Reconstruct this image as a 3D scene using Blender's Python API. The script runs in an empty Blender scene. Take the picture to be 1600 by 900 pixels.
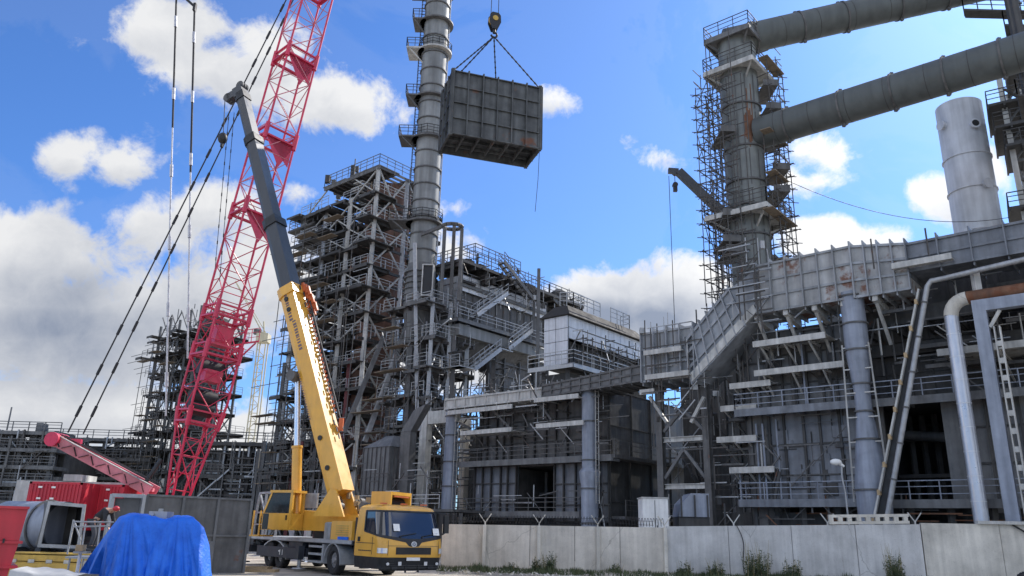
import bpy, bmesh, math, random
from mathutils import Vector as V, Matrix
R = math.radians
PI = math.pi
random.seed(7)
S = bpy.context.scene
COL = S.collection

# ------------------------------------------------------------------ camera
F = 1220.0                      # focal length in pixels of a 1600 px wide frame
PITCH = math.atan(382 / F)
ROLL = R(1.43)
EYE = 1.9
cam_d = bpy.data.cameras.new('camera')
cam_d.sensor_width = 36.0
cam_d.lens = 36.0 * F / 1600
cam_d.clip_start = 0.1
cam_d.clip_end = 6000
cam = bpy.data.objects.new('camera', cam_d)
COL.objects.link(cam)
CM = Matrix.Rotation(PI / 2 + PITCH, 4, 'X') @ Matrix.Rotation(ROLL, 4, 'Z')
cam.matrix_world = Matrix.Translation((0, 0, EYE)) @ CM
S.camera = cam
C3 = CM.to_3x3()

# ------------------------------------------------------------------ world, sun, exposure
SUN_AZ = R(46)                  # from +X towards +Y
SUN_EL = R(40)
sd = V((math.cos(SUN_AZ) * math.cos(SUN_EL), math.sin(SUN_AZ) * math.cos(SUN_EL), math.sin(SUN_EL)))
sl = bpy.data.lights.new('sun', 'SUN')
sl.energy = 4.0
sl.angle = R(0.53)
sl.color = (1.0, 0.94, 0.86)
sun = bpy.data.objects.new('sun', sl)
COL.objects.link(sun)
sun.rotation_euler = (-sd).to_track_quat('-Z', 'Y').to_euler()
sun.location = sd * 100
S.view_settings.view_transform = 'Standard'
S.view_settings.look = 'None'
S.view_settings.exposure = 0.5
S.view_settings.gamma = 1.0
S.view_settings.use_curve_mapping = False


def ray(u, v):
    return C3 @ V(((u - 800) / F, (450 - v) / F, -1.0))


def at(u, v, Y):
    r = ray(u, v)
    return V((0, 0, EYE)) + r * (Y / r.y)


def atz(u, v, z):
    r = ray(u, v)
    return V((0, 0, EYE)) + r * ((z - EYE) / r.z)


def hit(u, v, P, nn):
    r = ray(u, v)
    c = V((0, 0, EYE))
    return c + r * ((P - c).dot(nn) / r.dot(nn))


def make_world():
    w = bpy.data.worlds.new('World')
    S.world = w
    w.use_nodes = True
    nt = w.node_tree
    N, L = nt.nodes, nt.links
    N.clear()
    out = N.new('ShaderNodeOutputWorld')
    bg = N.new('ShaderNodeBackground')
    bg.inputs['Strength'].default_value = 0.12
    L.new(bg.outputs[0], out.inputs[0])
    sky = N.new('ShaderNodeTexSky')
    sky.sky_type = 'NISHITA'
    sky.sun_disc = False
    sky.sun_elevation = SUN_EL
    sky.sun_rotation = PI / 2 - SUN_AZ
    sky.altitude = 100
    sky.air_density = 1.0
    sky.dust_density = 0.6
    sky.ozone_density = 2.5
    tint = N.new('ShaderNodeMix'); tint.data_type = 'RGBA'; tint.blend_type = 'MULTIPLY'
    tint.inputs[0].default_value = 1.0
    L.new(sky.outputs[0], tint.inputs[6])
    tint.inputs[7].default_value = (0.46, 0.73, 1.13, 1)
    tc = N.new('ShaderNodeTexCoord')
    gen = tc.outputs['Generated']

    def math_(op, a, b=None, c=None, clamp=False):
        m = N.new('ShaderNodeMath'); m.operation = op; m.use_clamp = clamp
        for i, x in enumerate((a, b, c)):
            if x is None: continue
            if isinstance(x, (int, float)): m.inputs[i].default_value = x
            else: L.new(x, m.inputs[i])
        return m.outputs[0]

    def noise(scale, detail, rough, vec=None, dist=0.0):
        t = N.new('ShaderNodeTexNoise')
        t.inputs['Scale'].default_value = scale
        t.inputs['Detail'].default_value = detail
        t.inputs['Roughness'].default_value = rough
        t.inputs['Distortion'].default_value = dist
        L.new(vec or gen, t.inputs['Vector'])
        return t.outputs['Fac']

    # cloud banks: (centre direction given by a sighting, angular radii, weight, greyness)
    blobs = [
        (255, 45, 120, 62, 1.0, 0), (330, 110, 120, 50, .9, 0), (420, 80, 90, 60, .75, 0),
        (520, 160, 125, 60, 1.05, 0), (440, 135, 110, 40, .7, 0),
        (110, 250, 80, 55, 1.1, .1), (190, 260, 80, 50, 1.0, .1),
        (60, 390, 190, 90, 1.15, .1), (230, 350, 150, 75, .85, 0), (330, 330, 120, 55, .8, 0), (400, 430, 150, 120, 1.1, 0),
        (90, 520, 330, 110, 1.35, .72), (300, 470, 180, 80, 1.2, .35), (40, 470, 160, 60, 1.1, .3),
        (60, 645, 320, 75, 1.4, .15), (330, 690, 260, 75, 1.2, 0), (520, 480, 110, 110, 1.0, 0),
        (460, 305, 50, 28, .7, 0), (715, 325, 46, 22, .45, 0), (700, 390, 70, 50, .8, 0),
        (872, 158, 46, 34, .62, 0), (985, 212, 30, 18, .34, 0), (1040, 245, 26, 16, .28, 0),
        (985, 470, 130, 60, 1.25, .35), (1085, 440, 80, 55, 1.2, .0), (930, 500, 130, 60, 1.2, .85), (1040, 500, 110, 50, 1.2, .8),
        (1305, 380, 125, 46, 1.5, 0), (1390, 372, 50, 30, .8, 0), (1475, 312, 60, 42, 1.15, 0), (1545, 260, 50, 60, 1.2, 0),
        (1590, 220, 60, 60, 1.2, 0), (1265, 240, 60, 26, .32, 0), (1280, 285, 60, 20, .30, 0), (760, 560, 200, 60, .8, 0),
    ]
    sep = N.new('ShaderNodeSeparateXYZ'); L.new(gen, sep.inputs[0])
    ysafe = math_('MAXIMUM', sep.outputs[1], 0.02)
    gx = math_('DIVIDE', sep.outputs[0], ysafe)
    gz = math_('DIVIDE', sep.outputs[2], ysafe)
    comb = N.new('ShaderNodeCombineXYZ')
    L.new(gx, comb.inputs[0]); L.new(gz, comb.inputs[1])
    dens = None; grey = None; under = None
    for (u, v, ru, rv, wt, g) in blobs:
        c = ray(u, v); cx, cz = c.x / c.y, c.z / c.y
        a = ray(u + ru, v); b = ray(u, v - rv)
        rx, rz = abs(a.x / a.y - cx), abs(b.z / b.y - cz)
        sub = N.new('ShaderNodeVectorMath'); sub.operation = 'SUBTRACT'
        L.new(comb.outputs[0], sub.inputs[0]); sub.inputs[1].default_value = (cx, cz, 0)
        mul = N.new('ShaderNodeVectorMath'); mul.operation = 'MULTIPLY'
        L.new(sub.outputs[0], mul.inputs[0]); mul.inputs[1].default_value = (1 / rx, 1 / rz, 0)
        ln = N.new('ShaderNodeVectorMath'); ln.operation = 'LENGTH'
        L.new(mul.outputs[0], ln.inputs[0])
        d = math_('MULTIPLY', math_('SUBTRACT', 1.0, ln.outputs['Value']), wt)
        dens = d if dens is None else math_('SMOOTH_MAX', dens, d, 0.15)
        sp = N.new('ShaderNodeSeparateXYZ'); L.new(mul.outputs[0], sp.inputs[0])
        un = math_('MULTIPLY', math_('MAXIMUM', math_('SUBTRACT', 1.2, ln.outputs['Value']), 0.0), math_('SUBTRACT', 0.12, sp.outputs[1]))
        under = un if under is None else math_('MAXIMUM', under, un)
        if g > 0:
            gg = math_('MULTIPLY', math_('MAXIMUM', math_('SUBTRACT', 1.15, ln.outputs['Value']), 0.0), g)
            grey = gg if grey is None else math_('MAXIMUM', grey, gg)
    # the rest of the sky (beside and behind the viewer) is broken cloud
    back = noise(2.6, 5, .55)
    backd = math_('MULTIPLY', math_('SUBTRACT', back, 0.44), 3.0)
    isback = math_('LESS_THAN', sep.outputs[1], 0.22)
    front = math_('MULTIPLY', dens, math_('SUBTRACT', 1.0, isback))
    dens = math_('ADD', front, math_('MULTIPLY', backd, isback))
    n1 = noise(9.0, 8, .62, dist=.25)
    n2 = noise(24.0, 8, .65, dist=.4)
    det = math_('ADD', math_('MULTIPLY', math_('SUBTRACT', n1, .5), 2.1), math_('MULTIPLY', math_('SUBTRACT', n2, .5), 1.25))
    dd = math_('ADD', dens, det)
    mask = N.new('ShaderNodeMapRange'); mask.interpolation_type = 'SMOOTHSTEP'
    L.new(dd, mask.inputs['Value'])
    mask.inputs['From Min'].default_value = -0.02
    mask.inputs['From Max'].default_value = 0.52
    veil = math_('MULTIPLY', math_('MAXIMUM', math_('SUBTRACT', noise(3.2, 7, .6, dist=.8), .44), 0.0), 1.1)
    cover = math_('MAXIMUM', mask.outputs[0], math_('MINIMUM', veil, 0.04))
    # cloud body: bright tops, blue-grey bellies
    n3 = noise(7.0, 6, .55)
    belly = math_('ADD', grey, math_('MULTIPLY', under, .6))
    belly = math_('ADD', belly, math_('MULTIPLY', math_('SUBTRACT', n3, .50), 1.1))
    belly = math_('ADD', belly, math_('MULTIPLY', math_('SUBTRACT', n2, .55), .55))
    belly = math_('MAXIMUM', math_('MINIMUM', belly, 1.0), 0.0)
    cc = N.new('ShaderNodeMix'); cc.data_type = 'RGBA'
    L.new(belly, cc.inputs[0])
    k = 1 / 0.12
    cc.inputs[6].default_value = (0.60 * k, 0.605 * k, 0.615 * k, 1)
    cc.inputs[7].default_value = (0.20 * k, 0.235 * k, 0.31 * k, 1)
    # forward-scattering brightness towards the sun
    dot = N.new('ShaderNodeVectorMath'); dot.operation = 'DOT_PRODUCT'
    L.new(gen, dot.inputs[0]); dot.inputs[1].default_value = sd
    fs = math_('POWER', math_('MAXIMUM', dot.outputs['Value'], 0.0), 6.0)
    fs = math_('ADD', math_('ADD', math_('MULTIPLY', fs, 0.5), 1.0), math_('MULTIPLY', isback, 0.75))  # unseen clouds behind the viewer get extra brightness, added to lift the shade
    sc = N.new('ShaderNodeVectorMath'); sc.operation = 'SCALE'
    L.new(cc.outputs[2], sc.inputs[0]); L.new(fs, sc.inputs['Scale'])
    mx = N.new('ShaderNodeMix'); mx.data_type = 'RGBA'
    L.new(cover, mx.inputs[0])
    L.new(tint.outputs[2], mx.inputs[6]); L.new(sc.outputs[0], mx.inputs[7])
    L.new(mx.outputs[2], bg.inputs['Color'])
    w.cycles.sampling_method = 'MANUAL'
    w.cycles.sample_map_resolution = 512


make_world()

# ------------------------------------------------------------------ materials
RUST = (0.16, 0.06, 0.028)


def mat(name, col, rough=.6, metal=0.0, var=.25, rust=0.0, scale=1.6, streak=.25, bump=.15, rustcol=RUST, coat=0.0, dirt=None):
    m = bpy.data.materials.new(name)
    m.use_nodes = True
    nt = m.node_tree; N, L = nt.nodes, nt.links
    b = N['Principled BSDF']
    b.inputs['Roughness'].default_value = rough
    b.inputs['Metallic'].default_value = metal
    if coat: b.inputs['Coat Weight'].default_value = coat; b.inputs['Coat Roughness'].default_value = .15
    tc = N.new('ShaderNodeTexCoord')
    n1 = N.new('ShaderNodeTexNoise'); n1.inputs['Scale'].default_value = scale
    n1.inputs['Detail'].default_value = 7; n1.inputs['Roughness'].default_value = .6
    L.new(tc.outputs['Object'], n1.inputs['Vector'])
    mp = N.new('ShaderNodeMapping'); mp.inputs['Scale'].default_value = (2.2, 2.2, .18)
    L.new(tc.outputs['Object'], mp.inputs['Vector'])
    n2 = N.new('ShaderNodeTexNoise'); n2.inputs['Scale'].default_value = scale * 1.3
    n2.inputs['Detail'].default_value = 5
    L.new(mp.outputs[0], n2.inputs['Vector'])

    def rng(sock, lo, hi, a=.32, z=.68):
        r = N.new('ShaderNodeMapRange'); L.new(sock, r.inputs['Value'])
        r.inputs['From Min'].default_value = a; r.inputs['From Max'].default_value = z
        r.inputs['To Min'].default_value = lo; r.inputs['To Max'].default_value = hi
        return r.outputs[0]
    f1 = rng(n1.outputs['Fac'], 1 - var, 1 + var)
    f2 = rng(n2.outputs['Fac'], 1 - streak, 1 + streak * .6)
    mm = N.new('ShaderNodeMath'); mm.operation = 'MULTIPLY'
    L.new(f1, mm.inputs[0]); L.new(f2, mm.inputs[1])
    sc = N.new('ShaderNodeVectorMath'); sc.operation = 'SCALE'
    sc.inputs[0].default_value = col; L.new(mm.outputs[0], sc.inputs['Scale'])
    c = sc.outputs[0]
    if rust > 0:
        n3 = N.new('ShaderNodeTexNoise'); n3.inputs['Scale'].default_value = scale * .55
        n3.inputs['Detail'].default_value = 9; n3.inputs['Roughness'].default_value = .65
        L.new(tc.outputs['Object'], n3.inputs['Vector'])
        th = .74 - .34 * rust
        fr = rng(n3.outputs['Fac'], 0, .9, th, th + .07)
        mx = N.new('ShaderNodeMix'); mx.data_type = 'RGBA'
        L.new(fr, mx.inputs[0]); L.new(c, mx.inputs[6]); mx.inputs[7].default_value = (*rustcol, 1)
        c = mx.outputs[2]
    L.new(c, b.inputs['Base Color'])
    rr = rng(n1.outputs['Fac'], max(rough - .12, .05), min(rough + .15, 1))
    L.new(rr, b.inputs['Roughness'])
    if bump:
        bp = N.new('ShaderNodeBump'); bp.inputs['Strength'].default_value = bump
        bp.inputs['Distance'].default_value = .03
        L.new(n1.outputs['Fac'], bp.inputs['Height']); L.new(bp.outputs[0], b.inputs['Normal'])
    return m


M = {
    'steel': mat('plate_steel', (.140, .144, .148), .6, .1, .3, .22, 1.1),
    'steel_blue': mat('primed_blue_steel', (.165, .18, .205), .55, .1, .3, .15, 1.0),
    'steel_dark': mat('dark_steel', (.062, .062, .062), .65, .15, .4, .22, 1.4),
    'steel_mid': mat('grey_steel', (.112, .112, .112), .6, .12, .35, .25, 1.4),
    'steel_green': mat('greenish_steel', (.185, .20, .195), .6, .1, .22, .12, .8),
    'duct': mat('duct_plate', (.27, .285, .30), .6, .1, .2, .4, .75),
    'duct_clean': mat('duct_plate_clean', (.32, .34, .365), .55, .1, .2, .12, .75),
    'duct_rust': mat('rusty_duct', (.38, .385, .385), .65, .1, .25, .60, .9),
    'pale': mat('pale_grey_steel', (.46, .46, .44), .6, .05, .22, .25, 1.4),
    'cladding': mat('white_cladding', (.55, .57, .61), .45, .15, .12, 0, 1.2, .15, .05),
    'cladding_side': mat('aluminium_cladding', (.62, .64, .67), .45, .1, .12, 0, 1.2, .15, .05),
    'pipe_blue': mat('blue_grey_pipe', (.255, .285, .345), .5, .1, .18, .12, 1.1),
    'silver': mat('insulated_pipe', (.55, .58, .64), .35, .5, .12, 0, 1.5, .15, .05),
    'stack': mat('stack_shell', (.225, .235, .235), .6, .1, .22, .18, .6, .35),
    'stack_white': mat('pale_stack_shell', (.58, .60, .64), .55, .05, .12, .03, .7, .2),
    'brown': mat('brown_vessel', (.23, .135, .105), .7, .1, .25, .4, .6),
    'rustbeam': mat('rusty_steel', (.17, .085, .05), .8, .1, .35, .6, 1.5),
    'concrete': mat('concrete', (.56, .53, .47), .9, 0, .16, .0, .8, .22, .3),
    'concrete_blue': mat('concrete_grey', (.48, .48, .47), .9, 0, .2, .0, .7, .28, .3),
    'concrete_pale': mat('concrete_pale', (.56, .54, .48), .9, 0, .16, .0, .8, .25, .3),
    'yellow': mat('crane_yellow', (.74, .39, .05), .38, 0, .08, 0, 1.5, .08, .02, coat=.3),
    'yellow_old': mat('worn_yellow', (.50, .33, .07), .6, 0, .2, .25, 1.5, .15, .1),
    'boom_grey': mat('boom_dark_grey', (.045, .05, .058), .45, .1, .15, 0, 1.2, .12, .03, coat=.2),
    'chassis': mat('chassis_blue_black', (.030, .036, .048), .5, .1, .2, 0, 2, .1, .05),
    'deckgrey': mat('deck_grey', (.38, .40, .42), .5, .2, .15, 0, 2, .1, .05),
    'rubber': mat('tyre_rubber', (.028, .028, .03), .85, 0, .25, 0, 3, .1, .2),
    'rim': mat('wheel_rim', (.30, .30, .31), .45, .5, .2, 0, 3, .1, .05),
    'chrome': mat('chromed_rod', (.62, .66, .72), .2, .9, .05, 0, 3, .05, 0),
    'roof_dark': mat('dark_roofing', (.035, .032, .03), .9, 0, .3, .2, 1.2, .2, .2),
    'maroon': mat('maroon_steel', (.13, .03, .032), .6, .1, .25, .1, 1.2),
    'pipe_dark': mat('dark_pipe_shell', (.092, .104, .104), .55, .1, .14, .06, .5, .2),
    'black': mat('black_paint', (.015, .016, .018), .5, 0, .2, 0, 3, .1, .05),
    'red': mat('crane_red', (.56, .024, .075), .42, 0, .15, 0, 1.2, .15, .03, coat=.2),
    'red_pale': mat('pale_crane_red', (.62, .22, .26), .5, 0, .3, 0, .5, .2, .03),  # paler red for the upper boom lacing and the back mast
    'red_box': mat('red_container_paint', (.46, .022, .04), .5, 0, .15, .05, 1.2, .15, .05),
    'red_near': mat('red_skip_paint', (.48, .03, .045), .45, 0, .12, .02, 1.5, .15, .05),
    'box_steel': mat('lifted_box_steel', (.082, .088, .090), .6, .1, .5, .38, .9, .45, .3),
    'letter': mat('faded_letter_paint', (.16, .11, .12), .6, 0, .2, 0, 3),
    'orange': mat('orange_paint', (.55, .13, .04), .5, 0, .15, 0, 3, .1, .05),
    'white': mat('white_paint', (.78, .78, .76), .5, 0, .08, 0, 2, .1, .03),
    'wire': mat('steel_wire_rope', (.03, .03, .032), .6, .3, .2, 0, 3, .1, 0),
    'wire_pale': mat('galvanised_pendant', (.50, .50, .52), .4, .6, .2, 0, 3, .1, 0),
    'galv': mat('galvanised_tube', (.36, .37, .38), .45, .5, .2, 0, 3, .1, .05),
    'scaf': mat('scaffold_tube', (.085, .08, .076), .6, .3, .35, .35, 2, .1, .05),
    'plank': mat('scaffold_plank', (.20, .16, .115), .85, 0, .3, 0, 3, .2, .1),
    'wood': mat('timber', (.42, .31, .18), .8, 0, .2, 0, 4, .2, .1),
    'skin': mat('skin', (.45, .26, .19), .6, 0, .08, 0, 4, .05, 0),
    'jacket': mat('dark_jacket', (.022, .024, .030), .8, 0, .2, 0, 5, .1, .1),
    'trousers': mat('grey_trousers', (.06, .065, .08), .85, 0, .2, 0, 5, .1, .1),
    'sheet': mat('white_sheet', (.46, .46, .45), .7, 0, .1, 0, 2, .1, .1),
}


def glass_mat():
    m = bpy.data.materials.new('cab_glass'); m.use_nodes = True
    b = m.node_tree.nodes['Principled BSDF']
    b.inputs['Base Color'].default_value = (.012, .018, .035, 1)
    b.inputs['Roughness'].default_value = .06
    b.inputs['Specular IOR Level'].default_value = .9
    b.inputs['Coat Weight'].default_value = .6
    b.inputs['Coat Roughness'].default_value = .03
    return m


def lamp_mat():
    m = bpy.data.materials.new('lamp_lens'); m.use_nodes = True
    b = m.node_tree.nodes['Principled BSDF']
    b.inputs['Base Color'].default_value = (.72, .74, .76, 1)
    b.inputs['Roughness'].default_value = .12
    b.inputs['Metallic'].default_value = .4
    return m


def tarp_mat():
    m = bpy.data.materials.new('blue_tarpaulin'); m.use_nodes = True
    nt = m.node_tree; N, L = nt.nodes, nt.links
    b = N['Principled BSDF']
    tc = N.new('ShaderNodeTexCoord')
    n = N.new('ShaderNodeTexNoise'); n.inputs['Scale'].default_value = 3.5; n.inputs['Detail'].default_value = 6
    L.new(tc.outputs['Object'], n.inputs['Vector'])
    r = N.new('ShaderNodeValToRGB')
    r.color_ramp.elements[0].position = .3; r.color_ramp.elements[0].color = (.0, .11, .60, 1)
    r.color_ramp.elements[1].position = .7; r.color_ramp.elements[1].color = (.01, .17, .80, 1)
    L.new(n.outputs['Fac'], r.inputs[0]); L.new(r.outputs[0], b.inputs['Base Color'])
    w = N.new('ShaderNodeTexNoise'); w.inputs['Scale'].default_value = 4.5; w.inputs['Detail'].default_value = 7
    w.inputs['Distortion'].default_value = 2.2
    L.new(tc.outputs['Object'], w.inputs['Vector'])
    bp = N.new('ShaderNodeBump'); bp.inputs['Strength'].default_value = .4; bp.inputs['Distance'].default_value = .06
    L.new(w.outputs['Fac'], bp.inputs['Height']); L.new(bp.outputs[0], b.inputs['Normal'])
    b.inputs['Roughness'].default_value = .58
    return m


def ground_mat():
    m = bpy.data.materials.new('dusty_ground'); m.use_nodes = True
    nt = m.node_tree; N, L = nt.nodes, nt.links
    b = N['Principled BSDF']; b.inputs['Roughness'].default_value = .95
    tc = N.new('ShaderNodeTexCoord')
    n = N.new('ShaderNodeTexNoise'); n.inputs['Scale'].default_value = .35; n.inputs['Detail'].default_value = 10
    n.inputs['Roughness'].default_value = .7
    L.new(tc.outputs['Object'], n.inputs['Vector'])
    r = N.new('ShaderNodeValToRGB')
    r.color_ramp.elements[0].position = .35; r.color_ramp.elements[0].color = (.22, .20, .17, 1)
    r.color_ramp.elements[1].position = .62; r.color_ramp.elements[1].color = (.52, .48, .41, 1)
    L.new(n.outputs['Fac'], r.inputs[0]); L.new(r.outputs[0], b.inputs['Base Color'])
    n2 = N.new('ShaderNodeTexNoise'); n2.inputs['Scale'].default_value = 9; n2.inputs['Detail'].default_value = 6
    L.new(tc.outputs['Object'], n2.inputs['Vector'])
    bp = N.new('ShaderNodeBump'); bp.inputs['Strength'].default_value = .6; bp.inputs['Distance'].default_value = .05
    L.new(n2.outputs['Fac'], bp.inputs['Height']); L.new(bp.outputs[0], b.inputs['Normal'])
    return m


def grass_mat():
    m = bpy.data.materials.new('weed_leaves'); m.use_nodes = True
    nt = m.node_tree; N, L = nt.nodes, nt.links
    b = N['Principled BSDF']; b.inputs['Roughness'].default_value = .75
    tc = N.new('ShaderNodeTexCoord')
    n = N.new('ShaderNodeTexNoise'); n.inputs['Scale'].default_value = 3.0; n.inputs['Detail'].default_value = 5
    L.new(tc.outputs['Object'], n.inputs['Vector'])
    r = N.new('ShaderNodeValToRGB')
    r.color_ramp.elements[0].position = .3; r.color_ramp.elements[0].color = (.028, .05, .022, 1)
    r.color_ramp.elements[1].position = .7; r.color_ramp.elements[1].color = (.10, .12, .05, 1)
    L.new(n.outputs['Fac'], r.inputs[0]); L.new(r.outputs[0], b.inputs['Base Color'])
    return m


def concrete_mat(name, col, seed):
    m = bpy.data.materials.new(name); m.use_nodes = True
    nt = m.node_tree; N, L = nt.nodes, nt.links
    b = N['Principled BSDF']; b.inputs['Roughness'].default_value = .92
    tc = N.new('ShaderNodeTexCoord')
    mp = N.new('ShaderNodeMapping'); mp.inputs['Location'].default_value = (seed, seed * 2, seed * .7); L.new(tc.outputs['Object'], mp.inputs['Vector'])

    def noi(sc, det, ro=.6, vec=None):
        t = N.new('ShaderNodeTexNoise'); t.inputs['Scale'].default_value = sc; t.inputs['Detail'].default_value = det; t.inputs['Roughness'].default_value = ro
        L.new(vec or mp.outputs[0], t.inputs['Vector']); return t.outputs['Fac']

    def rng(s_, a, z, lo, hi):
        r = N.new('ShaderNodeMapRange'); L.new(s_, r.inputs['Value'])
        for k, v in zip(('From Min', 'From Max', 'To Min', 'To Max'), (a, z, lo, hi)): r.inputs[k].default_value = v
        return r.outputs[0]

    def mul(a, c):
        q = N.new('ShaderNodeMath'); q.operation = 'MULTIPLY'; L.new(a, q.inputs[0]); L.new(c, q.inputs[1]); return q.outputs[0]
    m2 = N.new('ShaderNodeMapping'); m2.inputs['Scale'].default_value = (3.2, 3.2, .22); L.new(mp.outputs[0], m2.inputs['Vector'])
    big = rng(noi(.5, 8, .65), .33, .68, .70, 1.14)
    run = rng(noi(1.2, 6, .6, m2.outputs[0]), .36, .60, .87, 1.04)
    pit = rng(noi(26, 4), .30, .42, .72, 1.0)
    vo = N.new('ShaderNodeTexVoronoi'); vo.feature = 'DISTANCE_TO_EDGE'; vo.inputs['Scale'].default_value = .28
    ds = N.new('ShaderNodeTexNoise'); ds.inputs['Scale'].default_value = 1.4; ds.inputs['Detail'].default_value = 6; L.new(mp.outputs[0], ds.inputs['Vector'])
    mixv = N.new('ShaderNodeMix'); mixv.data_type = 'VECTOR'; mixv.inputs[0].default_value = .35; L.new(mp.outputs[0], mixv.inputs[4]); L.new(ds.outputs['Color'], mixv.inputs[5])
    L.new(mixv.outputs[1], vo.inputs['Vector'])
    crk = rng(vo.outputs['Distance'], .0, .003, .6, 1.0)
    f = mul(mul(big, run), mul(pit, crk))
    sc = N.new('ShaderNodeVectorMath'); sc.operation = 'SCALE'; sc.inputs[0].default_value = col; L.new(f, sc.inputs['Scale'])
    rs = rng(noi(.9, 8, .7, m2.outputs[0]), .66, .74, 0, .4)
    mx = N.new('ShaderNodeMix'); mx.data_type = 'RGBA'; L.new(rs, mx.inputs[0]); L.new(sc.outputs[0], mx.inputs[6]); mx.inputs[7].default_value = (.20, .15, .10, 1)
    L.new(mx.outputs[2], b.inputs['Base Color'])
    bp = N.new('ShaderNodeBump'); bp.inputs['Strength'].default_value = .4; bp.inputs['Distance'].default_value = .03; L.new(f, bp.inputs['Height']); L.new(bp.outputs[0], b.inputs['Normal'])
    return m


M['concrete'] = concrete_mat('beige_concrete', (.64, .60, .53), 3.0)
M['concrete_blue'] = concrete_mat('grey_concrete', (.56, .56, .55), 11.0)
M['concrete_pale'] = concrete_mat('pale_concrete', (.64, .61, .54), 23.0)
M['dry'] = mat('dry_stalks', (.30, .25, .13), .9, 0, .25, 0, 3, .2, 0)
M['glass_dim'] = mat('dusty_glass', (.02, .026, .03), .25, 0, .2, 0, 3, .1, 0)
M['glass'] = glass_mat(); M['lens'] = lamp_mat(); M['tarp'] = tarp_mat()
M['ground'] = ground_mat(); M['weeds'] = grass_mat()

# ------------------------------------------------------------------ mesh building
ORG = {}


def orth(d, up=None):
    d = d.normalized()
    u = up if up is not None else V((0, 0, 1))
    if abs(d.dot(u)) > .97: u = V((1, 0, 0)) if abs(d.x) < .9 else V((0, 1, 0))
    a = d.cross(u).normalized()
    return a, a.cross(d).normalized()


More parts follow.
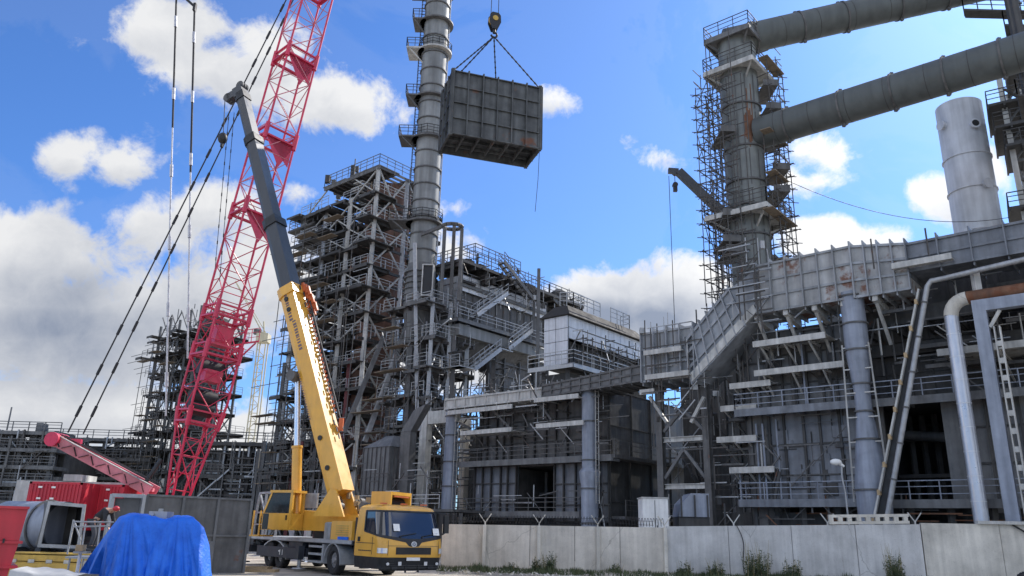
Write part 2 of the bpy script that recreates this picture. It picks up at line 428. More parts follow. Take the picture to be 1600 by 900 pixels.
class MB:
    def __init__(s, T=None):
        s.v = []; s.f = []; s.sm = []; s.T = T

    def pts(s, ps):
        i = len(s.v)
        if s.T is not None: ps = [s.T @ V(p) for p in ps]
        s.v += [V(p) for p in ps]
        return i

    def face(s, ids, smooth=False):
        s.f.append(tuple(ids)); s.sm.append(smooth)

    def poly(s, ps):
        i = s.pts(ps); s.face(range(i, i + len(ps)))

    def hexa(s, p):       # 0-3 bottom loop, 4-7 top loop
        i = s.pts(p)
        for q in ((0, 3, 2, 1), (4, 5, 6, 7), (0, 1, 5, 4), (1, 2, 6, 5), (2, 3, 7, 6), (3, 0, 4, 7)):
            s.face([i + k for k in q])
        return s

    def par(s, o, a, b, c):
        o, a, b, c = V(o), V(a), V(b), V(c)
        return s.hexa([o, o + a, o + a + b, o + b, o + c, o + a + c, o + a + b + c, o + b + c])

    def box(s, lo, hi):
        lo, hi = V(lo), V(hi); d = hi - lo
        return s.par(lo, (d.x, 0, 0), (0, d.y, 0), (0, 0, d.z))

    def beam(s, p, q, w, h=None, up=None):
        p, q = V(p), V(q); h = h or w
        a, b = orth(q - p, up)
        a *= w / 2; b *= h / 2
        return s.hexa([p - a - b, p + a - b, p + a + b, p - a + b, q - a - b, q + a - b, q + a + b, q - a + b])

    def ibeam(s, p, q, w, h, up=None):
        p, q = V(p), V(q)
        a, b = orth(q - p, up)
        t = min(w, h) * .14
        s.beam(p + b * (h / 2), q + b * (h / 2), w, t, up); s.beam(p - b * (h / 2), q - b * (h / 2), w, t, up)
        return s.beam(p, q, t, h - t * 1.02, up)

    def tube(s, p, q, r, seg=6, r2=None, caps=True, hollow=0):
        p, q = V(p), V(q); r2 = r if r2 is None else r2
        a, b = orth(q - p)
        c1 = [p + (a * math.cos(t) + b * math.sin(t)) * r for t in [2 * PI * k / seg for k in range(seg)]]
        c2 = [q + (a * math.cos(t) + b * math.sin(t)) * r2 for t in [2 * PI * k / seg for k in range(seg)]]
        i = s.pts(c1 + c2)
        for k in range(seg):
            s.face((i + k, i + (k + 1) % seg, i + seg + (k + 1) % seg, i + seg + k), seg >= 8)
        if caps:
            j = s.pts(c1); s.face(range(j + seg - 1, j - 1, -1))
            j = s.pts(c2); s.face(range(j, j + seg))
        return s

    def path(s, ps, r, seg=6):
        for p, q in zip(ps, ps[1:]): s.tube(p, q, r, seg)
        return s

    def pipe(s, ps, r, seg=14, caps=True):
        """one continuous swept pipe"""
        ps = [V(p) for p in ps]; loops = []
        a = None
        for k, p in enumerate(ps):
            d = (ps[min(k + 1, len(ps) - 1)] - ps[max(k - 1, 0)]).normalized()
            if a is None: a, b = orth(d)
            else:
                a = (a - d * a.dot(d)).normalized()
            b = a.cross(d).normalized()
            rr = r[k] if isinstance(r, (list, tuple)) else r
            loops.append([p + (a * math.cos(t) + b * math.sin(t)) * rr for t in [2 * PI * j / seg for j in range(seg)]])
        i = s.pts([q for l in loops for q in l])
        for k in range(len(ps) - 1):
            for j in range(seg):
                s.face((i + k * seg + j, i + k * seg + (j + 1) % seg, i + (k + 1) * seg + (j + 1) % seg, i + (k + 1) * seg + j), True)
        if caps:
            j = s.pts(loops[0]); s.face(range(j + seg - 1, j - 1, -1))
            j = s.pts(loops[-1]); s.face(range(j, j + seg))
        return s

    def sphere(s, c, r, seg=10, rings=6, sc=(1, 1, 1)):
        c = V(c); L = []
        for i in range(rings + 1):
            t = PI * i / rings
            L.append([c + V((math.sin(t) * math.cos(2 * PI * k / seg) * r * sc[0], math.sin(t) * math.sin(2 * PI * k / seg) * r * sc[1], math.cos(t) * r * sc[2])) for k in range(seg)])
        i = s.pts([p for l in L for p in l])
        for a in range(rings):
            for k in range(seg):
                s.face((i + a * seg + k, i + (a + 1) * seg + k, i + (a + 1) * seg + (k + 1) % seg, i + a * seg + (k + 1) % seg), True)
        return s

    def extrude(s, prof, vec):
        """closed profile extruded along vec"""
        n = len(prof); vec = V(vec)
        a = [V(p) for p in prof]; b = [p + vec for p in a]
        i = s.pts(a + b)
        for k in range(n): s.face((i + k, i + (k + 1) % n, i + n + (k + 1) % n, i + n + k))
        j = s.pts(a); s.face(range(j + n - 1, j - 1, -1))
        j = s.pts(b); s.face(range(j, j + n))
        return s

    def rail(s, ps, h=1.1, t=.05, step=1.5, mids=(.37, .72)):
        ps = [V(p) for p in ps]
        for p, q in zip(ps, ps[1:]):
            z = V((0, 0, 1))
            for k, hh in enumerate((h,) + tuple(h * m for m in mids)):
                s.beam(p + z * hh, q + z * hh, t * (1 if k == 0 else .75))
            n = max(1, round((q - p).length / step))
            for k in range(n + 1):
                x = p.lerp(q, k / n); s.beam(x, x + z * h, t)
        return s

    def ladder(s, p, q, w=.5, side=None, cage=False):
        p, q = V(p), V(q); side = V(side).normalized() * w / 2
        s.beam(p - side, q - side, .05); s.beam(p + side, q + side, .05)
        n = int((q - p).length / .4)
        for k in range(n):
            x = p.lerp(q, (k + .5) / n); s.beam(x - side, x + side, .035)
        if cage:
            o = side.cross(q - p).normalized()
            if cage == -1: o = -o
            m = int((q - p).length / .9)
            for k in range(m + 1):
                x = p.lerp(q, k / m)
                ring = [x + side * 1.2 * math.cos(t) + o * .7 * math.sin(t) for t in [PI * j / 5 for j in range(6)]]
                for a, b in zip(ring, ring[1:]): s.beam(a, b, .04)
            for t in (PI * .2, PI * .5, PI * .8):
                off = side * 1.2 * math.cos(t) + o * .7 * math.sin(t)
                s.beam(p + off, q + off, .035)
        return s

    def pieces(s):
        """groups of primitives that stand apart from each other"""
        nv = len(s.v); par = list(range(nv))

        def find(i):
            while par[i] != i: par[i] = par[par[i]]; i = par[i]
            return i
        for f in s.f:
            a = find(f[0])
            for i in f[1:]:
                b = find(i)
                if a != b: par[b] = a
        isl = {}
        for i in range(nv): isl.setdefault(find(i), []).append(i)
        L = list(isl.values())
        if len(L) > 400 or len(L) < 2: return None
        B = []
        for g in L:
            xs = [s.v[i] for i in g]
            lo = [min(p[k] for p in xs) for k in range(3)]; hi = [max(p[k] for p in xs) for k in range(3)]
            B.append((lo, hi, max(hi[k] - lo[k] for k in range(3))))
        q = list(range(len(L)))

        def fq(i):
            while q[i] != i: q[i] = q[q[i]]; i = q[i]
            return i
        for i in range(len(L)):
            for j in range(i):
                if fq(i) == fq(j): continue
                g2 = sum(max(0, B[i][0][k] - B[j][1][k], B[j][0][k] - B[i][1][k]) ** 2 for k in range(3))
                if g2 ** .5 <= max(.02, .49 * max(B[i][2], B[j][2])): q[fq(i)] = fq(j)
        G = {}
        for i in range(len(L)): G.setdefault(fq(i), []).extend(L[i])
        return list(G.values()) if len(G) > 1 else None

    def build(s, name, m, parent=None, loc=None, split=True):
        if not s.v: return None
        if parent and split:
            ps_ = s.pieces()
            if ps_:
                outs = []
                for g in sorted(ps_, key=len, reverse=True):
                    t = MB(); mp = {i: k for k, i in enumerate(g)}
                    t.v = [s.v[i] for i in g]
                    for f, sm in zip(s.f, s.sm):
                        if f[0] in mp: t.f.append(tuple(mp[i] for i in f)); t.sm.append(sm)
                    outs.append(t.build(name, m, parent, None, False))
                return outs[0]
        o3 = ORG[parent.name] if parent else V(loc or (0, 0, 0))
        me = bpy.data.meshes.new(name)
        me.from_pydata([tuple(p - o3) for p in s.v], [], s.f)
        me.polygons.foreach_set('use_smooth', s.sm)
        bm = bmesh.new(); bm.from_mesh(me); bmesh.ops.recalc_face_normals(bm, faces=bm.faces); bm.to_mesh(me); bm.free()
        me.materials.append(M[m] if isinstance(m, str) else m)
        me.update()
        o = bpy.data.objects.new(name, me); COL.objects.link(o)
        ORG[o.name] = o3
        if parent: o.parent = parent
        else: o.location = o3
        return o


def thing(name, label, cat, loc, group=None):
    o = bpy.data.objects.new(name, None); COL.objects.link(o)
    o.empty_display_size = .3
    o.location = loc; ORG[o.name] = V(loc)
    o['label'] = label; o['category'] = cat
    if group: o['group'] = group
    return o


def tag(o, label, cat, group=None):
    o['label'] = label; o['category'] = cat
    if group: o['group'] = group
    return o


def lab(o, label):
    o['label'] = label
    return o


Z = V((0, 0, 1))
AA = R(49.5)
e = V((math.sin(AA), -math.cos(AA), 0))       # along the plant front, towards the right and the viewer
n = V((-math.cos(AA), -math.sin(AA), 0))      # out of the plant front
O = V((17.6, 50, 0))


def P(s_, o_, z_):
    return O + e * s_ + n * o_ + Z * z_


def fp(u, v, off=0.0):
    p = hit(u, v, O + n * off, n)
    return (p - O).dot(e), p.z


def fs(u, v, off=0.0):
    return fp(u, v, off)[0]


def plate_wall(mb, rb, o, ax, az, nx, nz, out, t=.15, rib=.09, rw=.07, jitter=0.0, rnd=random):
    """plate with raised vertical and horizontal stiffeners; out is the outward unit vector"""
    o, ax, az, out = V(o), V(ax), V(az), V(out)
    mb.par(o - out * t, ax, out * t, az)
    au, zu = ax.normalized(), az.normalized()
    for k in range(nx + 1):
        x = k / nx + (rnd.uniform(-jitter, jitter) / nx if 0 < k < nx else 0)
        p = o + ax * x + out * (rib / 2 + .002)
        rb.beam(p, p + az, rw, rib, out)
    for k in range(nz + 1):
        z = k / nz + (rnd.uniform(-jitter, jitter) / nz if 0 < k < nz else 0)
        p = o + az * z + out * (rib * .35)
        rb.beam(p, p + ax, rib * .7, rw * .8, zu)


def tangle(parent, W, lim, n_, seed, name='scaffold_tubing', mats=('scaf', 'galv', 'steel_mid'), L=(1.0, 3.2), t=(.04, .09), diag=.15):
    """thin tubes, short pipes and small fittings: W maps (a, b, z) to the world, lim gives the three ranges"""
    rnd = random.Random(seed)
    (a0, a1), (b0, b1), (z0, z1) = lim
    for m_ in mats:
        mb = MB()
        for k in range(n_ // len(mats)):
            a, b_, z_ = rnd.uniform(a0, a1), rnd.uniform(b0, b1), rnd.uniform(z0, z1)
            l_ = rnd.uniform(*L); w_ = rnd.uniform(*t); r_ = rnd.random()
            if r_ < .42: mb.beam(W(a, b_, z_), W(min(a + l_, a1 + .4), b_, z_), w_)
            elif r_ < .42 + .38: mb.beam(W(a, b_, z_), W(a, b_, min(z_ + l_, z1 + .5)), w_)
            elif r_ < .80 + diag: mb.beam(W(a, b_, z_), W(min(a + l_ * .7, a1), b_, min(z_ + l_ * .7 * (1 if rnd.random() < .5 else -1), z1)), w_)
            else: mb.beam(W(a, b_, z_), W(a, b_, z_ + rnd.uniform(.2, .6)), rnd.uniform(.2, .5))
        mb.build(name, m_, parent)


# ================================================================== SETTING
g = MB(); g.poly([(-3000, -400, 0), (3000, -400, 0), (3000, 3500, 0), (-3000, 3500, 0)])
gr = g.build('ground', 'ground'); gr['kind'] = 'structure'

# dirt bank at the foot of the wall
wl = [(690, 40.2), (1040, 39.2), (1440, 37.8), (1700, 36.6)]


def wallpt(u):
    for (a, ya), (b, yb) in zip(wl, wl[1:]):
        if u <= b or b == 1700:
            y = ya + (yb - ya) * (u - a) / (b - a)
            return V((at(u, 840, y).x, y, 0))


bank = MB(); rows = []
for k in range(61):
    u = 660 + (1690 - 660) * k / 60
    p = wallpt(max(u, 690)) + (V((at(u, 840, 40).x - at(690, 840, 40).x, 0, 0)) if u < 690 else V((0, 0, 0)))
    j = random.uniform(-.05, .06)
    rows.append([p + V((0, -2.6 + j * 3, -.02)), p + V((0, -1.4, .10 + j)), p + V((0, -.5, .24 + j)), p + V((0, .3, .27 + j)), p + V((0, 3.2, -.02))])
i0 = bank.pts([q for r in rows for q in r])
for k in range(60):
    for j in range(4):
        bank.face((i0 + k * 5 + j, i0 + (k + 1) * 5 + j, i0 + (k + 1) * 5 + j + 1, i0 + k * 5 + j + 1), True)
b = bank.build('dirt_bank', 'ground'); b['kind'] = 'structure'
# ================================================================== CONCRETE BOUNDARY WALL
def wall_section(u0, u1, z0, z1, m, npan, label, posts):
    a, c = wallpt(u0), wallpt(u1)
    t = thing('concrete_wall', label, 'wall', a, 'concrete boundary wall in sections')
    d = (c - a); L = d.length; du = d.normalized(); back = V((-du.y, du.x, 0)); 
    if back.y < 0: back = -back
    for k in range(npan):
        p = a + d * (k / npan) + du * .012; q = a + d * ((k + 1) / npan) - du * .012
        h0 = z0 + (z1 - z0) * k / npan; h1 = z0 + (z1 - z0) * (k + 1) / npan
        mb = MB()
        off = back * (.012 * ((k * 7) % 3))
        mb.hexa([p + off, q + off, q + off + back * .22, p + off + back * .22, p + off + Z * h0, q + off + Z * h1, q + off + back * .22 + Z * h1, p + off + back * .22 + Z * h0])
        mb.build('wall_panel', m, t)
    for (u, kind) in posts:
        p = wallpt(u); hz = z0 + (z1 - z0) * ((p - a).length / L)
        mb = MB()
        if kind:
            mb.beam(p - back * .06, p - back * .06 + Z * hz, .26, .16)
        q = p + Z * hz + back * .1
        mb.beam(q, q + Z * .12, .06)
        for sx in (-1, 1):
            mb.beam(q + Z * .1, q + Z * .52 + du * sx * .3 - back * .05, .045)
        mb.build('wire_post', 'concrete_pale' if kind else 'pale', t)
    return t, a, du, back, L


w1, a1, du1, bk1, L1 = wall_section(690, 1040, 2.22, 2.30, 'concrete', 5, 'long low beige concrete wall beside the yellow truck crane', [(757, 1), (842, 1), (934, 1), (1039, 1)])
w2, a2, du2, bk2, L2 = wall_section(1041, 1440, 2.36, 2.72, 'concrete_blue', 4, 'grey middle stretch of the concrete wall under the perforated beam', [(1148, 0), (1296, 0), (1434, 0)])
w3, a3, du3, bk3, L3 = wall_section(1441, 1690, 2.78, 2.80, 'concrete_pale', 2, 'pale right end of the concrete wall with rust streaks', [])
cop = MB(); cop.beam(a3 + Z * 2.86 + du3 * (L3 * .36) - bk3 * .04, a3 + Z * 2.86 + du3 * L3 - bk3 * .04, .34, .14, Z)
cop.build('coping', 'pale', w3)
bw = MB()
for zz in (.2, .38):
    pts = [wallpt(u) + Z * (2.24 + zz + .05 * math.sin(u)) + bk1 * .1 for u in range(692, 1041, 30)]
    for p, q in zip(pts, pts[1:]): bw.beam(p, q, .018)
pts = []
for k in range(560):
    u = 692 + 346 * k / 559
    pts.append(wallpt(u) + Z * (2.53 + .2 * math.sin(k * .85)) + bk1 * (.12 + .2 * math.cos(k * .85)))
for p, q in zip(pts, pts[1:]): bw.beam(p, q, .016)
bw.build('barbed_wire', 'wire', w1)

# perforated concrete beam lying on the wall
p0 = wallpt(1298) + Z * 2.62 + bk2 * -.02; p1 = wallpt(1424) + Z * 2.735 + bk2 * -.02
t = MB()
d = p1 - p0; nh = 8; hgt = .44
up = Z * hgt
for zz, hh in ((0, .13), (.31, .13)):
    t.par(p0 + Z * zz, d, bk2 * .2, Z * hh)
for k in range(nh + 1):
    x = p0 + d * (k / nh) * .93
    t.par(x + Z * .131, d * .055, bk2 * .195, Z * .178)
o = t.build('perforated_beam', 'concrete_pale', None, p0)
tag(o, 'pale beam with a row of holes lying along the wall top', 'beam')


# weeds along the wall
def weed(u, off, h, w, nb, label, group='weed clumps along the wall foot'):
    p = wallpt(u) + V((0, -off, .05))
    mb = MB()
    rnd = random.Random(u)
    for k in range(nb):
        a = rnd.uniform(0, 2 * PI); r = w * math.sqrt(rnd.random()) * .6
        base = p + V((math.cos(a) * r, math.sin(a) * r * .6, 0))
        hh = h * rnd.uniform(.35, 1.0) * (1 - .5 * r / w)
        lean = V((rnd.uniform(-.3, .3), rnd.uniform(-.3, .3), 0)) * hh
        tip = base + lean + Z * hh
        mb.tube(base, tip, .008, 3, .004, False)
        for j in range(16):
            f = rnd.uniform(.12, 1); c = base.lerp(tip, f)
            s = rnd.uniform(.035, .085) * (1.2 - .5 * f)
            dr = V((rnd.uniform(-1, 1), rnd.uniform(-1, 1), rnd.uniform(-.3, .8))).normalized()
            sd_ = V((rnd.uniform(-1, 1), rnd.uniform(-1, 1), rnd.uniform(-1, 1))).normalized()
            sd_ = (sd_ - dr * sd_.dot(dr)).normalized()
            mb.poly([c, c + dr * s + sd_ * s * .35, c + dr * s * 2.1, c + dr * s - sd_ * s * .35])
    t = thing('weed_clump', label, 'weeds', p, group)
    mb.build('foliage', 'weeds', t, None, False)
    mb = MB()
    for k in range(nb // 4):
        a = rnd.uniform(0, 2 * PI); r = w * math.sqrt(rnd.random()) * .7; q = p + V((math.cos(a) * r, math.sin(a) * r * .6, 0))
        mb.tube(q, q + V((rnd.uniform(-.25, .25), rnd.uniform(-.2, .2), h * rnd.uniform(.5, 1.05))), .012, 3, .005, False)
    mb.build('dry_stalk', 'dry', t, None, False)


for (u, off, h, w, nb, l) in [
    (838, .5, .75, .3, 26, 'small green weed at the wall joint second from the truck'),
    (858, .6, 1.05, .35, 36, 'upright dark green weed below the beige wall'),
    (800, .6, .5, .5, 22, 'low weed tuft under the beige wall nearest the truck'),
    (958, .6, .6, .35, 22, 'low weed tuft midway along the beige wall'),
    (1063, .7, .75, .45, 30, 'round weed clump at the left foot of the grey wall'),
    (1110, .7, .9, .6, 40, 'leafy weed clump under the wall left of the tallest bush'),
    (1172, .8, 1.5, .8, 80, 'broad tall weed bush below the hanging cable on the wall'),
    (1224, .8, 1.05, .6, 46, 'weed bush just right of the broadest bush'),
    (1380, .8, 1.5, .55, 66, 'tall thin weed bush under the perforated beam')]:
    weed(u, off, h * 1.15, w * 1.1, int(nb * 1.3), l)
gm = MB(); rnd = random.Random(5)
for k in range(9000):
    u = rnd.uniform(690, 1290) if rnd.random() < .75 else rnd.uniform(1290, 1650)
    p = wallpt(u) + V((0, -rnd.uniform(.12, 1.0) if rnd.random() < .7 else -rnd.uniform(.2, 2.2), .12)); h = rnd.uniform(.06, .26) + .35 * max(0, math.sin(u * .09) * math.sin(u * .031 + 1)) * rnd.random()
    a = rnd.uniform(0, PI); q = V((math.cos(a), math.sin(a), 0)) * .03
    gm.poly([p - q, p + q, p + V((rnd.uniform(-.1, .1), rnd.uniform(-.1, .1), h))])
o = gm.build('grass', 'weeds'); o['kind'] = 'stuff'; o['label'] = 'short grass and weeds along the wall foot'; o['category'] = 'grass'
rb = MB(); rnd = random.Random(44)
for k in range(420):
    u = rnd.uniform(690, 1650); p = wallpt(u) + V((0, -rnd.uniform(.2, 3.2), .06)); s_ = rnd.uniform(.03, .13)
    q = [p + V((rnd.uniform(-s_, s_), rnd.uniform(-s_, s_), z_ + rnd.uniform(0, .4) * s_)) for z_ in (0, 0, 0, s_, s_ * .8, s_ * .9)]
    rb.poly([q[0], q[1], q[4], q[3]]); rb.poly([q[1], q[2], q[5], q[4]]); rb.poly([q[2], q[0], q[3], q[5]]); rb.poly([q[3], q[4], q[5]])
o = rb.build('rubble', 'concrete_pale'); o['kind'] = 'stuff'; o['label'] = 'small stones and rubble along the wall foot'; o['category'] = 'rubble'
cb = wallpt(1151)
t = MB(); pts = [cb + Z * (2.5 - 2.2 * k / 10) + V((.15 * math.sin(k * .5) + .04 * k, -.06, 0)) for k in range(11)]
t.path(pts, .018, 5)
tag(t.build('hanging_cable', 'wire', None, cb), 'dark cable hanging down the grey wall face', 'cable')
t = MB(); q0 = wallpt(1583) + Z * 2.8 - bk3 * .1; q1 = wallpt(1640) + Z * 1.6 - bk3 * .1
t.path([q0, q0.lerp(q1, .5) + Z * .1, q1], .04, 6)
tag(t.build('hose', 'wire', None, q0), 'thick dark hose sagging over the pale right wall end', 'hose')

# ================================================================== RIGHT BLOCK: furnace building
z1 = 4.15; z2 = 9.93
zt = 15.0
sL, sR = fs(1205, 700), 21.0
d0, d1 = fs(1375, 700), fs(1496, 700)
fb = thing('furnace_building', 'grey steel clad plant building with dark open bay behind the right concrete wall', 'building', P(8, -5, 0))
rnd = random.Random(3)
pw = MB(); pr = MB()
plate_wall(pw, pr, P(sL, 0, z1), e * (d0 - sL), Z * (z2 - z1), 6, 3, n, t=.15, rib=.13, rw=.15, jitter=.22, rnd=rnd)
for k in range(14):     # odd patch plates
    s_ = rnd.uniform(sL + .3, d0 - 1.2); z_ = rnd.uniform(z1 + .6, z2 - 1.6)
    pw.par(P(s_, .003, z_), e * rnd.uniform(.4, 1.1), n * rnd.uniform(.04, .09), Z * rnd.uniform(.4, 1.2))
    pr.beam(P(s_, .03, z_), P(s_ + rnd.uniform(.6, 1.6), .03, z_), .06); pr.beam(P(s_, .03, z_), P(s_, .03, z_ + rnd.uniform(.6, 1.8)), .06)
pr.par(P(fs(1287, 760), .01, fp(1287, 775)[1]), e * .85, n * .05, Z * .75); pr.par(P(fs(1287, 745), .01, fp(1287, 742)[1]), e * .3, n * .12, Z * .3)
for (u, v) in ((1247, 596), (1283, 596)): pr.par(P(fs(u, v), .01, fp(u, v + 4)[1]), e * .35, n * .2, Z * .35)
w = pw.build('wall', 'steel_blue', fb); pr.build('stiffener_grid', 'steel_dark', w)
pw = MB(); pr = MB()
plate_wall(pw, pr, P(d1, 0, z1), e * (sR - d1), Z * (z2 - z1), 7, 3, n, rib=.13, rw=.13, jitter=.2, rnd=rnd)
w = pw.build('wall', 'steel', fb); pr.build('stiffener_grid', 'steel_dark', w)
pw = MB(); pr = MB()
plate_wall(pw, pr, P(sL - .6, 0, z2 + .01), e * (fs(1330, 600) - sL + .6), Z * (zt - z2), 7, 3, n, rib=.13, rw=.13, jitter=.12, rnd=rnd)
for k in range(5):
    s_ = rnd.uniform(sL, fs(1310, 600)); z_ = rnd.uniform(z2 + 1, zt - 1.6)
    pr.par(P(s_, .003, z_), e * .7, n * .1, Z * .8)
w = pw.build('wall', 'steel', fb); pr.build('stiffener_grid', 'steel_dark', w)
pw = MB(); pr = MB()
plate_wall(pw, pr, P(fs(1330, 600) + .02, -2.5, z2 + .01), e * (sR - fs(1330, 600)), Z * (zt - z2 + 2.4), 12, 4, n, jitter=.2, rnd=rnd)
w = pw.build('wall', 'steel_dark', fb); pr.build('stiffener_grid', 'steel_dark', w)
# body, open bay
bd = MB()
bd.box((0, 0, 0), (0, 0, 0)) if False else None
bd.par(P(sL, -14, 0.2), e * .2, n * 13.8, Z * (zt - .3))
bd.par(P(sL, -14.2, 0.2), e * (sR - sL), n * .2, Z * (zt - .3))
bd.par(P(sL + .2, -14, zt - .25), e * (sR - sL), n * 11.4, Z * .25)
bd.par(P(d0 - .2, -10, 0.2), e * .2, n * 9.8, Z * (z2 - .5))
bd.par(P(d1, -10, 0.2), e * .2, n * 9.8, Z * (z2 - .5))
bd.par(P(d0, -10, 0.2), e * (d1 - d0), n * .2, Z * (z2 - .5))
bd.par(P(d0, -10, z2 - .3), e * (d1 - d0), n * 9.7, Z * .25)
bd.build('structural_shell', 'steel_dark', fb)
bd = MB()
for k in range(5):
    s_ = d0 + .8 + k * (d1 - d0 - 1.2) / 4
    bd.beam(P(s_, -4, z1), P(s_, -4, z2 - .5), .25)
for z_ in (z1 + 1.6, z1 + 3.8):
    bd.beam(P(d0, -3.6, z_), P(d1, -3.6, z_), .22)
bd.tube(P(d0 + .6, -2.5, z2 - 1.8), P(d1 - .2, -2.0, z2 - 2.2), .3, 10)
bd.build('bay_framework', 'steel_dark', fb)
# jambs of the bay
jb = MB(); jb.beam(P(d1 - .1, .1, z1), P(d1 - .1, .1, z2 - .2), .8, .25, n)
jb.build('bay_jamb', 'steel', fb)
jb = MB(); jb.beam(P(d0 + .2, .1, z1), P(d0 + .2, .1, z2 - .2), .5, .25, n)
jb.build('bay_jamb', 'steel_mid', fb)
# plinth
pl = MB(); pl.par(P(sL - 3, -1.2, 0), e * (d0 - sL + 3), n * 1.0, Z * 3.5)
pl.par(P(d1 - .2, -1.2, 0), e * (sR - d1), n * 1.0, Z * 3.5)
for k in range(12):
    s_ = sL - 2 + k * 2
    pl.beam(P(s_, .8, 0), P(s_, .8, z1 - .3), .3)
pl.build('plinth', 'steel_dark', fb)
# recessed tower left of the wall with a round vertical shaft
sa = fs(1116, 700)
pw = MB(); pr = MB()
plate_wall(pw, pr, P(sa, -2.2, .5), e * (sL - sa + .2), Z * (zt - 1), 4, 6, n, jitter=.15, rnd=rnd)
pw.tube(P(fs(1188, 700, 0) , -.9, .5), P(fs(1188, 700, 0), -.9, zt - .5), 1.15, 20)
w = pw.build('wall', 'steel', fb)
for z_ in (6.3, 8.2, 11.4, 12.9):
    pr.tube(P(fs(1188, 700, 0), -.9, z_), P(fs(1188, 700, 0), -.9, z_ + .12), 1.24, 20)
for k in range(10):
    a = 2 * PI * k / 10
    pr.beam(P(fs(1188, 700, 0) + 1.17 * math.cos(a), -.9 + 1.17 * math.sin(a), .5), P(fs(1188, 700, 0) + 1.17 * math.cos(a), -.9 + 1.17 * math.sin(a), zt - .6), .08)
pr.build('stiffener_grid', 'steel_dark', w)


def platform(parent, s0, s1, o0, o1, z, edge=.34, rail=True, mm='steel_blue', mr='pipe_blue', name='platform', ends=True, side_rail=True):
    mb = MB()
    mb.par(P(s0, o0, z - .08), e * (s1 - s0), n * (o1 - o0), Z * .08)
    mb.par(P(s0, o1, z - edge), e * (s1 - s0), n * .06, Z * (edge + .12))
    if ends:
        mb.par(P(s0 - .06, o0, z - edge), e * .058, n * (o1 - o0), Z * (edge + .12))
        mb.par(P(s1 + .002, o0, z - edge), e * .058, n * (o1 - o0), Z * (edge + .12))
    k = int((s1 - s0) / 2.4) + 1
    for i in range(k + 1):
        s_ = s0 + .05 + (s1 - s0 - .1) * i / k
        mb.beam(P(s_, o0, z - .22), P(s_, o1 - .02, z - .22), .1, .24)
    o = mb.build(name, mm, parent)
    if rail:
        rb = MB()
        pts = [P(s0, o1 - .04, z), P(s1, o1 - .04, z)]
        if side_rail: pts = [P(s0, o0 + .3, z)] + pts + [P(s1, o0 + .3, z)]
        rb.rail(pts, 1.12, .055, 1.6)
        rb.build('railing', mr, o)
    return o


platform(fb, fs(1155, 783, 1.5), fs(1372, 783, 1.5), .12, 1.5, z1 - .05)
platform(fb, fs(1372, 783, 1.5) + .15, sR, .12, 1.5, z1 - .12, mm='steel')
platform(fb, fs(1148, 640, 1.5), fs(1348, 640, 1.5), .12, 1.5, z2 - .22)
platform(fb, fs(1348, 640, 1.5) + .15, sR, .12, 1.5, z2 - .27, mm='steel')
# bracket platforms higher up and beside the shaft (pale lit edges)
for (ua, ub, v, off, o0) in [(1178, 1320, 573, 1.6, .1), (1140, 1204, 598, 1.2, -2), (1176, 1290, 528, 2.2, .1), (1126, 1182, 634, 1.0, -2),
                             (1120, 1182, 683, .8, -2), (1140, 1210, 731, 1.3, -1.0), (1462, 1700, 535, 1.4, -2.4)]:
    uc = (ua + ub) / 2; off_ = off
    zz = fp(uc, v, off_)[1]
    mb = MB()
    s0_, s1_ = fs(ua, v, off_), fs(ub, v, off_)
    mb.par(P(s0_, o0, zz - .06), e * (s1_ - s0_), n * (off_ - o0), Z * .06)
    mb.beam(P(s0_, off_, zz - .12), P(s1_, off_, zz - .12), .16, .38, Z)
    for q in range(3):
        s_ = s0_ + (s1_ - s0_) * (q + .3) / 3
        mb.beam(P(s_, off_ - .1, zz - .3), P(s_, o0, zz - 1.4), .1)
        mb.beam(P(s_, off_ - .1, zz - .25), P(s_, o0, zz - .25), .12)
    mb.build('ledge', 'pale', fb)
# pipework and small steel clutter on the front
cl = MB()
for k in range(26):
    s_ = rnd.uniform(sa, sL + 1.0); z_ = rnd.uniform(3, 15); o_ = rnd.uniform(-1.9, .9)
    L = rnd.uniform(1, 3)
    if rnd.random() < .55: cl.beam(P(s_, o_, z_), P(s_ + L, o_, z_ + rnd.uniform(-.1, .1)), rnd.uniform(.06, .2))
    else: cl.beam(P(s_, o_, z_), P(s_ + rnd.uniform(-.8, .8), o_, z_ + L), rnd.uniform(.06, .16))
for k in range(46):
    s_ = rnd.uniform(fs(1345, 500), sR - 2); z_ = rnd.uniform(z2 + 1.4, zt + 1.2); o_ = rnd.uniform(-2.2, 1.2)
    L = rnd.uniform(.8, 4)
    r_ = rnd.random()
    if r_ < .6: cl.beam(P(s_, o_, z_), P(s_ + L, o_, z_), rnd.uniform(.06, .25))
    elif r_ < .8: cl.beam(P(s_, o_, z_), P(s_ + rnd.uniform(-1.5, 1.5), o_, z_ - L * .6), rnd.uniform(.06, .16))
    else: cl.beam(P(s_, o_ - 1.5, z_), P(s_, o_ + .9, z_), .15)
for u in (1240, 1262, 1300): cl.beam(P(fs(u, 600), .25, z2), P(fs(u, 600), .25, z2 + 4.2), .12)
cl.build('pipework', 'steel_mid', fb)
cl = MB()
for u, v0, v1 in ((1181, 662, 780), (1191, 662, 780), (1250, 520, 640), (1212, 655, 780), (1156, 735, 785)):
    cl.tube(P(fs(u, v0, .5), .5, fp(u, v0, .5)[1]), P(fs(u, v0, .5), .5, fp(u, v1, .5)[1]), .07, 8)
cl.build('riser_pipe', 'pipe_blue', fb)
tangle(fb, P, ((sa, fs(1335, 560)), (.1, 1.9), (zt - 3.0, zt + 1.2)), 46, 101)
tangle(fb, P, ((sa - .5, sL + .8), (-1.6, 1.3), (3.2, zt)), 70, 102)
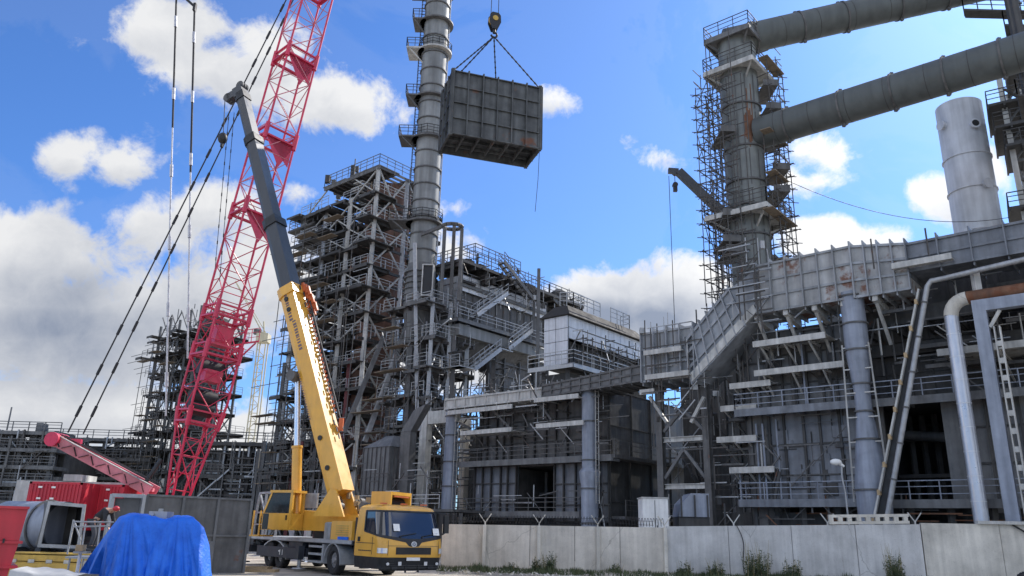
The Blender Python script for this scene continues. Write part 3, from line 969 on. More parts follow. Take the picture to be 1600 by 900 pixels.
tangle(fb, P, ((fs(1345, 500), sR - 3), (-2.2, 1.6), (z2 + 1.3, zt + 1.6)), 70, 103, mats=('steel_mid', 'galv', 'pale'))
tangle(fb, P, ((sL, d0), (.05, .6), (z1 + .3, z2 - .4)), 22, 104, mats=('steel_mid', 'steel'), t=(.03, .08))
tangle(fb, P, ((sL - 2, sR - 3), (.2, 1.4), (2.6, z1 - .2)), 60, 105, mats=('steel_mid', 'rustbeam'))
# roof deck girders under the duct, right side
gd = MB()
gd.beam(P(fs(1345, 500), -.4, 14.9), P(sR, -.4, 14.9), .5, 1.0, Z)
gd.beam(P(fs(1345, 500), -1.8, 13.2), P(sR, -1.8, 13.2), .4, .7, Z)
for k in range(8):
    s_ = fs(1350, 500) + k * 1.7
    gd.beam(P(s_, -2.4, 14.2), P(s_, .4, 14.2), .25, .4)
gd.build('roof_girder', 'steel_dark', fb)

# pipe columns
def flange_column(name, label, s_, o_, prof, mm, rings, group=None, ladders=()):
    t = thing(name, label, 'column', P(s_, o_, 0), group)
    mb = MB()
    for (za, ra), (zb, rb_) in zip(prof, prof[1:]): mb.tube(P(s_, o_, za), P(s_, o_, zb), ra, 24, rb_)
    mb.build('shaft', mm, t)
    for z_ in rings:
        r_ = 0
        for (za, ra), (zb, rb_) in zip(prof, prof[1:]):
            if za <= z_ <= zb: r_ = max(r_, ra + (rb_ - ra) * (z_ - za) / max(zb - za, .01))
        q = MB(); q.tube(P(s_, o_, z_), P(s_, o_, z_ + .09), r_ + .10, 24); q.build('flange', 'steel_mid', t)
    return t


G1 = 'round steel columns holding up the duct'
o1 = 1.9
zc = lambda u, v, off: fp(u, v, off)[1]
c1s = fs(1350, 640, o1)
c1 = flange_column('pipe_column', 'thick blue-grey round column with a flared foot below the box duct', c1s, o1,
                   [(0, .92), (5.0, .92), (9.0, .46), (10.3, .46), (12.6, .68), (16.2, .68)], 'pipe_blue', [3.2, 4.6, 7.4, 9.0, 10.6, 12.6, 14.2, 15.9], G1)
lb = MB()
for ds in (-.75, .75):
    lb.beam(P(c1s + ds * 1.3, o1 + .35, 4), P(c1s + ds, o1 + .35, 13), .07)
for z_ in [4.6, 5.9, 7.3, 8.7, 10.1, 11.5, 12.8]:
    ww = .98 - (z_ - 4) * .025
    lb.beam(P(c1s - ww, o1 + .35, z_), P(c1s + ww, o1 + .35, z_), .07)
lb.build('access_ladder', 'pale', c1)
o2 = 1.6
c2s = fs(921, 700, o2)
c2 = flange_column('pipe_column', 'round grey column in front of the left dark bays', c2s, o2,
                   [(0, .62), (5.2, .62), (6.2, .78), (6.5, .55), (12.4, .55)], 'pipe_blue', [2.6, 5.0, 7.0, 9.8, 12.1], G1)
lb = MB(); lb.ladder(P(c2s + .75, o2 + .1, 4), P(c2s + .75, o2 + .1, 12.2), .4, n); lb.build('access_ladder', 'pale', c2)
c3s = fs(703, 730, o2)
c3 = flange_column('pipe_column', 'slim round grey column beside the pale concrete portal', c3s, o2,
                   [(0, .62), (12.0, .52)], 'pipe_blue', [2.5, 5.4, 7.4, 9.6, 11.2], G1)
lb = MB(); lb.ladder(P(c3s + .7, o2 + .1, 2), P(c3s + .7, o2 + .1, 11.8), .4, n); lb.build('access_ladder', 'pale', c3)
# concrete portal
pt = thing('concrete_portal', 'weathered pale concrete portal frame left of the slim column', 'portal', P(fs(664, 700, 1.5), 1.5, 0))
s_ = fs(664, 700, 1.5)
mb = MB(); mb.beam(P(s_, 1.5, 0), P(s_, 1.5, 12.0), .85, .7, n); mb.build('post', 'pale', pt)
mb = MB(); mb.beam(P(s_ + 2.2, -1.2, 0), P(s_ + 2.2, -1.2, 11.6), .7, .6, n); mb.build('post', 'concrete', pt)
mb = MB(); mb.beam(P(s_ + .45, 1.5, 11.3), P(s_ + 4.0, 1.5, 11.3), .6, 1.1, Z); mb.build('crossbeam', 'pale', pt)

# ================================================================== THE LONG BOX DUCT
od = 2.4
dz = lambda u, v: fp(u, v, od)
du_ = thing('box_duct', 'long grey rectangular steel duct with ribs and rust patches running above the plant', 'duct', P(3, od - 1, 15))


def duct_seg(sa_, sb_, za0, za1, zb0, zb1, nr, m, ribm='duct_clean', depth=3.2, prot=.28, nh=3, o_=od, rib_top=.3):
    """a run of duct between two end sections, each with its own bottom and top height"""
    mb = MB()
    A0, A1, B0, B1 = P(sa_, o_, za0), P(sa_, o_, za1), P(sb_, o_, zb0), P(sb_, o_, zb1)
    k = -n * depth
    mb.hexa([A0, B0, B0 + k, A0 + k, A1, B1, B1 + k, A1 + k])
    seg = mb.build('duct_section', m, du_)
    rb = MB()
    for i in range(nr + 1):
        f = i / nr
        lo = A0.lerp(B0, f); hi = A1.lerp(B1, f)
        x = (hi - lo).normalized()
        rb.beam(lo + n * prot / 2 - x * .1, hi + n * prot / 2 + x * rib_top, .07, prot, n)
        rb.beam(hi + x * .14 + n * .02, hi + x * .14 + k, .07, prot, Z)
        rb.beam(lo - x * .14 + n * .02, lo - x * .14 + k, .07, prot, Z)
    for j in range(1, nh):
        f = j / nh
        rb.beam(A0.lerp(A1, f) + n * .07, B0.lerp(B1, f) + n * .07, .14, .06, n)
    for f in (0, 1):
        rb.beam(A0.lerp(A1, f) + n * .07, B0.lerp(B1, f) + n * .07, .14, .1, n)
    rb.build('rib_grid', ribm, seg)
    return seg


def dsz(u, vt, vb):
    s_, zt_ = fp(u, vt, od); _, zb_ = fp(u, vb, od)
    return s_, zb_, zt_


sA, bA, tA = dsz(1180, 417, 490); sB, bB, tB = dsz(1328, 386, 476); sC, bC, tC = dsz(1416, 392, 462)
duct_seg(sA, sB, bA, tA, bA, tB, 6, 'duct_rust', 'duct')
duct_seg(sB + .02, sC, bA, tB, bA, tB - .5, 4, 'duct_rust', 'duct_clean')
sD = sC + .02; bD = fp(1480, 414, od)[1]; tD = fp(1500, 366, od)[1]
duct_seg(sD, 22, bD, tD, bD, tD, 8, 'steel_blue', 'steel_blue', nh=2)
# inclined run down to the lower duct
q = [fp(1186, 487, od), fp(1186, 417, od), fp(1140, 452, od), fp(1072, 533, od), fp(1083, 598, od)]
mb = MB(); rb = MB()
PB0, PT0 = P(q[0][0] - .05, od, q[0][1]), P(q[1][0] - .05, od, q[1][1])
PTm = P(q[2][0], od, q[2][1])
PT1, PB1 = P(q[3][0], od, q[3][1]), P(q[4][0], od, q[4][1])
mb.extrude([PB0, PT0, PTm, PT1, PB1], -n * 3.2)
sg = mb.build('duct_section', 'duct_clean', du_)
PBm = PB0.lerp(PB1, .18)
for i in range(7):
    f = i / 6
    lo = PBm.lerp(PB1, f); hi = PTm.lerp(PT1, f); x = (hi - lo).normalized()
    rb.beam(lo + n * .14 - x * .15, hi + n * .14 + x * .28, .07, .28, n)
for f in (0, .36, .7, 1):
    rb.beam(PBm.lerp(PTm, f) + n * .09, PB1.lerp(PT1, f) + n * .09, .18, .12, n)
rb.build('rib_grid', 'duct_clean', sg)
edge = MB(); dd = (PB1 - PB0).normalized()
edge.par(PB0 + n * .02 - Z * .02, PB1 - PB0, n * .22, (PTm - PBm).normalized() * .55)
edge.build('lit_edge_strip', 'pale', sg)  # pale strip painting the bright lit lower edge of this run
# lower level
sE, bE, tE = dsz(1003, 523, 597); sF, bF, tF = dsz(1078, 512, 592)
duct_seg(sE, sF + .3, bE, tE, bE, tE, 4, 'duct', 'duct_clean')
sG, bG, tG = dsz(848, 603, 620); sH, bH, tH = dsz(1001, 571, 595)
duct_seg(sG, sE - .02, bG, tG, bE + .1, tH, 10, 'steel', 'steel_mid', nh=2, prot=.12, rib_top=.05)
sI, bI, tI = dsz(696, 625, 639); sJ, bJ, tJ = dsz(846, 606, 619)
duct_seg(sI, sG - .02, bI, tI, bI, tI, 9, 'pale', 'pale', nh=1, prot=.08, depth=2.0, rib_top=.02)
# ledges hung under and on the duct
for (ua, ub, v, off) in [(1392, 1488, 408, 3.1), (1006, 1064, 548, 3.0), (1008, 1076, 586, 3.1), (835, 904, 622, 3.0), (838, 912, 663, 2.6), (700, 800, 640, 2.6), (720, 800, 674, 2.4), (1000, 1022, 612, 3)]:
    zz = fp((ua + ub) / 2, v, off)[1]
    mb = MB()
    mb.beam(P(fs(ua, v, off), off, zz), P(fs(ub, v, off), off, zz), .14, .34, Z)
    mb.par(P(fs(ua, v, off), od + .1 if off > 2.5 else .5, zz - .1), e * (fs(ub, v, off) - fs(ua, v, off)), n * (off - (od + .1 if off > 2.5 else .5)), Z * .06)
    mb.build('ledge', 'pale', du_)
# uprights and scaffold bits on the duct
sc_ = MB()
for u, v0, v1 in [(1366, 372, 420), (1453, 355, 410), (1010, 500, 600), (1030, 505, 620), (1053, 500, 560), (1022, 512, 700), (1035, 520, 640), (1165, 405, 500), (1185, 400, 505), (1157, 420, 500), (1192, 420, 520)]:
    s_ = fs(u, v1, 2.9); sc_.beam(P(s_, 2.9, fp(u, v1, 2.9)[1]), P(s_, 2.9, fp(u, v0, 2.9)[1]), .07)
for u0, u1, v in [(1005, 1075, 545), (1150, 1196, 440), (1150, 1196, 462), (1152, 1200, 425), (1008, 1070, 572)]:
    sc_.beam(P(fs(u0, v, 2.9), 2.9, fp(u0, v, 2.9)[1]), P(fs(u1, v, 2.9), 2.9, fp(u0, v, 2.9)[1]), .07)
sc_.build('scaffold_tubing', 'scaf', du_)
tangle(du_, P, ((sE, sF + 1), (1.2, 3.4), (bE - 3.0, tE + .8)), 44, 106, mats=('scaf', 'galv'))
tangle(du_, P, ((sI, sG), (.6, 2.9), (bI - 2.2, tI + 1.1)), 44, 107, mats=('scaf', 'galv'))
tangle(du_, P, ((sA - 2.6, sA + .8), (1.2, 3.3), (bA - .6, tA + 1.6)), 40, 108, mats=('scaf', 'galv'))
# brackets holding the duct from the building
br = MB()
for u in (1195, 1240, 1285, 1330, 1380):
    s_ = fs(u, 490, 1.0)
    br.beam(P(s_, .1, 15.2), P(s_, od, 15.6), .3, .5)
    br.beam(P(s_, .1, 13.2), P(s_, od - .3, 15.3), .18)
for u0, u1 in ((1015, 1042), (1100, 1080)):
    br.beam(P(fs(u0, 620, 1.8), 1.8, fp(u0, 620, 1.8)[1]), P(fs(u1, 660, 1.8), 1.8, fp(u1, 660, 1.8)[1]), .2)
br.build('bracket', 'pale', du_)
# ================================================================== LEFT BLOCK
zl1, zl2, zl3 = 3.4, 7.35, 12.4
s0, s1, sc1 = fs(745, 700), fs(952, 700), None
lb_ = thing('gas_duct_building', 'dark steel building with open bays behind the beige concrete wall', 'building', P((s0 + s1) / 2, -4, 0))
rnd = random.Random(11)
o_l, o_r = fs(808, 760), fs(868, 760)
for (a, c, za, zb, nx, nz, m) in [(s0, o_l, zl1 - .6, zl2 - .3, 5, 3, 'steel_blue'), (o_r, s1, zl1 - .6, zl2 - .3, 5, 3, 'steel_blue'),
                                  (s0 + .6, fs(800, 680), zl2, zl3, 4, 3, 'steel'), (fs(800, 680) + .05, s1, zl2, zl3, 8, 3, 'steel_mid')]:
    pw = MB(); pr = MB()
    plate_wall(pw, pr, P(a, 0, za), e * (c - a), Z * (zb - za), nx, nz, n, rib=.22, rw=.1, jitter=.2, rnd=rnd)
    w = pw.build('wall', m, lb_); pr.build('stiffener_grid', 'steel_dark', w)
# the side face that turns away to the right
SD = 15.0
pw = MB(); pr = MB()
plate_wall(pw, pr, P(s1, 0, 1.2), -n * SD, Z * (zl2 - 1.3), 5, 2, e, rib=.1, jitter=.1, rnd=rnd)
w = pw.build('wall', 'steel_dark', lb_); pr.build('stiffener_grid', 'steel_dark', w)
pw = MB(); pr = MB()
plate_wall(pw, pr, P(s1, 0, zl2), -n * SD, Z * (zl3 - zl2), 5, 2, e, rib=.1, jitter=.1, rnd=rnd)
w = pw.build('wall', 'steel_mid', lb_); pr.build('stiffener_grid', 'steel_dark', w)
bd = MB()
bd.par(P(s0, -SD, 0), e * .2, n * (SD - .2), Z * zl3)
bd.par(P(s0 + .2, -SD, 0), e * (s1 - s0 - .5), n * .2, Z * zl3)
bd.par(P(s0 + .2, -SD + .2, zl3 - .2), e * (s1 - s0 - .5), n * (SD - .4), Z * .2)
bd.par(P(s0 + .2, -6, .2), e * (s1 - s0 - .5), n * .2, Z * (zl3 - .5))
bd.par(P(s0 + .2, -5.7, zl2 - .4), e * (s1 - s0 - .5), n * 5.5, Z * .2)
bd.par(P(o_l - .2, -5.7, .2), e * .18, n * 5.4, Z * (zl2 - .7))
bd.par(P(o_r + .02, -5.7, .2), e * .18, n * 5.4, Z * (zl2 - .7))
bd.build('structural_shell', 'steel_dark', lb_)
bd = MB()
for k in range(4): bd.beam(P(o_l + .6 + k * 1.2, -3, .2), P(o_l + .6 + k * 1.2, -3, zl2 - .6), .2)
bd.beam(P(o_l, -3, 5), P(o_r, -3, 5), .2)
bd.build('bay_framework', 'steel_dark', lb_)
pl = MB(); pl.par(P(s0 - 6, -1.3, 0), e * (s1 - s0 + 6), n * 1.0, Z * 2.6); pl.par(P(s1, -SD, 0), e * -.3, n * SD, Z * 1.2)
pl.build('plinth', 'steel_dark', lb_)
platform(lb_, fs(700, 725, 1.3), fs(952, 713, 1.3) + .2, .3, 1.3, 7.32, mm='steel', mr='steel_mid')
platform(lb_, fs(706, 803, 1.3), fs(906, 796, 1.3), .3, 1.3, 3.35, mm='steel', mr='steel_mid')
mb = MB(); mb.par(P(s1 + .15, -SD, 7.2), e * 1.1, n * (SD + 1.2), Z * .25)
pf = mb.build('platform', 'steel_mid', lb_)
rb = MB(); rb.rail([P(s1 + 1.2, 1.2, 7.45), P(s1 + 1.2, -SD, 7.45)], 1.1, .05, 2); rb.build('railing', 'steel_mid', pf)
mb = MB(); mb.par(P(s1 + .15, -SD, 3.0), e * 1.1, n * SD, Z * .2); pf = mb.build('platform', 'steel_mid', lb_)
rb = MB(); rb.rail([P(s1 + 1.2, -.2, 3.2), P(s1 + 1.2, -SD, 3.2)], 1.1, .05, 2); rb.build('railing', 'steel_mid', pf)
cl = MB()
for k in range(60):
    s_ = rnd.uniform(s0 - 6, s1); z_ = rnd.uniform(7.8, 12.6); o_ = rnd.uniform(.1, 1.6); L = rnd.uniform(.8, 3.5); r_ = rnd.random()
    if r_ < .6: cl.beam(P(s_, o_, z_), P(s_ + L, o_, z_), rnd.uniform(.05, .18))
    elif r_ < .8: cl.beam(P(s_, o_, z_), P(s_ + rnd.uniform(-1, 1), o_, z_ + L * .6), rnd.uniform(.05, .14))
    else: cl.beam(P(s_, -.1, z_), P(s_, o_ + .6, z_), .12)
for u0, v0, u1, v1 in ((770, 640, 800, 672), (845, 632, 862, 656), (700, 650, 735, 670)):
    cl.beam(P(fs(u0, v0, 1.4), 1.4, fp(u0, v0, 1.4)[1]), P(fs(u1, v1, 1.4), 1.4, fp(u1, v1, 1.4)[1]), .18)
cl.build('pipework', 'steel_mid', lb_)
cl = MB()
for k in range(30):
    s_ = rnd.uniform(s0 - 7, s0 - .3); z_ = rnd.uniform(1, 11.5); o_ = rnd.uniform(-3, .8); L = rnd.uniform(1, 4)
    if rnd.random() < .5: cl.beam(P(s_, o_, z_), P(s_ + L * .6, o_, z_), rnd.uniform(.08, .25))
    else: cl.beam(P(s_, o_, z_), P(s_, o_, z_ + L), rnd.uniform(.08, .22))
cl.par(P(s0 - 6.5, -5, 0), e * 6.3, n * .3, Z * 11)
cl.build('service_frame', 'steel_dark', lb_)
tangle(lb_, P, ((s0 - 7, s1), (.15, 1.9), (zl3 - 3.4, zl3 + .6)), 90, 112)
tangle(lb_, P, ((s0 - 7, s0 - .2), (-2, 1.2), (1, 11)), 70, 113)
tangle(lb_, P, ((s0, s1), (.3, 1.2), (zl1 - .2, zl1 + 1.6)), 24, 114, mats=('galv', 'steel_mid'))
cl = MB()
for k in range(5): cl.ladder(P(s0 - 1.6, .4, 1 + k * 2.2), P(s0 - 1.6, .4, 3.1 + k * 2.2), .5, e)
cl.build('access_ladder', 'galv', lb_)

# ---------- braced support frame in the gap between the two blocks
sf = thing('support_frame', 'braced steel trestle standing in the gap between the two plant blocks', 'frame', P(fs(1075, 750, .5), .5, 0))
p_l, p_r = fs(1033, 700, .8), fs(1106, 700, .8)
zt_ = fp(1033, 640, .8)[1]
for s_ in (p_l, p_r):
    mb = MB(); mb.ibeam(P(s_, .8, 0), P(s_, .8, zt_ + 1.6), .45, .45, n); mb.build('post', 'steel_mid', sf)
for v in (686, 760):
    z_ = fp(1070, v, .8)[1]
    mb = MB(); mb.ibeam(P(p_l + .25, .8, z_), P(p_r - .25, .8, z_), .3, .3, Z); mb.build('crossbeam', 'pale', sf)
for (z_a, z_b) in ((fp(1040, 675, .8)[1], fp(1060, 640, .8)[1]), (fp(1040, 748, .8)[1], fp(1060, 702, .8)[1])):
    for sg_ in (0, 1):
        mb = MB()
        if sg_ == 0: mb.beam(P(p_l + .25, .8, z_a), P(p_l + 1.75, .8, z_b), .2)
        else: mb.beam(P(p_r - .25, .8, z_a), P(p_r - 1.75, .8, z_b), .2)
        mb.build('brace', 'steel', sf)
mb = MB()
for k in range(16):
    s_ = rnd.uniform(p_l, p_r); o_ = rnd.uniform(-6, -1); z_ = rnd.uniform(2, 11)
    mb.beam(P(s_, o_, z_), P(s_ + rnd.uniform(-2, 2), o_ + rnd.uniform(-1, 1), z_ + rnd.uniform(-.2, 2.5)), rnd.uniform(.1, .3))
mb.par(P(p_l - 3.4, -9, 0), e * 10.4, n * .3, Z * 16.5)
mb.build('back_framing', 'steel_dark', sf)
tangle(sf, P, ((p_l - 1, p_r + 1.5), (-5, 1.2), (1.5, 12)), 110, 111)
# grey tank vehicle and white cabinet behind the wall
t = thing('white_cabinet', 'white equipment cabinet standing behind the wall beside the trestle post', 'cabinet', P(fs(1025, 800, 3), 3, 0))
pa = at(1004, 790, 47); pb = at(1044, 790, 47); zt_ = at(1024, 779, 47).z
mb = MB(); mb.box((pa.x, 47, 1.2), (pb.x, 48.6, zt_)); mb.build('body', 'white', t)
mb = MB(); mb.box((pa.x - .05, 46.95, zt_ + .002), (pb.x + .05, 48.65, zt_ + .08)); mb.build('lid', 'pale', t)
mb = MB()
for k in range(3): mb.box((pa.x + .1 + k * .6, 47.2, 0), (pa.x + .3 + k * .6, 47.5, 1.2))
mb.build('leg', 'pale', t)
mb = MB(); mb.box((pa.x + .7, 46.97, 1.4), (pa.x + .73, 47.0, zt_ - .1)); mb.box((pa.x + .8, 46.95, 2.2), (pa.x + .85, 46.99, 2.5)); mb.build('door_seam', 'steel_mid', t)
t = thing('grey_tank', 'grey-blue tank with sloped ends under the trestle behind the wall', 'tank', at(1085, 812, 48.5) * 1.0)
pa = at(1056, 800, 48.5); pb = at(1103, 800, 48.5); za = at(1080, 808, 48.5).z; zb = at(1085, 772, 48.5).z; w_ = pb.x - pa.x
mb = MB()
mb.extrude([(pa.x, 47.6, za), (pb.x, 47.6, za), (pb.x, 47.6, zb), (pa.x + w_ * .42, 47.6, zb), (pa.x + w_ * .08, 47.6, za + (zb - za) * .55)], (0, 2.0, 0))
mb.build('body', 'pipe_blue', t)
mb = MB()
for x in (pa.x + .1, pa.x + w_ * .5, pb.x - .15): mb.box((x, 47.5, za - .02), (x + .08, 47.58, zb - .1))
mb.box((pa.x, 47.7, 0), (pb.x, 49.4, za - .01)); mb.build('skid', 'steel_dark', t)

# ================================================================== SCAFFOLDED TOWER AND TWO INCLINED PIPES
TC = at(1172, 420, 52); TX, TY = 17.0, 52.3
zb0 = 15.8; ztop = at(1157, 52, 52).z
tw = thing('duct_tower', 'tall round grey steel tower wrapped in tube scaffolding above the box duct', 'tower', (TX, TY, zb0))
mb = MB(); r_ = 1.40
mb.tube((TX, TY, zb0), (TX, TY, ztop - .6), r_, 32); mb.build('shell', 'steel_green', tw)
for v in (375, 330, 292, 240, 175, 120):
    z_ = at(1165, v, TY).z
    q = MB(); q.tube((TX, TY, z_), (TX, TY, z_ + .12), r_ + .13, 32); q.build('flange', 'steel_mid', tw)
q = MB()
for a in range(5):
    for k in range(6):
        t_ = -2.6 + a * .5
        z_ = zb0 + 1 + k * 3.1
        q.beam((TX + math.cos(t_) * 1.42, TY + math.sin(t_) * 1.42, z_), (TX + math.cos(t_) * 1.42, TY + math.sin(t_) * 1.42, z_ + 2.8), .05)
q.build('seam', 'steel_mid', tw)
q = MB()
zr = at(1165, 215, TY).z
rnd = random.Random(4)
rp = []
for k in range(9):
    t_ = -1.75 + .06 * k
    rp.append(V((TX + math.cos(t_) * (r_ + .012), TY + math.sin(t_) * (r_ + .012), 0)))
for k in range(8):
    h0, h1 = zr - rnd.uniform(.4, 1.6), zr + rnd.uniform(.8, 4.0)
    q.poly([rp[k] + Z * h0, rp[k + 1] + Z * h0, rp[k + 1] + Z * h1, rp[k] + Z * h1])
q.build('rust_streak', 'rustbeam', tw)


def tower_platform(v, w0, w1, h=True, sk=0.0, th=.22, name='platform'):
    z_ = at(1165, v, TY - 1.5).z
    mb = MB()
    c = V((TX + sk, TY, z_))
    rot = Matrix.Rotation(R(49.5 - 90), 3, 'Z')
    pts = [c + rot @ V((x, y, 0)) for x, y in ((-w0, -w1), (w0, -w1), (w0, w1), (-w0, w1))]
    mb.hexa(pts + [p + Z * th for p in pts])
    for p, q in zip(pts, pts[1:] + pts[:1]): mb.beam(p - Z * .1, q - Z * .1, .12, .3, Z)
    for p in pts:
        mb.beam(p, (TX, TY, z_ - 1.6), .12)
    o = mb.build(name, 'pale' if th < .2 else 'steel', tw)
    rb = MB(); rb.rail([p + Z * th for p in pts + pts[:1]], 1.1, .05, 1.2); rb.build('railing', 'scaf', o)


tower_platform(332, 2.3, 2.3, th=.15); tower_platform(103, 1.95, 1.95, th=.18); tower_platform(52, 1.8, 1.8)
q = MB()
for v, dx in ((226, 2.3), (222, -2.1), (185, 2.1), (278, 2.3), (312, 2.2), (150, 2.0), (390, -2.4), (405, -2.2), (350, -2.3)):
    z_ = at(1165, v, TY).z
    q.box((TX + min(dx, dx * .65), TY - 1.6, z_), (TX + max(dx, dx * .65) + .4, TY + 1.2, z_ + .12))
    q.box((TX + min(dx, dx * .65), TY - 1.6, z_ + .12), (TX + max(dx, dx * .65) + .4, TY - 1.55, z_ + .5))
q.build('landing', 'steel_mid', tw)
# tube scaffold
scf = thing('tube_scaffold', 'dense tube scaffolding cage around the round grey tower', 'scaffold', (TX, TY, 15.5))
rot = Matrix.Rotation(R(49.5 - 90), 3, 'Z')
rnd = random.Random(21)
posts = []
for ring, half, nn_ in ((0, 2.45, 5), (1, 1.9, 4)):
    for side in range(4):
        for k in range(nn_):
            f = -1 + 2 * k / nn_
            p = [(f, -1), (1, f), (-f, 1), (-1, -f)][side]
            posts.append((ring, rot @ V((p[0] * half, p[1] * half, 0)), side, k))
mb = MB()
tops = {}
for i, (ring, p, side, k) in enumerate(posts):
    left = p.x < -.3
    if p.y < -.9 and abs(p.x) < 1.5 and rnd.random() < .6: tops[i] = (99, -99); continue
    zt_ = at(1165, 70 if left else 110, TY).z + rnd.uniform(-5.5, 1.5)
    zb_ = 15.2 + rnd.uniform(-.8, 1.5) if p.x > -1.5 else 14.6 - rnd.uniform(0, 2)
    tops[i] = (zb_, zt_)
    b_ = V((TX, TY, 0)) + p
    z_ = zb_
    while z_ < zt_:
        z2_ = min(z_ + 4.0, zt_); off = V((rnd.uniform(-.04, .04), rnd.uniform(-.04, .04), 0))
        mb.beam(b_ + off + Z * z_, b_ + off + Z * (z2_ + .2), .055); z_ = z2_
    mb.build('standard_pole', 'scaf', scf); mb = MB()
mb = MB(); pk = MB()
N_ = {0: 20, 1: 16}
lev = 0; z_ = 16.0
while z_ < 37.5:
    for i, (ring, p, side, k) in enumerate(posts):
        m_ = N_[ring]; base = 0 if ring == 0 else 20
        j = base + ((i - base + 1) % m_)
        q_ = posts[j][1]
        if tops[i][0] < z_ < tops[i][1] and tops[j][1] > z_ - 1 and rnd.random() < (.30 if (p + q_).y < -1.2 and abs((p + q_).x) < 3.0 else .9):
            zz = z_ + rnd.uniform(-.06, .06)
            a_, c_ = V((TX, TY, zz)) + p, V((TX, TY, zz)) + q_
            d_ = (c_ - a_).normalized() * rnd.uniform(.05, .35)
            mb.beam(a_ - d_, c_ + d_, .05)
            if rnd.random() < .45: mb.beam(a_ + Z * 1.0 - d_, c_ + Z * 1.0 + d_, .045)
            if rnd.random() < .15: mb.beam(a_, c_ + Z * 1.9, .045)
        if ring == 0 and k % 2 == 0 and z_ < tops[i][1]:
            mb.beam(V((TX, TY, z_)) + p * 1.12, V((TX, TY, z_)) + p * .62, .045)
    if lev % 3 == 1:
        for side in range(4):
            if side in (1, 2) and rnd.random() < .6:
                a_ = [(-1, -1), (1, -1), (1, 1), (-1, 1)][side]; c_ = [(1, -1), (1, 1), (-1, 1), (-1, -1)][side]
                f0, f1 = sorted((rnd.uniform(0, 1), rnd.uniform(0, 1)))
                A_, B_ = rot @ V((a_[0], a_[1], 0)), rot @ V((c_[0], c_[1], 0))
                p_, q_ = A_.lerp(B_, f0) * 2.35, A_.lerp(B_, f1) * 2.35
                pk.beam(V((TX, TY, z_ + .1)) + p_, V((TX, TY, z_ + .1)) + q_, .75, .06, Z)
    z_ += 1.05; lev += 1
mb.build('ledger_grid', 'scaf', scf); pk.build('planking', 'plank', scf)


def big_pipe(name, label, p, q, r_, bands, m='steel_green'):
    t = thing(name, label, 'pipe', p, 'large round pipes running right from the scaffolded tower')
    mb = MB(); mb.tube(p, q, r_, 36); mb.build('shell', 'pipe_dark', t)
    d = (q - p).normalized(); L = (q - p).length
    for f in bands:
        x = p + d * L * f
        mb = MB(); mb.tube(x - d * .06, x + d * .06, r_ + .08, 36)
        a, b_ = orth(d)
        for s_ in (-1, 1):
            mb.beam(x + b_ * s_ * (r_ + .05), x + b_ * s_ * (r_ + .28), .2)
        mb.build('flange', 'steel_mid', t)
    for k in range(9):
        x = p + d * L * (k + .5) / 9 + d * .3; mb = MB(); mb.tube(x - d * .02, x + d * .02, r_ + .012, 36); mb.build('weld_seam', 'steel_dark', t)
    return t


ps = V((TX, TY, at(1182, 214, 52).z)); rl = 1.17
ps2 = ps + e * 23.5
big_pipe('inclined_pipe', 'lower grey round pipe running right from the middle of the scaffolded tower', ps + e * 1.2, ps2, rl, (.10, .27, .42, .56, .70, .84))
pu = V((TX, TY, at(1185, 62, 52).z)); pe = at(1525, -20, 50.5)
dpu = (pe - pu); 
big_pipe('inclined_pipe', 'upper grey round pipe running right from the scaffolded tower top', pu - dpu.normalized() * .8, pu + dpu * 1.25, 1.16, (.09, .24, .38, .55, .70))
# joint structure at the right edge where the pipes meet the steel tower
jt = thing('pipe_gantry', 'steel gantry with walkways at the top right corner where the pipes end', 'gantry', at(1600, 60, 46))
mb = MB()
for (u0, u1, v, Y, d_) in ((1506, 1640, 16, 49, .9), (1570, 1660, 40, 47, 1.5), (1586, 1680, 100, 45, 3), (1590, 1680, 150, 45, 3)):
    a_ = at(u0, v, Y); c_ = at(u1, v, Y); z_ = a_.z
    sk = d_ * a_.x / Y
    mb.hexa([(a_.x, Y, z_), (c_.x, Y, z_), (c_.x + sk, Y + d_, z_), (a_.x + sk, Y + d_, z_), (a_.x, Y, z_ + .15), (c_.x, Y, z_ + .15), (c_.x + sk, Y + d_, z_ + .15), (a_.x + sk, Y + d_, z_ + .15)])
    mb.rail([(a_.x + sk, Y + d_, z_ + .15), (a_.x, Y, z_ + .15), (c_.x, Y, z_ + .15)], 1.1, .06, 1.0)
for u, v0, v1, Y in ((1588, -40, 190, 46), (1612, -40, 300, 46), (1578, -20, 60, 48), (1597, -20, 180, 44)):
    p_ = at(u, (v0 + v1) / 2, Y); mb.beam((p_.x, Y, at(u, v1, Y).z), (p_.x, Y, at(u, v0, Y).z), .25)
for k in range(14):
    p_ = at(rnd.uniform(1570, 1640), rnd.uniform(-20, 170), 46)
    mb.beam(p_, p_ + V((rnd.uniform(-1.5, 1.5), 0, rnd.uniform(-1, 1))), .12)
mb.build('steel_frame', 'steel_dark', jt)

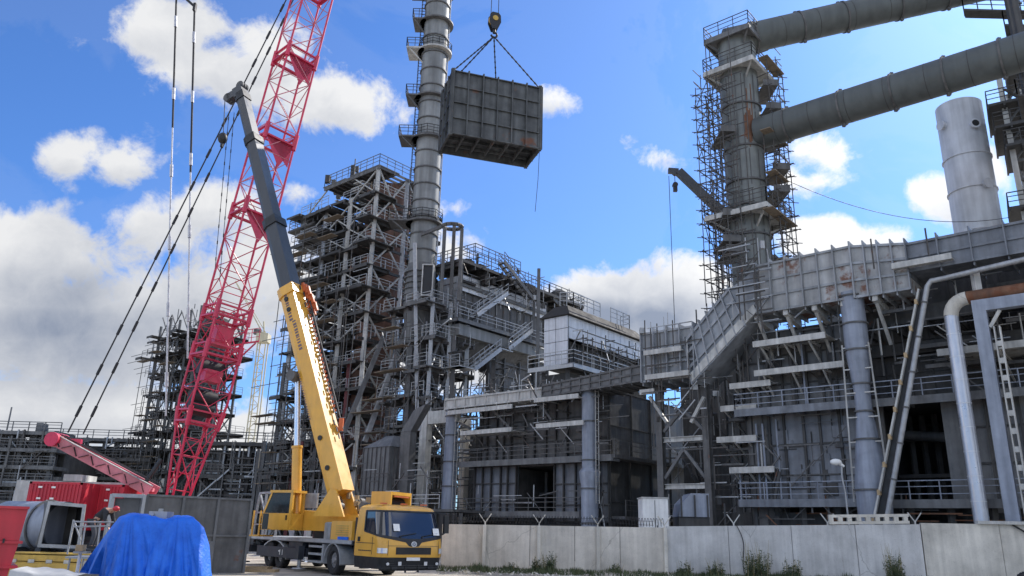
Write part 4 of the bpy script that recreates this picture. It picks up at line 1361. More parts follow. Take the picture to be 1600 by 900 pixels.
# ================================================================== PALE ROUND STACK AND RIGHT STEEL TOWER
sx = at(1530, 360, 58); top = at(1498, 168, 58)
cx, cy = sx.x - .05, 58
r_ = (at(1566, 340, 58).x - at(1499, 340, 58).x) / 2
st = thing('pale_stack', 'pale grey open round stack with nozzles rising behind the box duct', 'stack', (cx, cy, 12))
mb = MB(); mb.tube((cx, cy, 12), (cx, cy, top.z), r_, 36, caps=False); mb.tube((cx, cy, 12), (cx, cy, top.z), r_ - .06, 36, caps=False)
mb.tube((cx, cy, 12), (cx, cy, 12.2), r_ - .01, 36)
i_ = len(mb.v); mb.build('shell', 'stack_white', st)
for v in (232, 284, 350):
    z_ = at(1520, v + 2, 56).z; q = MB(); q.tube((cx, cy, z_), (cx, cy, z_ + .1), r_ + .1, 36); q.build('flange', 'stack_white', st)
for (u, v) in ((1521, 195), (1541, 288), (1471, 183), (1523, 360)):
    p_ = at(u, v, cy - r_); dx = max(-.98, min(.98, (p_.x - cx) / r_)); an = -math.acos(dx)
    d_ = V((math.cos(an), math.sin(an), 0)); b_ = V((cx, cy, p_.z)) + d_ * (r_ - .1)
    q = MB(); q.tube(b_, b_ + d_ * .45, .33, 16, caps=False); q.tube(b_, b_ + d_ * .4, .30, 16); q.tube(b_ + d_ * .38, b_ + d_ * .45, .42, 16, caps=True)
    nz = q.build('nozzle', 'stack_white', st)
    q = MB(); q.tube(b_ + d_ * .452, b_ + d_ * .46, .28, 16); q.build('nozzle_cover', 'black' if v == 195 else 'stack_white', nz)
rt = thing('steel_tower', 'open steel tower with pale columns and railed platforms at the right edge', 'tower', at(1580, 350, 54))
Y = 54
pL, pR = at(1594, 300, Y).x, at(1650, 300, Y).x
RTM = Matrix.Translation((pL, Y, 0)) @ Matrix.Rotation(R(-33), 4, 'Z') @ Matrix.Translation((-pL, -Y, 0))
zr0, zr1 = 12, at(1560, 145, Y).z
for (x, y, h_) in ((pL, Y, zr1 + 1.2), (pR, Y, zr1 + 8), (pL + .6, Y + 4.5, zr1 + 2), (pR, Y + 4.5, zr1 + 8), ((pL + pR) / 2, Y, zr1 + 4)):
    mb = MB(RTM); mb.beam((x, y, zr0), (x, y, h_), .38); mb.build('column', 'pale', rt)
mb = MB(RTM)
zz = zr0 + 2
while zz < zr1:
    mb.beam((pL, Y, zz), (pR, Y, zz), .18); mb.beam((pL, Y, zz), ((pL + pR) / 2, Y, zz + 1.6), .12); mb.beam(((pL + pR) / 2, Y, zz + 1.6), (pR, Y, zz), .12)
    mb.beam((pL, Y, zz), (pL + .6, Y + 4.5, zz), .15)
    zz += 1.6
mb.build('bracing', 'steel_mid', rt)
for v, ex in ((170, 1.1), (205, .9), (235, .4), (330, .9), (115, -.6)):
    z_ = at(1575, v, Y).z
    mb = MB(RTM); mb.box((pL - ex, Y - 1.0, z_), (pR + 1, Y + 4.5, z_ + .2))
    for k in range(5): mb.beam((pL - ex + k * 1.1, Y - 1, z_ - .1), (pL - ex + k * 1.1, Y + 4.5, z_ - .1), .14)
    o = mb.build('platform', 'steel_dark', rt)
    mb = MB(RTM); mb.rail([(pL - ex, Y + 4.4, z_ + .2), (pL - ex, Y - .95, z_ + .2), (pR + 1, Y - .95, z_ + .2)], 1.15, .07, 1.1); mb.build('railing', 'steel_dark', o)

# slack cable
a_ = V((TX + 2, TY, at(1215, 268, 52).z)); c_ = at(1600, 335, 56)
mb = MB(); pts = []
for k in range(25):
    f = k / 24; p_ = a_.lerp(c_, f); p_.z -= 1.9 * 4 * f * (1 - f); pts.append(p_)
mb.path(pts, .025, 5)
tag(mb.build('slack_cable', 'wire', None, a_), 'thin dark cable sagging from the scaffolded tower towards the right stack', 'cable')

# ================================================================== THINGS IN FRONT OF THE RIGHT BLOCK
# insulated silver pipe with an elbow
off = 2.6
pts = [P(fs(1527, 820, off), off, .2), P(fs(1505, 640, off), off, fp(1505, 640, off)[1])]
sb_, zb_ = fp(1487, 500, off)
pts = [P(sb_, off, .2), P(sb_, off, zb_ - .6)]
for k in range(7):
    a = PI / 2 * k / 6
    pts.append(P(sb_ + .9 * (1 - math.cos(a)), off, zb_ + .2 + .9 * math.sin(a)))
sv = thing('insulated_pipe', 'shiny silver insulated pipe rising and bending right behind the pale wall', 'pipe', P(sb_, off, 0))
mb = MB(); mb.pipe(pts[:3], .36, 20); mb.build('riser', 'silver', sv)
mb = MB(); mb.pipe(pts[2:], .37, 20); mb.build('elbow', 'concrete_pale', sv)
for k in range(1, 11):
    z_ = .2 + k * 1.25
    if z_ < zb_: mb = MB(); mb.tube(P(sb_, off, z_), P(sb_, off, z_ + .05), .372, 20); mb.build('band', 'cladding_side', sv)
pe_ = pts[-1]
mb = MB(); mb.tube(pe_ + e * .002, pe_ + e * 12, .36, 20); mb.build('horizontal_run', 'rustbeam', sv)
# gantry column with its beam
off = 3.1
s_ = fs(1556, 640, off); zt_ = fp(1535, 478, off)[1]
gc = thing('steel_portal', 'blue-grey steel column and beam with a perforated side at the right', 'portal', P(s_, off, 0))
mb = MB(); mb.beam(P(s_, off, 0), P(s_, off, zt_ - .3), .62, .5, n); mb.build('column', 'pipe_blue', gc)
mb = MB()
s2_ = s_ + .62
for ds in (0, .26): mb.beam(P(s2_ + ds - .1, off, 0), P(s2_ + ds - .1, off, zt_ - 1.2), .06, .3, n)
k = 0
while k * .9 < zt_ - 1.8:
    mb.beam(P(s2_ + .03, off, k * .9), P(s2_ + .03, off, k * .9 + .28), .22, .28, n); k += 1
mb.build('lacing', 'pale', gc)
mb = MB(); mb.beam(P(s_ - .31, off, zt_), P(s_ + 10, off, zt_), .5, .62, Z); mb.build('beam', 'pipe_blue', gc)
mb = MB(); mb.beam(P(s_ - .05, off - .6, zt_ + .32), P(s_ - .05, off - .6, zt_ + 2.2), .34); mb.beam(P(s_ + 3.6, off - .6, zt_ + .32), P(s_ + 3.6, off - .6, zt_ + 2.2), .34); mb.build('stub_post', 'pale', gc)
mb = MB(); mb.beam(P(s_ + .9, off, zt_ - .35), P(s_ + .35, off, zt_ - 1.2), .16); mb.build('knee_brace', 'pale', gc)
# leaning tubes
off = 3.0
lt = thing('leaning_conveyor', 'dark inclined chute with pale edge rails leaning against the round column', 'chute', P(fs(1362, 805, off), off, 1))
b0 = P(fs(1358, 806, off), off, fp(1358, 806, off)[1] - 1.0); b1 = P(fs(1436, 452, off), off, fp(1436, 452, off)[1])
b2 = P(fs(1378, 806, off), off, fp(1378, 806, off)[1] - 1.0); b3 = P(fs(1449, 447, off), off, fp(1449, 447, off)[1])
mb = MB(); mb.beam(b0, b1, .10, .3, n); mb.build('edge_rail', 'pale', lt)
k_ = n * -.12
mb = MB(); mb.hexa([b0 + k_ * 2, b2 + k_ * 2, b2 + k_, b0 + k_, b1 + k_ * 2, b3 + k_ * 2, b3 + k_, b1 + k_]); mb.build('trough', 'black', lt)
mb = MB()
for k in range(9): x = b0.lerp(b1, (k + .5) / 9); mb.beam(x - Z * .12, x + Z * .16, .15, .34, n)
mb.build('clamp', 'wood', lt)
b4 = P(fs(1470, 436, off), off, fp(1470, 436, off)[1]); b5 = P(fs(1640, 396, off), off, fp(1640, 396, off)[1])
lp = thing('silver_pipe', 'slender silver pipe leaning up to the duct and turning right beneath it', 'pipe', b2)
mb = MB(); mb.pipe([b2, b2.lerp(b3, .5), b3, b3.lerp(b4, .3) + Z * .18, b4, b5], .15, 12); mb.build('tube', 'galv', lp)
mb = MB(); q_ = (b3 - b2).normalized()
for k in range(7): x = b2.lerp(b3, (k + .5) / 7); mb.tube(x, x + q_ * .1, .19, 12)
mb.build('collar', 'steel_mid', lp)
# street lamp between the wall and the plant
Y = 42.5
lh = at(1306, 722, Y); bx = at(1318, 800, Y).x
sl_ = thing('street_lamp', 'white hooded street lamp on a bent pole behind the grey wall', 'lamp', (bx, Y, 0))
mb = MB(); zz = at(1318, 760, Y).z
mb.pipe([(bx + .25, Y, 0), (bx + .2, Y, zz - .3), (bx + .1, Y, zz + .5), (lh.x + .3, Y, lh.z)], .05, 8); mb.build('pole', 'galv', sl_)
mb = MB()
mb.sphere((lh.x, Y, lh.z), .22, 12, 8, (1.45, .9, .8)); mb.tube((lh.x + .1, Y, lh.z - .02), (lh.x + .42, Y, lh.z - .22), .11, 10, .06); mb.build('lamp_head', 'white', sl_)
# second mobile crane tip behind the tower
Y = 66
c0, c1_ = at(1125, 330, Y), at(1060, 268, Y)
m2 = thing('distant_crane', 'slim grey telescopic crane tip poking out left of the scaffolded tower', 'crane', (c0.x + 8, Y, 0))
base = c1_ + (c0 - c1_) * 4.2
mb = MB(); mb.beam(c0 + (c0 - c1_) * 1.2, c1_, .62, .7); mb.build('boom_tip', 'boom_grey', m2)
mb = MB(); mb.beam(base, c0 + (c0 - c1_) * 1.15, .85, .95); mb.build('boom', 'boom_grey', m2)
mb = MB(); mb.box((base.x - 1, Y - 1.2, 0), (base.x + 6, Y + 1.2, base.z + .3)); mb.build('carrier', 'boom_grey', m2)
mb = MB(); mb.beam(c1_, c1_ - V((.95, 0, -.05)), .35, .5); mb.tube(c1_ - V((.3, .2, .1)), c1_ - V((.3, -.2, .1)), .3, 12); mb.build('head_sheave', 'boom_grey', m2)
hk = at(1055, 293, Y)
mb = MB(); mb.tube((hk.x, Y, c1_.z), (hk.x, Y, hk.z), .035, 5); mb.build('hoist_rope', 'wire', m2)
mb = MB(); mb.beam((hk.x, Y, hk.z + .3), (hk.x, Y, hk.z - .4), .35); mb.tube((hk.x, Y - .2, hk.z + .25), (hk.x, Y + .2, hk.z + .25), .25, 12); mb.build('hook_block', 'black', m2)
r0 = at(1045, 275, Y); r1 = at(1045, 520, Y)
mb = MB(); mb.tube((r0.x, Y, r0.z), (r0.x, Y, r1.z), .03, 5); mb.build('hanging_rope', 'wire', m2)
# ================================================================== TALL RINGED STACK
cyk = 76.0
cxk = at(671, 220, cyk).x
rk = 1.38
zk0, zk1 = 14.0, 66.0
ck = thing('ringed_stack', 'tall grey ringed chimney stack with ladder landings, left of the hanging steel box', 'chimney', (cxk, cyk, 14))
mb = MB(); mb.tube((cxk, cyk, at(650, 415, cyk).z), (cxk, cyk, zk1), rk, 36); mb.build('shell', 'stack', ck)
zb_ = at(652, 415, cyk).z; zc_ = at(652, 478, cyk).z
mb = MB(); mb.tube((cxk, cyk, zc_), (cxk, cyk, zb_ - .02), rk * 1.2, 28, rk * 1.04); mb.tube((cxk, cyk, zc_ - 5), (cxk, cyk, zc_ - .02), rk * .75, 28, rk * 1.2); mb.tube((cxk, cyk, zk0 - 6), (cxk, cyk, zc_ - 5.02), rk * .6, 28, rk * .75)
for k in range(6): mb.tube((cxk, cyk, zc_ + .6 * k + .3), (cxk, cyk, zc_ + .6 * k + .38), rk * 1.2 + .1, 28)
mb.build('base_cone', 'steel', ck)
# dark door in the base with pale frame
dl, dr = at(661, 440, cyk - 2), at(674, 440, cyk - 2)
mb = MB(); z0_, z1_ = at(668, 462, cyk - 2).z, at(668, 416, cyk - 2).z
mb.box((dl.x, cyk - 2.25, z0_), (dr.x + .1, cyk - .5, z1_)); dr_ = mb.build('inspection_door', 'black', ck)
mb = MB()
for x in (dl.x - .12, dr.x + .1): mb.box((x, cyk - 2.4, z0_ - .1), (x + .12, cyk - .5, z1_ + .1))
mb.box((dl.x, cyk - 2.4, z1_), (dr.x + .1, cyk - .5, z1_ + .12)); mb.box((dl.x, cyk - 2.4, z0_ - .12), (dr.x + .1, cyk - .5, z0_)); mb.build('frame', 'pale', dr_)
v = 396
while v > -60:
    z_ = at(668, v, cyk).z
    q = MB(); q.tube((cxk, cyk, z_), (cxk, cyk, z_ + .13), rk + .13, 30); q.build('stiffening_ring', 'steel_mid', ck)
    v -= 25.5
for v, w_ in ((352, 1.5), (222, 1.2), (158, .9), (85, 1.1), (40, .8), (-10, 1.2)):
    z_ = at(655, v, cyk).z
    mb = MB(); mb.tube((cxk, cyk, z_), (cxk, cyk, z_ + .18), rk + .55, 24)
    mb.box((cxk - rk - 1.5 * w_, cyk - 1.3, z_), (cxk - rk + .3, cyk + 1.3, z_ + .18))
    mb.beam((cxk - rk - 1.2 * w_, cyk - 1.2, z_), (cxk - rk + .2, cyk - .6, z_ - 1.5), .12)
    o = mb.build('landing', 'steel_mid' if v != 85 else 'pale', ck)
    mb = MB()
    x0 = cxk - rk - 1.5 * w_
    mb.rail([(cxk - rk + .2, cyk - 1.27, z_ + .18), (x0, cyk - 1.27, z_ + .18), (x0, cyk + 1.27, z_ + .18), (cxk - rk + .2, cyk + 1.27, z_ + .18)], 1.15, .06, .9)
    if v in (222, 85, 352, -10):
        ring = [V((cxk + math.cos(t_) * (rk + .5), cyk + math.sin(t_) * (rk + .5), z_ + .18)) for t_ in [PI * k / 8 * 2 - 2.4 for k in range(13)]]
        mb.rail(ring, 1.1, .05, .9)
    mb.build('railing', 'steel_dark', o)
mb = MB()
mb.ladder((cxk - rk - .35, cyk - .2, at(655, 352, cyk).z), (cxk - rk - .35, cyk - .2, zk1), .55, (0, 1, 0), cage=1)
mb.build('caged_ladder', 'steel_dark', ck)
mb = MB(); mb.beam((cxk + rk + .1, cyk, zb_), (cxk + rk + .1, cyk, zk1), .12); mb.build('cable_tray', 'galv', ck)


# ================================================================== generic floor-by-floor steel tower
def steel_tower(name, label, C, a_dir, b_dir, la, lb, na, nb_, zs, ztop_, colw, mcol, mdeck, mrail, mbrace, over=0.0, seed=1, vessel=None, group=None, inner=.5, ragged=.0, tang=0):
    t = thing(name, label, 'tower', C, group)
    rnd = random.Random(seed)
    C = V(C); W = lambda a, b_, z: V((C.x, C.y, 0)) + a_dir * a + b_dir * b_ + Z * z
    for i in range(na + 1):
        for j in range(nb_ + 1):
            if 0 < i < na and 0 < j < nb_: continue
            mb = MB(); big = 1.0 if (j == 0 or i == 0) else .8
            mb.beam(W(la * i / na, lb * j / nb_, 0), W(la * i / na, lb * j / nb_, ztop_ - (rnd.uniform(0, ragged) if i > 0 else 0)), colw * big, None)
            mb.build('column', mcol(i, j), t)
    for k, z_ in enumerate(zs):
        mb = MB()
        oa0, oa1 = rnd.uniform(.2, over), rnd.uniform(.2, over * 1.5)
        ob = rnd.uniform(.2, over)
        # deck around a central void
        ns_ = na * 2
        for q in range(ns_):
            if rnd.random() < .12: continue
            x0_, x1_ = -oa0 + (la + oa0 + oa1) * q / ns_, -oa0 + (la + oa0 + oa1) * (q + 1) / ns_
            ex_ = rnd.uniform(-.3, over * .9); dz_ = rnd.uniform(-.3, .3) if q > 0 else 0
            mb.par(W(x0_, -ob - ex_, z_ + dz_), a_dir * (x1_ - x0_ - .01), b_dir * (ob + ex_ + lb * .28), Z * .1)
            mb.beam(W(x0_, -ob - ex_, z_ + dz_ - .05), W(x1_, -ob - ex_, z_ + dz_ - .05), .1, rnd.uniform(.15, .4))
        mb.par(W(-oa0, lb * .72, z_), a_dir * (la + oa0 + oa1), b_dir * (lb * .28 + ob), Z * .12)
        mb.par(W(la * .62, lb * .28 + .01, z_), a_dir * (la * .38 + oa1), b_dir * (lb * .44 - .02), Z * .12)
        for q in range(na * 2 + 1): mb.beam(W(la * q / (na * 2), -ob, z_ - .16), W(la * q / (na * 2), lb + ob, z_ - .16), .16, .3)
        for q in (lb * .28, lb * .72, lb + ob - .05): mb.beam(W(-oa0, q, z_ - .14), W(la + oa1, q, z_ - .14), .14, .36)
        o = mb.build('floor_deck', mdeck, t)
        mb = MB(); mb.rail([W(-oa0, -ob, z_ + .12), W(-oa0, lb + ob, z_ + .12)], 1.1, .05, 1.5)
        for q in range(ns_):
            if rnd.random() < .72: x0_, x1_ = -oa0 + (la + oa0 + oa1) * q / ns_, -oa0 + (la + oa0 + oa1) * (q + 1) / ns_; o_ = -ob - rnd.uniform(0, .5); mb.rail([W(x0_, o_, z_ + .1), W(x1_, o_, z_ + .1)], rnd.uniform(.9, 1.3), .05, 1.4)
        # toe boards, pipes and gear lying about
        for q in range(10):
            p = W(rnd.uniform(0, la), rnd.uniform(0, lb), z_ + .12)
            if rnd.random() < .6: mb.beam(p, p + Z * rnd.uniform(.5, 2.2), rnd.uniform(.05, .18))
            else: mb.beam(p + Z * rnd.uniform(.2, 2), p + a_dir * rnd.uniform(-3, 3) + Z * rnd.uniform(.2, 2), rnd.uniform(.06, .22))
        mb.build('railing', mrail, o)
    zz = [0] + list(zs) + [ztop_]
    for k in range(len(zz) - 1):
        mb = MB(); lo, hi = zz[k], zz[k + 1]
        if hi - lo < 1: continue
        for j in range(nb_):
            b0_, b1_ = lb * j / nb_, lb * (j + 1) / nb_
            m_ = (b0_ + b1_) / 2
            if k % 2 == 0: mb.beam(W(0, b0_, hi), W(0, m_, lo + .2), .16); mb.beam(W(0, b1_, hi), W(0, m_, lo + .2), .16)
            else: mb.beam(W(0, b0_, lo + .2), W(0, m_, hi), .16); mb.beam(W(0, b1_, lo + .2), W(0, m_, hi), .16)
        for i in range(na):
            a0_, a1_ = la * i / na, la * (i + 1) / na
            if rnd.random() < .75: mb.beam(W(a0_, 0, lo + .2), W(a1_, 0, hi), .13)
            if rnd.random() < .4: mb.beam(W(a1_, 0, lo + .2), W(a0_, 0, hi), .13)
            if rnd.random() < .7: mb.beam(W(a0_, lb, lo + .2), W(a1_, lb, hi), .13)
        mb.build('cross_bracing', mbrace, t)
    if inner:
        mb = MB()
        for q in range(int(inner * 60)):
            z_ = rnd.uniform(2, zs[-1]); p = W(rnd.uniform(.1, .95) * la, rnd.uniform(.2, .95) * lb, z_)
            r__ = rnd.random()
            if r__ < .45: mb.beam(p, p + Z * rnd.uniform(1, 5), rnd.uniform(.08, .3))
            elif r__ < .8: mb.beam(p, p + a_dir * rnd.uniform(-4, 4), rnd.uniform(.08, .3))
            else: mb.beam(p, p + a_dir * rnd.uniform(-3, 3) + Z * rnd.uniform(-3, 3), rnd.uniform(.08, .2))
        for q in range(int(inner * 12)):
            z_ = rnd.uniform(3, zs[-1] - 2); p = W(rnd.uniform(.1, .8) * la, rnd.uniform(.3, .8) * lb, z_)
            mb.par(p, a_dir * rnd.uniform(.8, 2.4), b_dir * rnd.uniform(.6, 1.8), Z * rnd.uniform(.8, 2.2))
        mb.build('equipment', 'steel_dark', t)
    if tang:
        mb = MB(); pk = MB(); a_ = -.5
        while a_ < la * (.95 if tang > 300 else .7):
            for b__ in (-over - .9, -over - 2.0):
                zt2 = min(ztop_, zs[-1]) - rnd.uniform(0, 9) - (3 if a_ < la * .25 else 0); zb2 = rnd.uniform(2, 6)
                mb.beam(W(a_ + rnd.uniform(-.1, .1), b__, zb2), W(a_, b__, zt2), .07)
            a_ += 1.75
        z_ = 5.0
        while z_ < zs[-1] - 2:
            for b__ in (-over - .9, -over - 2.0):
                x0_ = rnd.uniform(-.5, la * .5); x1_ = x0_ + rnd.uniform(2, la * .7); mb.beam(W(x0_, b__, z_), W(min(x1_, la + over * 2), b__, z_ + rnd.uniform(-.1, .1)), .06)
            if rnd.random() < .65:
                x0_ = rnd.uniform(0, la * .7); pk.beam(W(x0_, -over - 1.4, z_), W(x0_ + rnd.uniform(1.5, 4), -over - 1.4, z_), .9, .07, Z)
            z_ += rnd.uniform(.8, 1.3)
        mb.build('scaffold_tubing', 'scaf', t); pk.build('planking', 'plank', t)
        tangle(t, W, ((-over, la + over), (-over, lb * .9), (3, zs[-1] + 1)), tang, seed + 200, mats=('scaf', 'galv', 'steel', 'plank'))
    return t, W


d = -e; bk = -n
CE = at(592, 262, 78); CE.z = 0
zE = at(592, 262, 78).z
zsE = [7.5, 10.2, 12.8, 15.4, 18.0, 20.6, 23.2, 25.8, 28.4, 31.0, 33.6, 36.6]
tE_, WE = steel_tower('process_tower', 'tall open steel process tower with many floors between the yellow boom and the ringed stack', CE, d, bk, 13.2, 8.5, 3, 2, zsE, zE,
                      .42, lambda i, j: 'pale' if (j == 0 and i <= 1) else ('galv' if i == 0 or j == 0 else 'steel_mid'), 'steel_dark', 'galv', 'pale', over=1.0, seed=5, inner=1.5, ragged=4, tang=420)  # lighter steel on front columns, rails and braces imitates caught light
# top deck with its overhang and handrail
mb = MB(); mb.par(WE(-.4, -.3, zE + .1), d * 5.0, bk * 3.0, Z * .1); mb.par(WE(-.4, 5.2, zE + .1), d * 9.5, bk * 3.6, Z * .1); mb.par(WE(5.4, -.3, zE + .1), d * 4.2, bk * 5.3, Z * .1)
for k in range(12): mb.beam(WE(-.3 + k * .85, -.3, zE - .05), WE(-.3 + k * .85, 8.8, zE - .05), .1, .25)
for k in range(5): mb.beam(WE(-.4, -.2 + k * 2.2, zE - .1), WE(9.4, -.2 + k * 2.2, zE - .1), .14, .4)
o = mb.build('top_deck', 'steel_mid', tE_)
mb = MB(); mb.rail([WE(9.4, 8.7, zE + .2), WE(9.4, -.25, zE + .2), WE(-.35, -.25, zE + .2), WE(-.35, 8.7, zE + .2)], 1.3, .06, 1.1)
mb.beam(WE(7, 2, zE), WE(7, 2, zE + 4), .12); mb.beam(WE(7.8, 2, zE + 2), WE(6.2, 2, zE + 2), .08)
for k in range(6): mb.beam(WE(7 + .8 * k, 1 + (k % 3), zE + .3), WE(7 + .8 * k, 1 + (k % 3), zE + 1.0 + .5 * (k % 2)), .5)
mb.build('railing', 'steel_mid', o)
mb = MB(); mb.par(WE(10.6, -.6, zE - 4.3), d * 4.8, bk * 8, Z * .25); o = mb.build('floor_deck', 'steel_dark', tE_)
mb = MB(); mb.rail([WE(15.3, 7, zE - 4.05), WE(15.3, -.5, zE - 4.05), WE(10.6, -.5, zE - 4.05)], 1.3, .06, 1.1); mb.build('railing', 'steel_mid', o)
vc = WE(3.4, 4.6, 0)
mb = MB(); mb.tube(vc + Z * 6, vc + Z * (zE - .3), 2.55, 28); vs = mb.build('vessel', 'brown', tE_)
mb = MB()
for z_ in (12, 17, 22, 27, 32, 36): mb.tube(vc + Z * z_, vc + Z * (z_ + .2), 2.7, 28)
mb.build('ring', 'steel_mid', vs)
# the two long diagonal struts
for (u0, v0, u1, v1, Y0, Y1, mm, w_) in ((639, 500, 570, 690, 77, 75, 'galv', .42), (602, 520, 537, 676, 77.5, 76, 'steel', .42), (648, 380, 652, 640, 73.5, 73.5, 'galv', .35)):
    mb = MB(); mb.beam(at(u0, v0, Y0), at(u1, v1, Y1), w_); mb.build('strut', mm, tE_)
mb = MB()
for (u, v0, v1, Y) in ((541, 560, 690, 79), (465, 690, 760, 77)):
    a_ = at(u + 6, v0, Y); c_ = at(u - 4, v1, Y); mb.beam((a_.x, Y, a_.z), (a_.x, Y, c_.z), .42)
mb.build('red_column', 'maroon', tE_)

# planks and hung scaffolding under the top deck, gear on top of it
mb = MB(); rnd = random.Random(61)
for k in range(34):
    p = WE(rnd.uniform(-.8, 9), rnd.uniform(-.8, 8), zE - rnd.uniform(.5, 2.6)); mb.beam(p, p + (d if rnd.random() < .5 else bk) * rnd.uniform(1.2, 3), .45, .07, Z)
mb.build('planking', 'pale', tE_, None, False)
mb = MB()
for k in range(26):
    p = WE(rnd.uniform(3, 10), rnd.uniform(-.6, 7), zE + .35); h_ = rnd.uniform(.3, 1.5)
    if rnd.random() < .5: mb.beam(p, p + Z * h_, rnd.uniform(.2, .6))
    else: mb.beam(p + Z * h_, p + d * rnd.uniform(-2, 2) + Z * h_, rnd.uniform(.06, .2))
for k in range(14):
    p = WE(rnd.uniform(9, 15), rnd.uniform(-.6, 7), zE - 4); mb.beam(p, p + Z * rnd.uniform(1, 4), .09)
mb.build('equipment', 'steel_dark', tE_)
# framed tower carrying the ringed stack
CS = V((cxk + 1.7, cyk - 3.0, 0)); zS = at(650, 478, 76).z
steel_tower('stack_trestle', 'cluttered steel trestle with decks under the foot of the ringed stack', CS, d, bk, 5.6, 5, 2, 2, [5.5, 8.3, 11, 13.8, 16.6, 19.6, zS - .6], zS, .36,
            lambda i, j: 'galv' if i == 0 else 'steel', 'steel_mid', 'galv', 'steel', over=.9, seed=71, inner=.9, tang=200)

# lower annex left of it
CA = at(505, 570, 80); zA = at(470, 566, 84).z; CA.z = 0
tA_, WA = steel_tower('annex_frame', 'lower open steel frame left of the tall process tower, behind the yellow boom', CA, d, bk, 7.0, 9, 2, 2, [4.2, 7.0, 9.8, 12.6, 15.2], zA, .34,
                      lambda i, j: 'maroon' if (i + j) % 3 == 1 else 'steel', 'steel_dark', 'steel', 'steel', over=.8, seed=9, inner=.9, tang=120)

# dark lattice tower far left
CL = at(283, 700, 112); CL.z = 0
zL_ = at(260, 492, 118).z
tL_, WL = steel_tower('scaffolded_shaft', 'distant dark scaffolded tower behind the red lattice boom', CL, d, bk, 12.0, 7, 4, 2, [6 + 2.9 * k for k in range(int((zL_ - 7) / 2.9) + 1)], zL_, .32,
                      lambda i, j: 'steel_mid', 'steel_dark', 'steel_mid', 'steel_mid', over=1.6, seed=14, inner=1.2, ragged=2, tang=260)
vc = WL(2.5, 3.5, 0); mb = MB(); mb.tube(vc, vc + Z * (zL_ - 1), 2.2, 20); mb.build('vessel', 'steel_dark', tL_)
mb = MB()
rnd = random.Random(8)
for k in range(16): p = WL(rnd.uniform(0, 11), rnd.uniform(0, 9), zL_); mb.beam(p, p + Z * rnd.uniform(.4, 1.6), .1)
mb.build('top_pole', 'steel_mid', tL_)


# ================================================================== CLAD PROCESS BUILDING (upper centre)
def local(org):
    return lambda s_, o_, z_: V((org.x, org.y, 0)) + e * s_ + n * o_ + Z * z_


GY = 75.0
g0 = at(716, 465, GY)
PG = local(g0)
gs = lambda u, v, o_=0: (hit(u, v, PG(0, o_, 0), n) - PG(0, 0, 0)).dot(e)          # along the front
gd_ = lambda u, v, s_=0: -(hit(u, v, PG(s_, 0, 0), e) - PG(0, 0, 0)).dot(n)          # depth along the side
gt, gb = at(716, 430, GY).z, at(716, 500, GY).z
wF = -gs(670, 470); wS = gd_(852, 520)
pb = thing('process_building', 'grey clad process building with stairs, walkways and a cluttered railed roof deck', 'building', PG(-2, -5, 0))


def clad(parent, o, ax, az, nx, nz, out, m, name='cladding'):
    mb = MB(); o, ax, az, out = V(o), V(ax), V(az), V(out)
    g_ = .05
    for i in range(nx):
        for j in range(nz):
            a0 = ax * (i / nx); a1 = ax * (1 / nx); z0_ = az * (j / nz); z1_ = az * (1 / nz)
            au, zu = a1.normalized() * g_, z1_.normalized() * g_
            mb.par(o + a0 + au / 2 + z0_ + zu / 2 + out * (.006 * ((i * 3 + j * 5) % 4)), a1 - au, z1_ - zu, -out * .12)
    w = mb.build(name, m, parent)
    mb = MB(); mb.par(o - out * .1, ax, az, -out * .1); mb.build('backing', 'steel_dark', w)
    return w


clad(pb, PG(-wF, 0, gb), e * wF, Z * (gt - gb), 3, 3, n, 'cladding')
zs1 = gt - (gt - gb) * .32
clad(pb, PG(.0, -.1, zs1), -n * wS, Z * (gt - zs1 + .2), 10, 1, e, 'cladding_side')
pw = MB(); pr = MB(); plate_wall(pw, pr, PG(-.3, -.1, gb), -n * wS, Z * (zs1 - gb), 12, 1, e)
w = pw.build('wall', 'steel_mid', pb); pr.build('stiffener_grid', 'steel', w)
mb = MB(); mb.par(PG(-wF, -wS, gb), e * .2, n * (wS - .3), Z * (gt - gb)); mb.par(PG(-wF + .2, -wS, gb), e * (wF - .5), n * .2, Z * (gt - gb)); mb.par(PG(-wF + .2, -wS + .2, gt - .2), e * (wF - .6), n * (wS - .6), Z * .2)
mb.par(PG(-wF + .2, -wS + .2, gb), e * (wF - .6), n * (wS - .6), Z * .2); mb.build('structural_shell', 'steel_dark', pb)


def walkway(parent, P_, pts, wdir, w_, z_, m='steel', mr='galv', h=1.1, edge=.3):
    """a strip walkway: pts are (s,o) outer-edge corners"""
    mb = MB(); q = [P_(a, b, z_) for a, b in pts]
    for (p, r_), wd in zip(zip(q, q[1:]), wdir):
        mb.par(p, r_ - p, wd * w_, Z * .08); mb.par(p - Z * edge, r_ - p, wd * .08, Z * edge)
    o = mb.build('walkway', m, parent)
    mb = MB(); mb.rail([x + Z * .08 for x in q], h, .06, 1.4); mb.build('railing', mr, o)
    return o


# main walkway round the clad box (level of its foot)
walkway(pb, PG, [(-wF - .8, 1.2), (1.3, 1.2), (1.3, -wS)], [-n, -e], 1.25, gb - .2, m='steel')
walkway(pb, PG, [(.2, -.2), (.2, -wS)], [-e], .3, gt - .75, mr='steel')
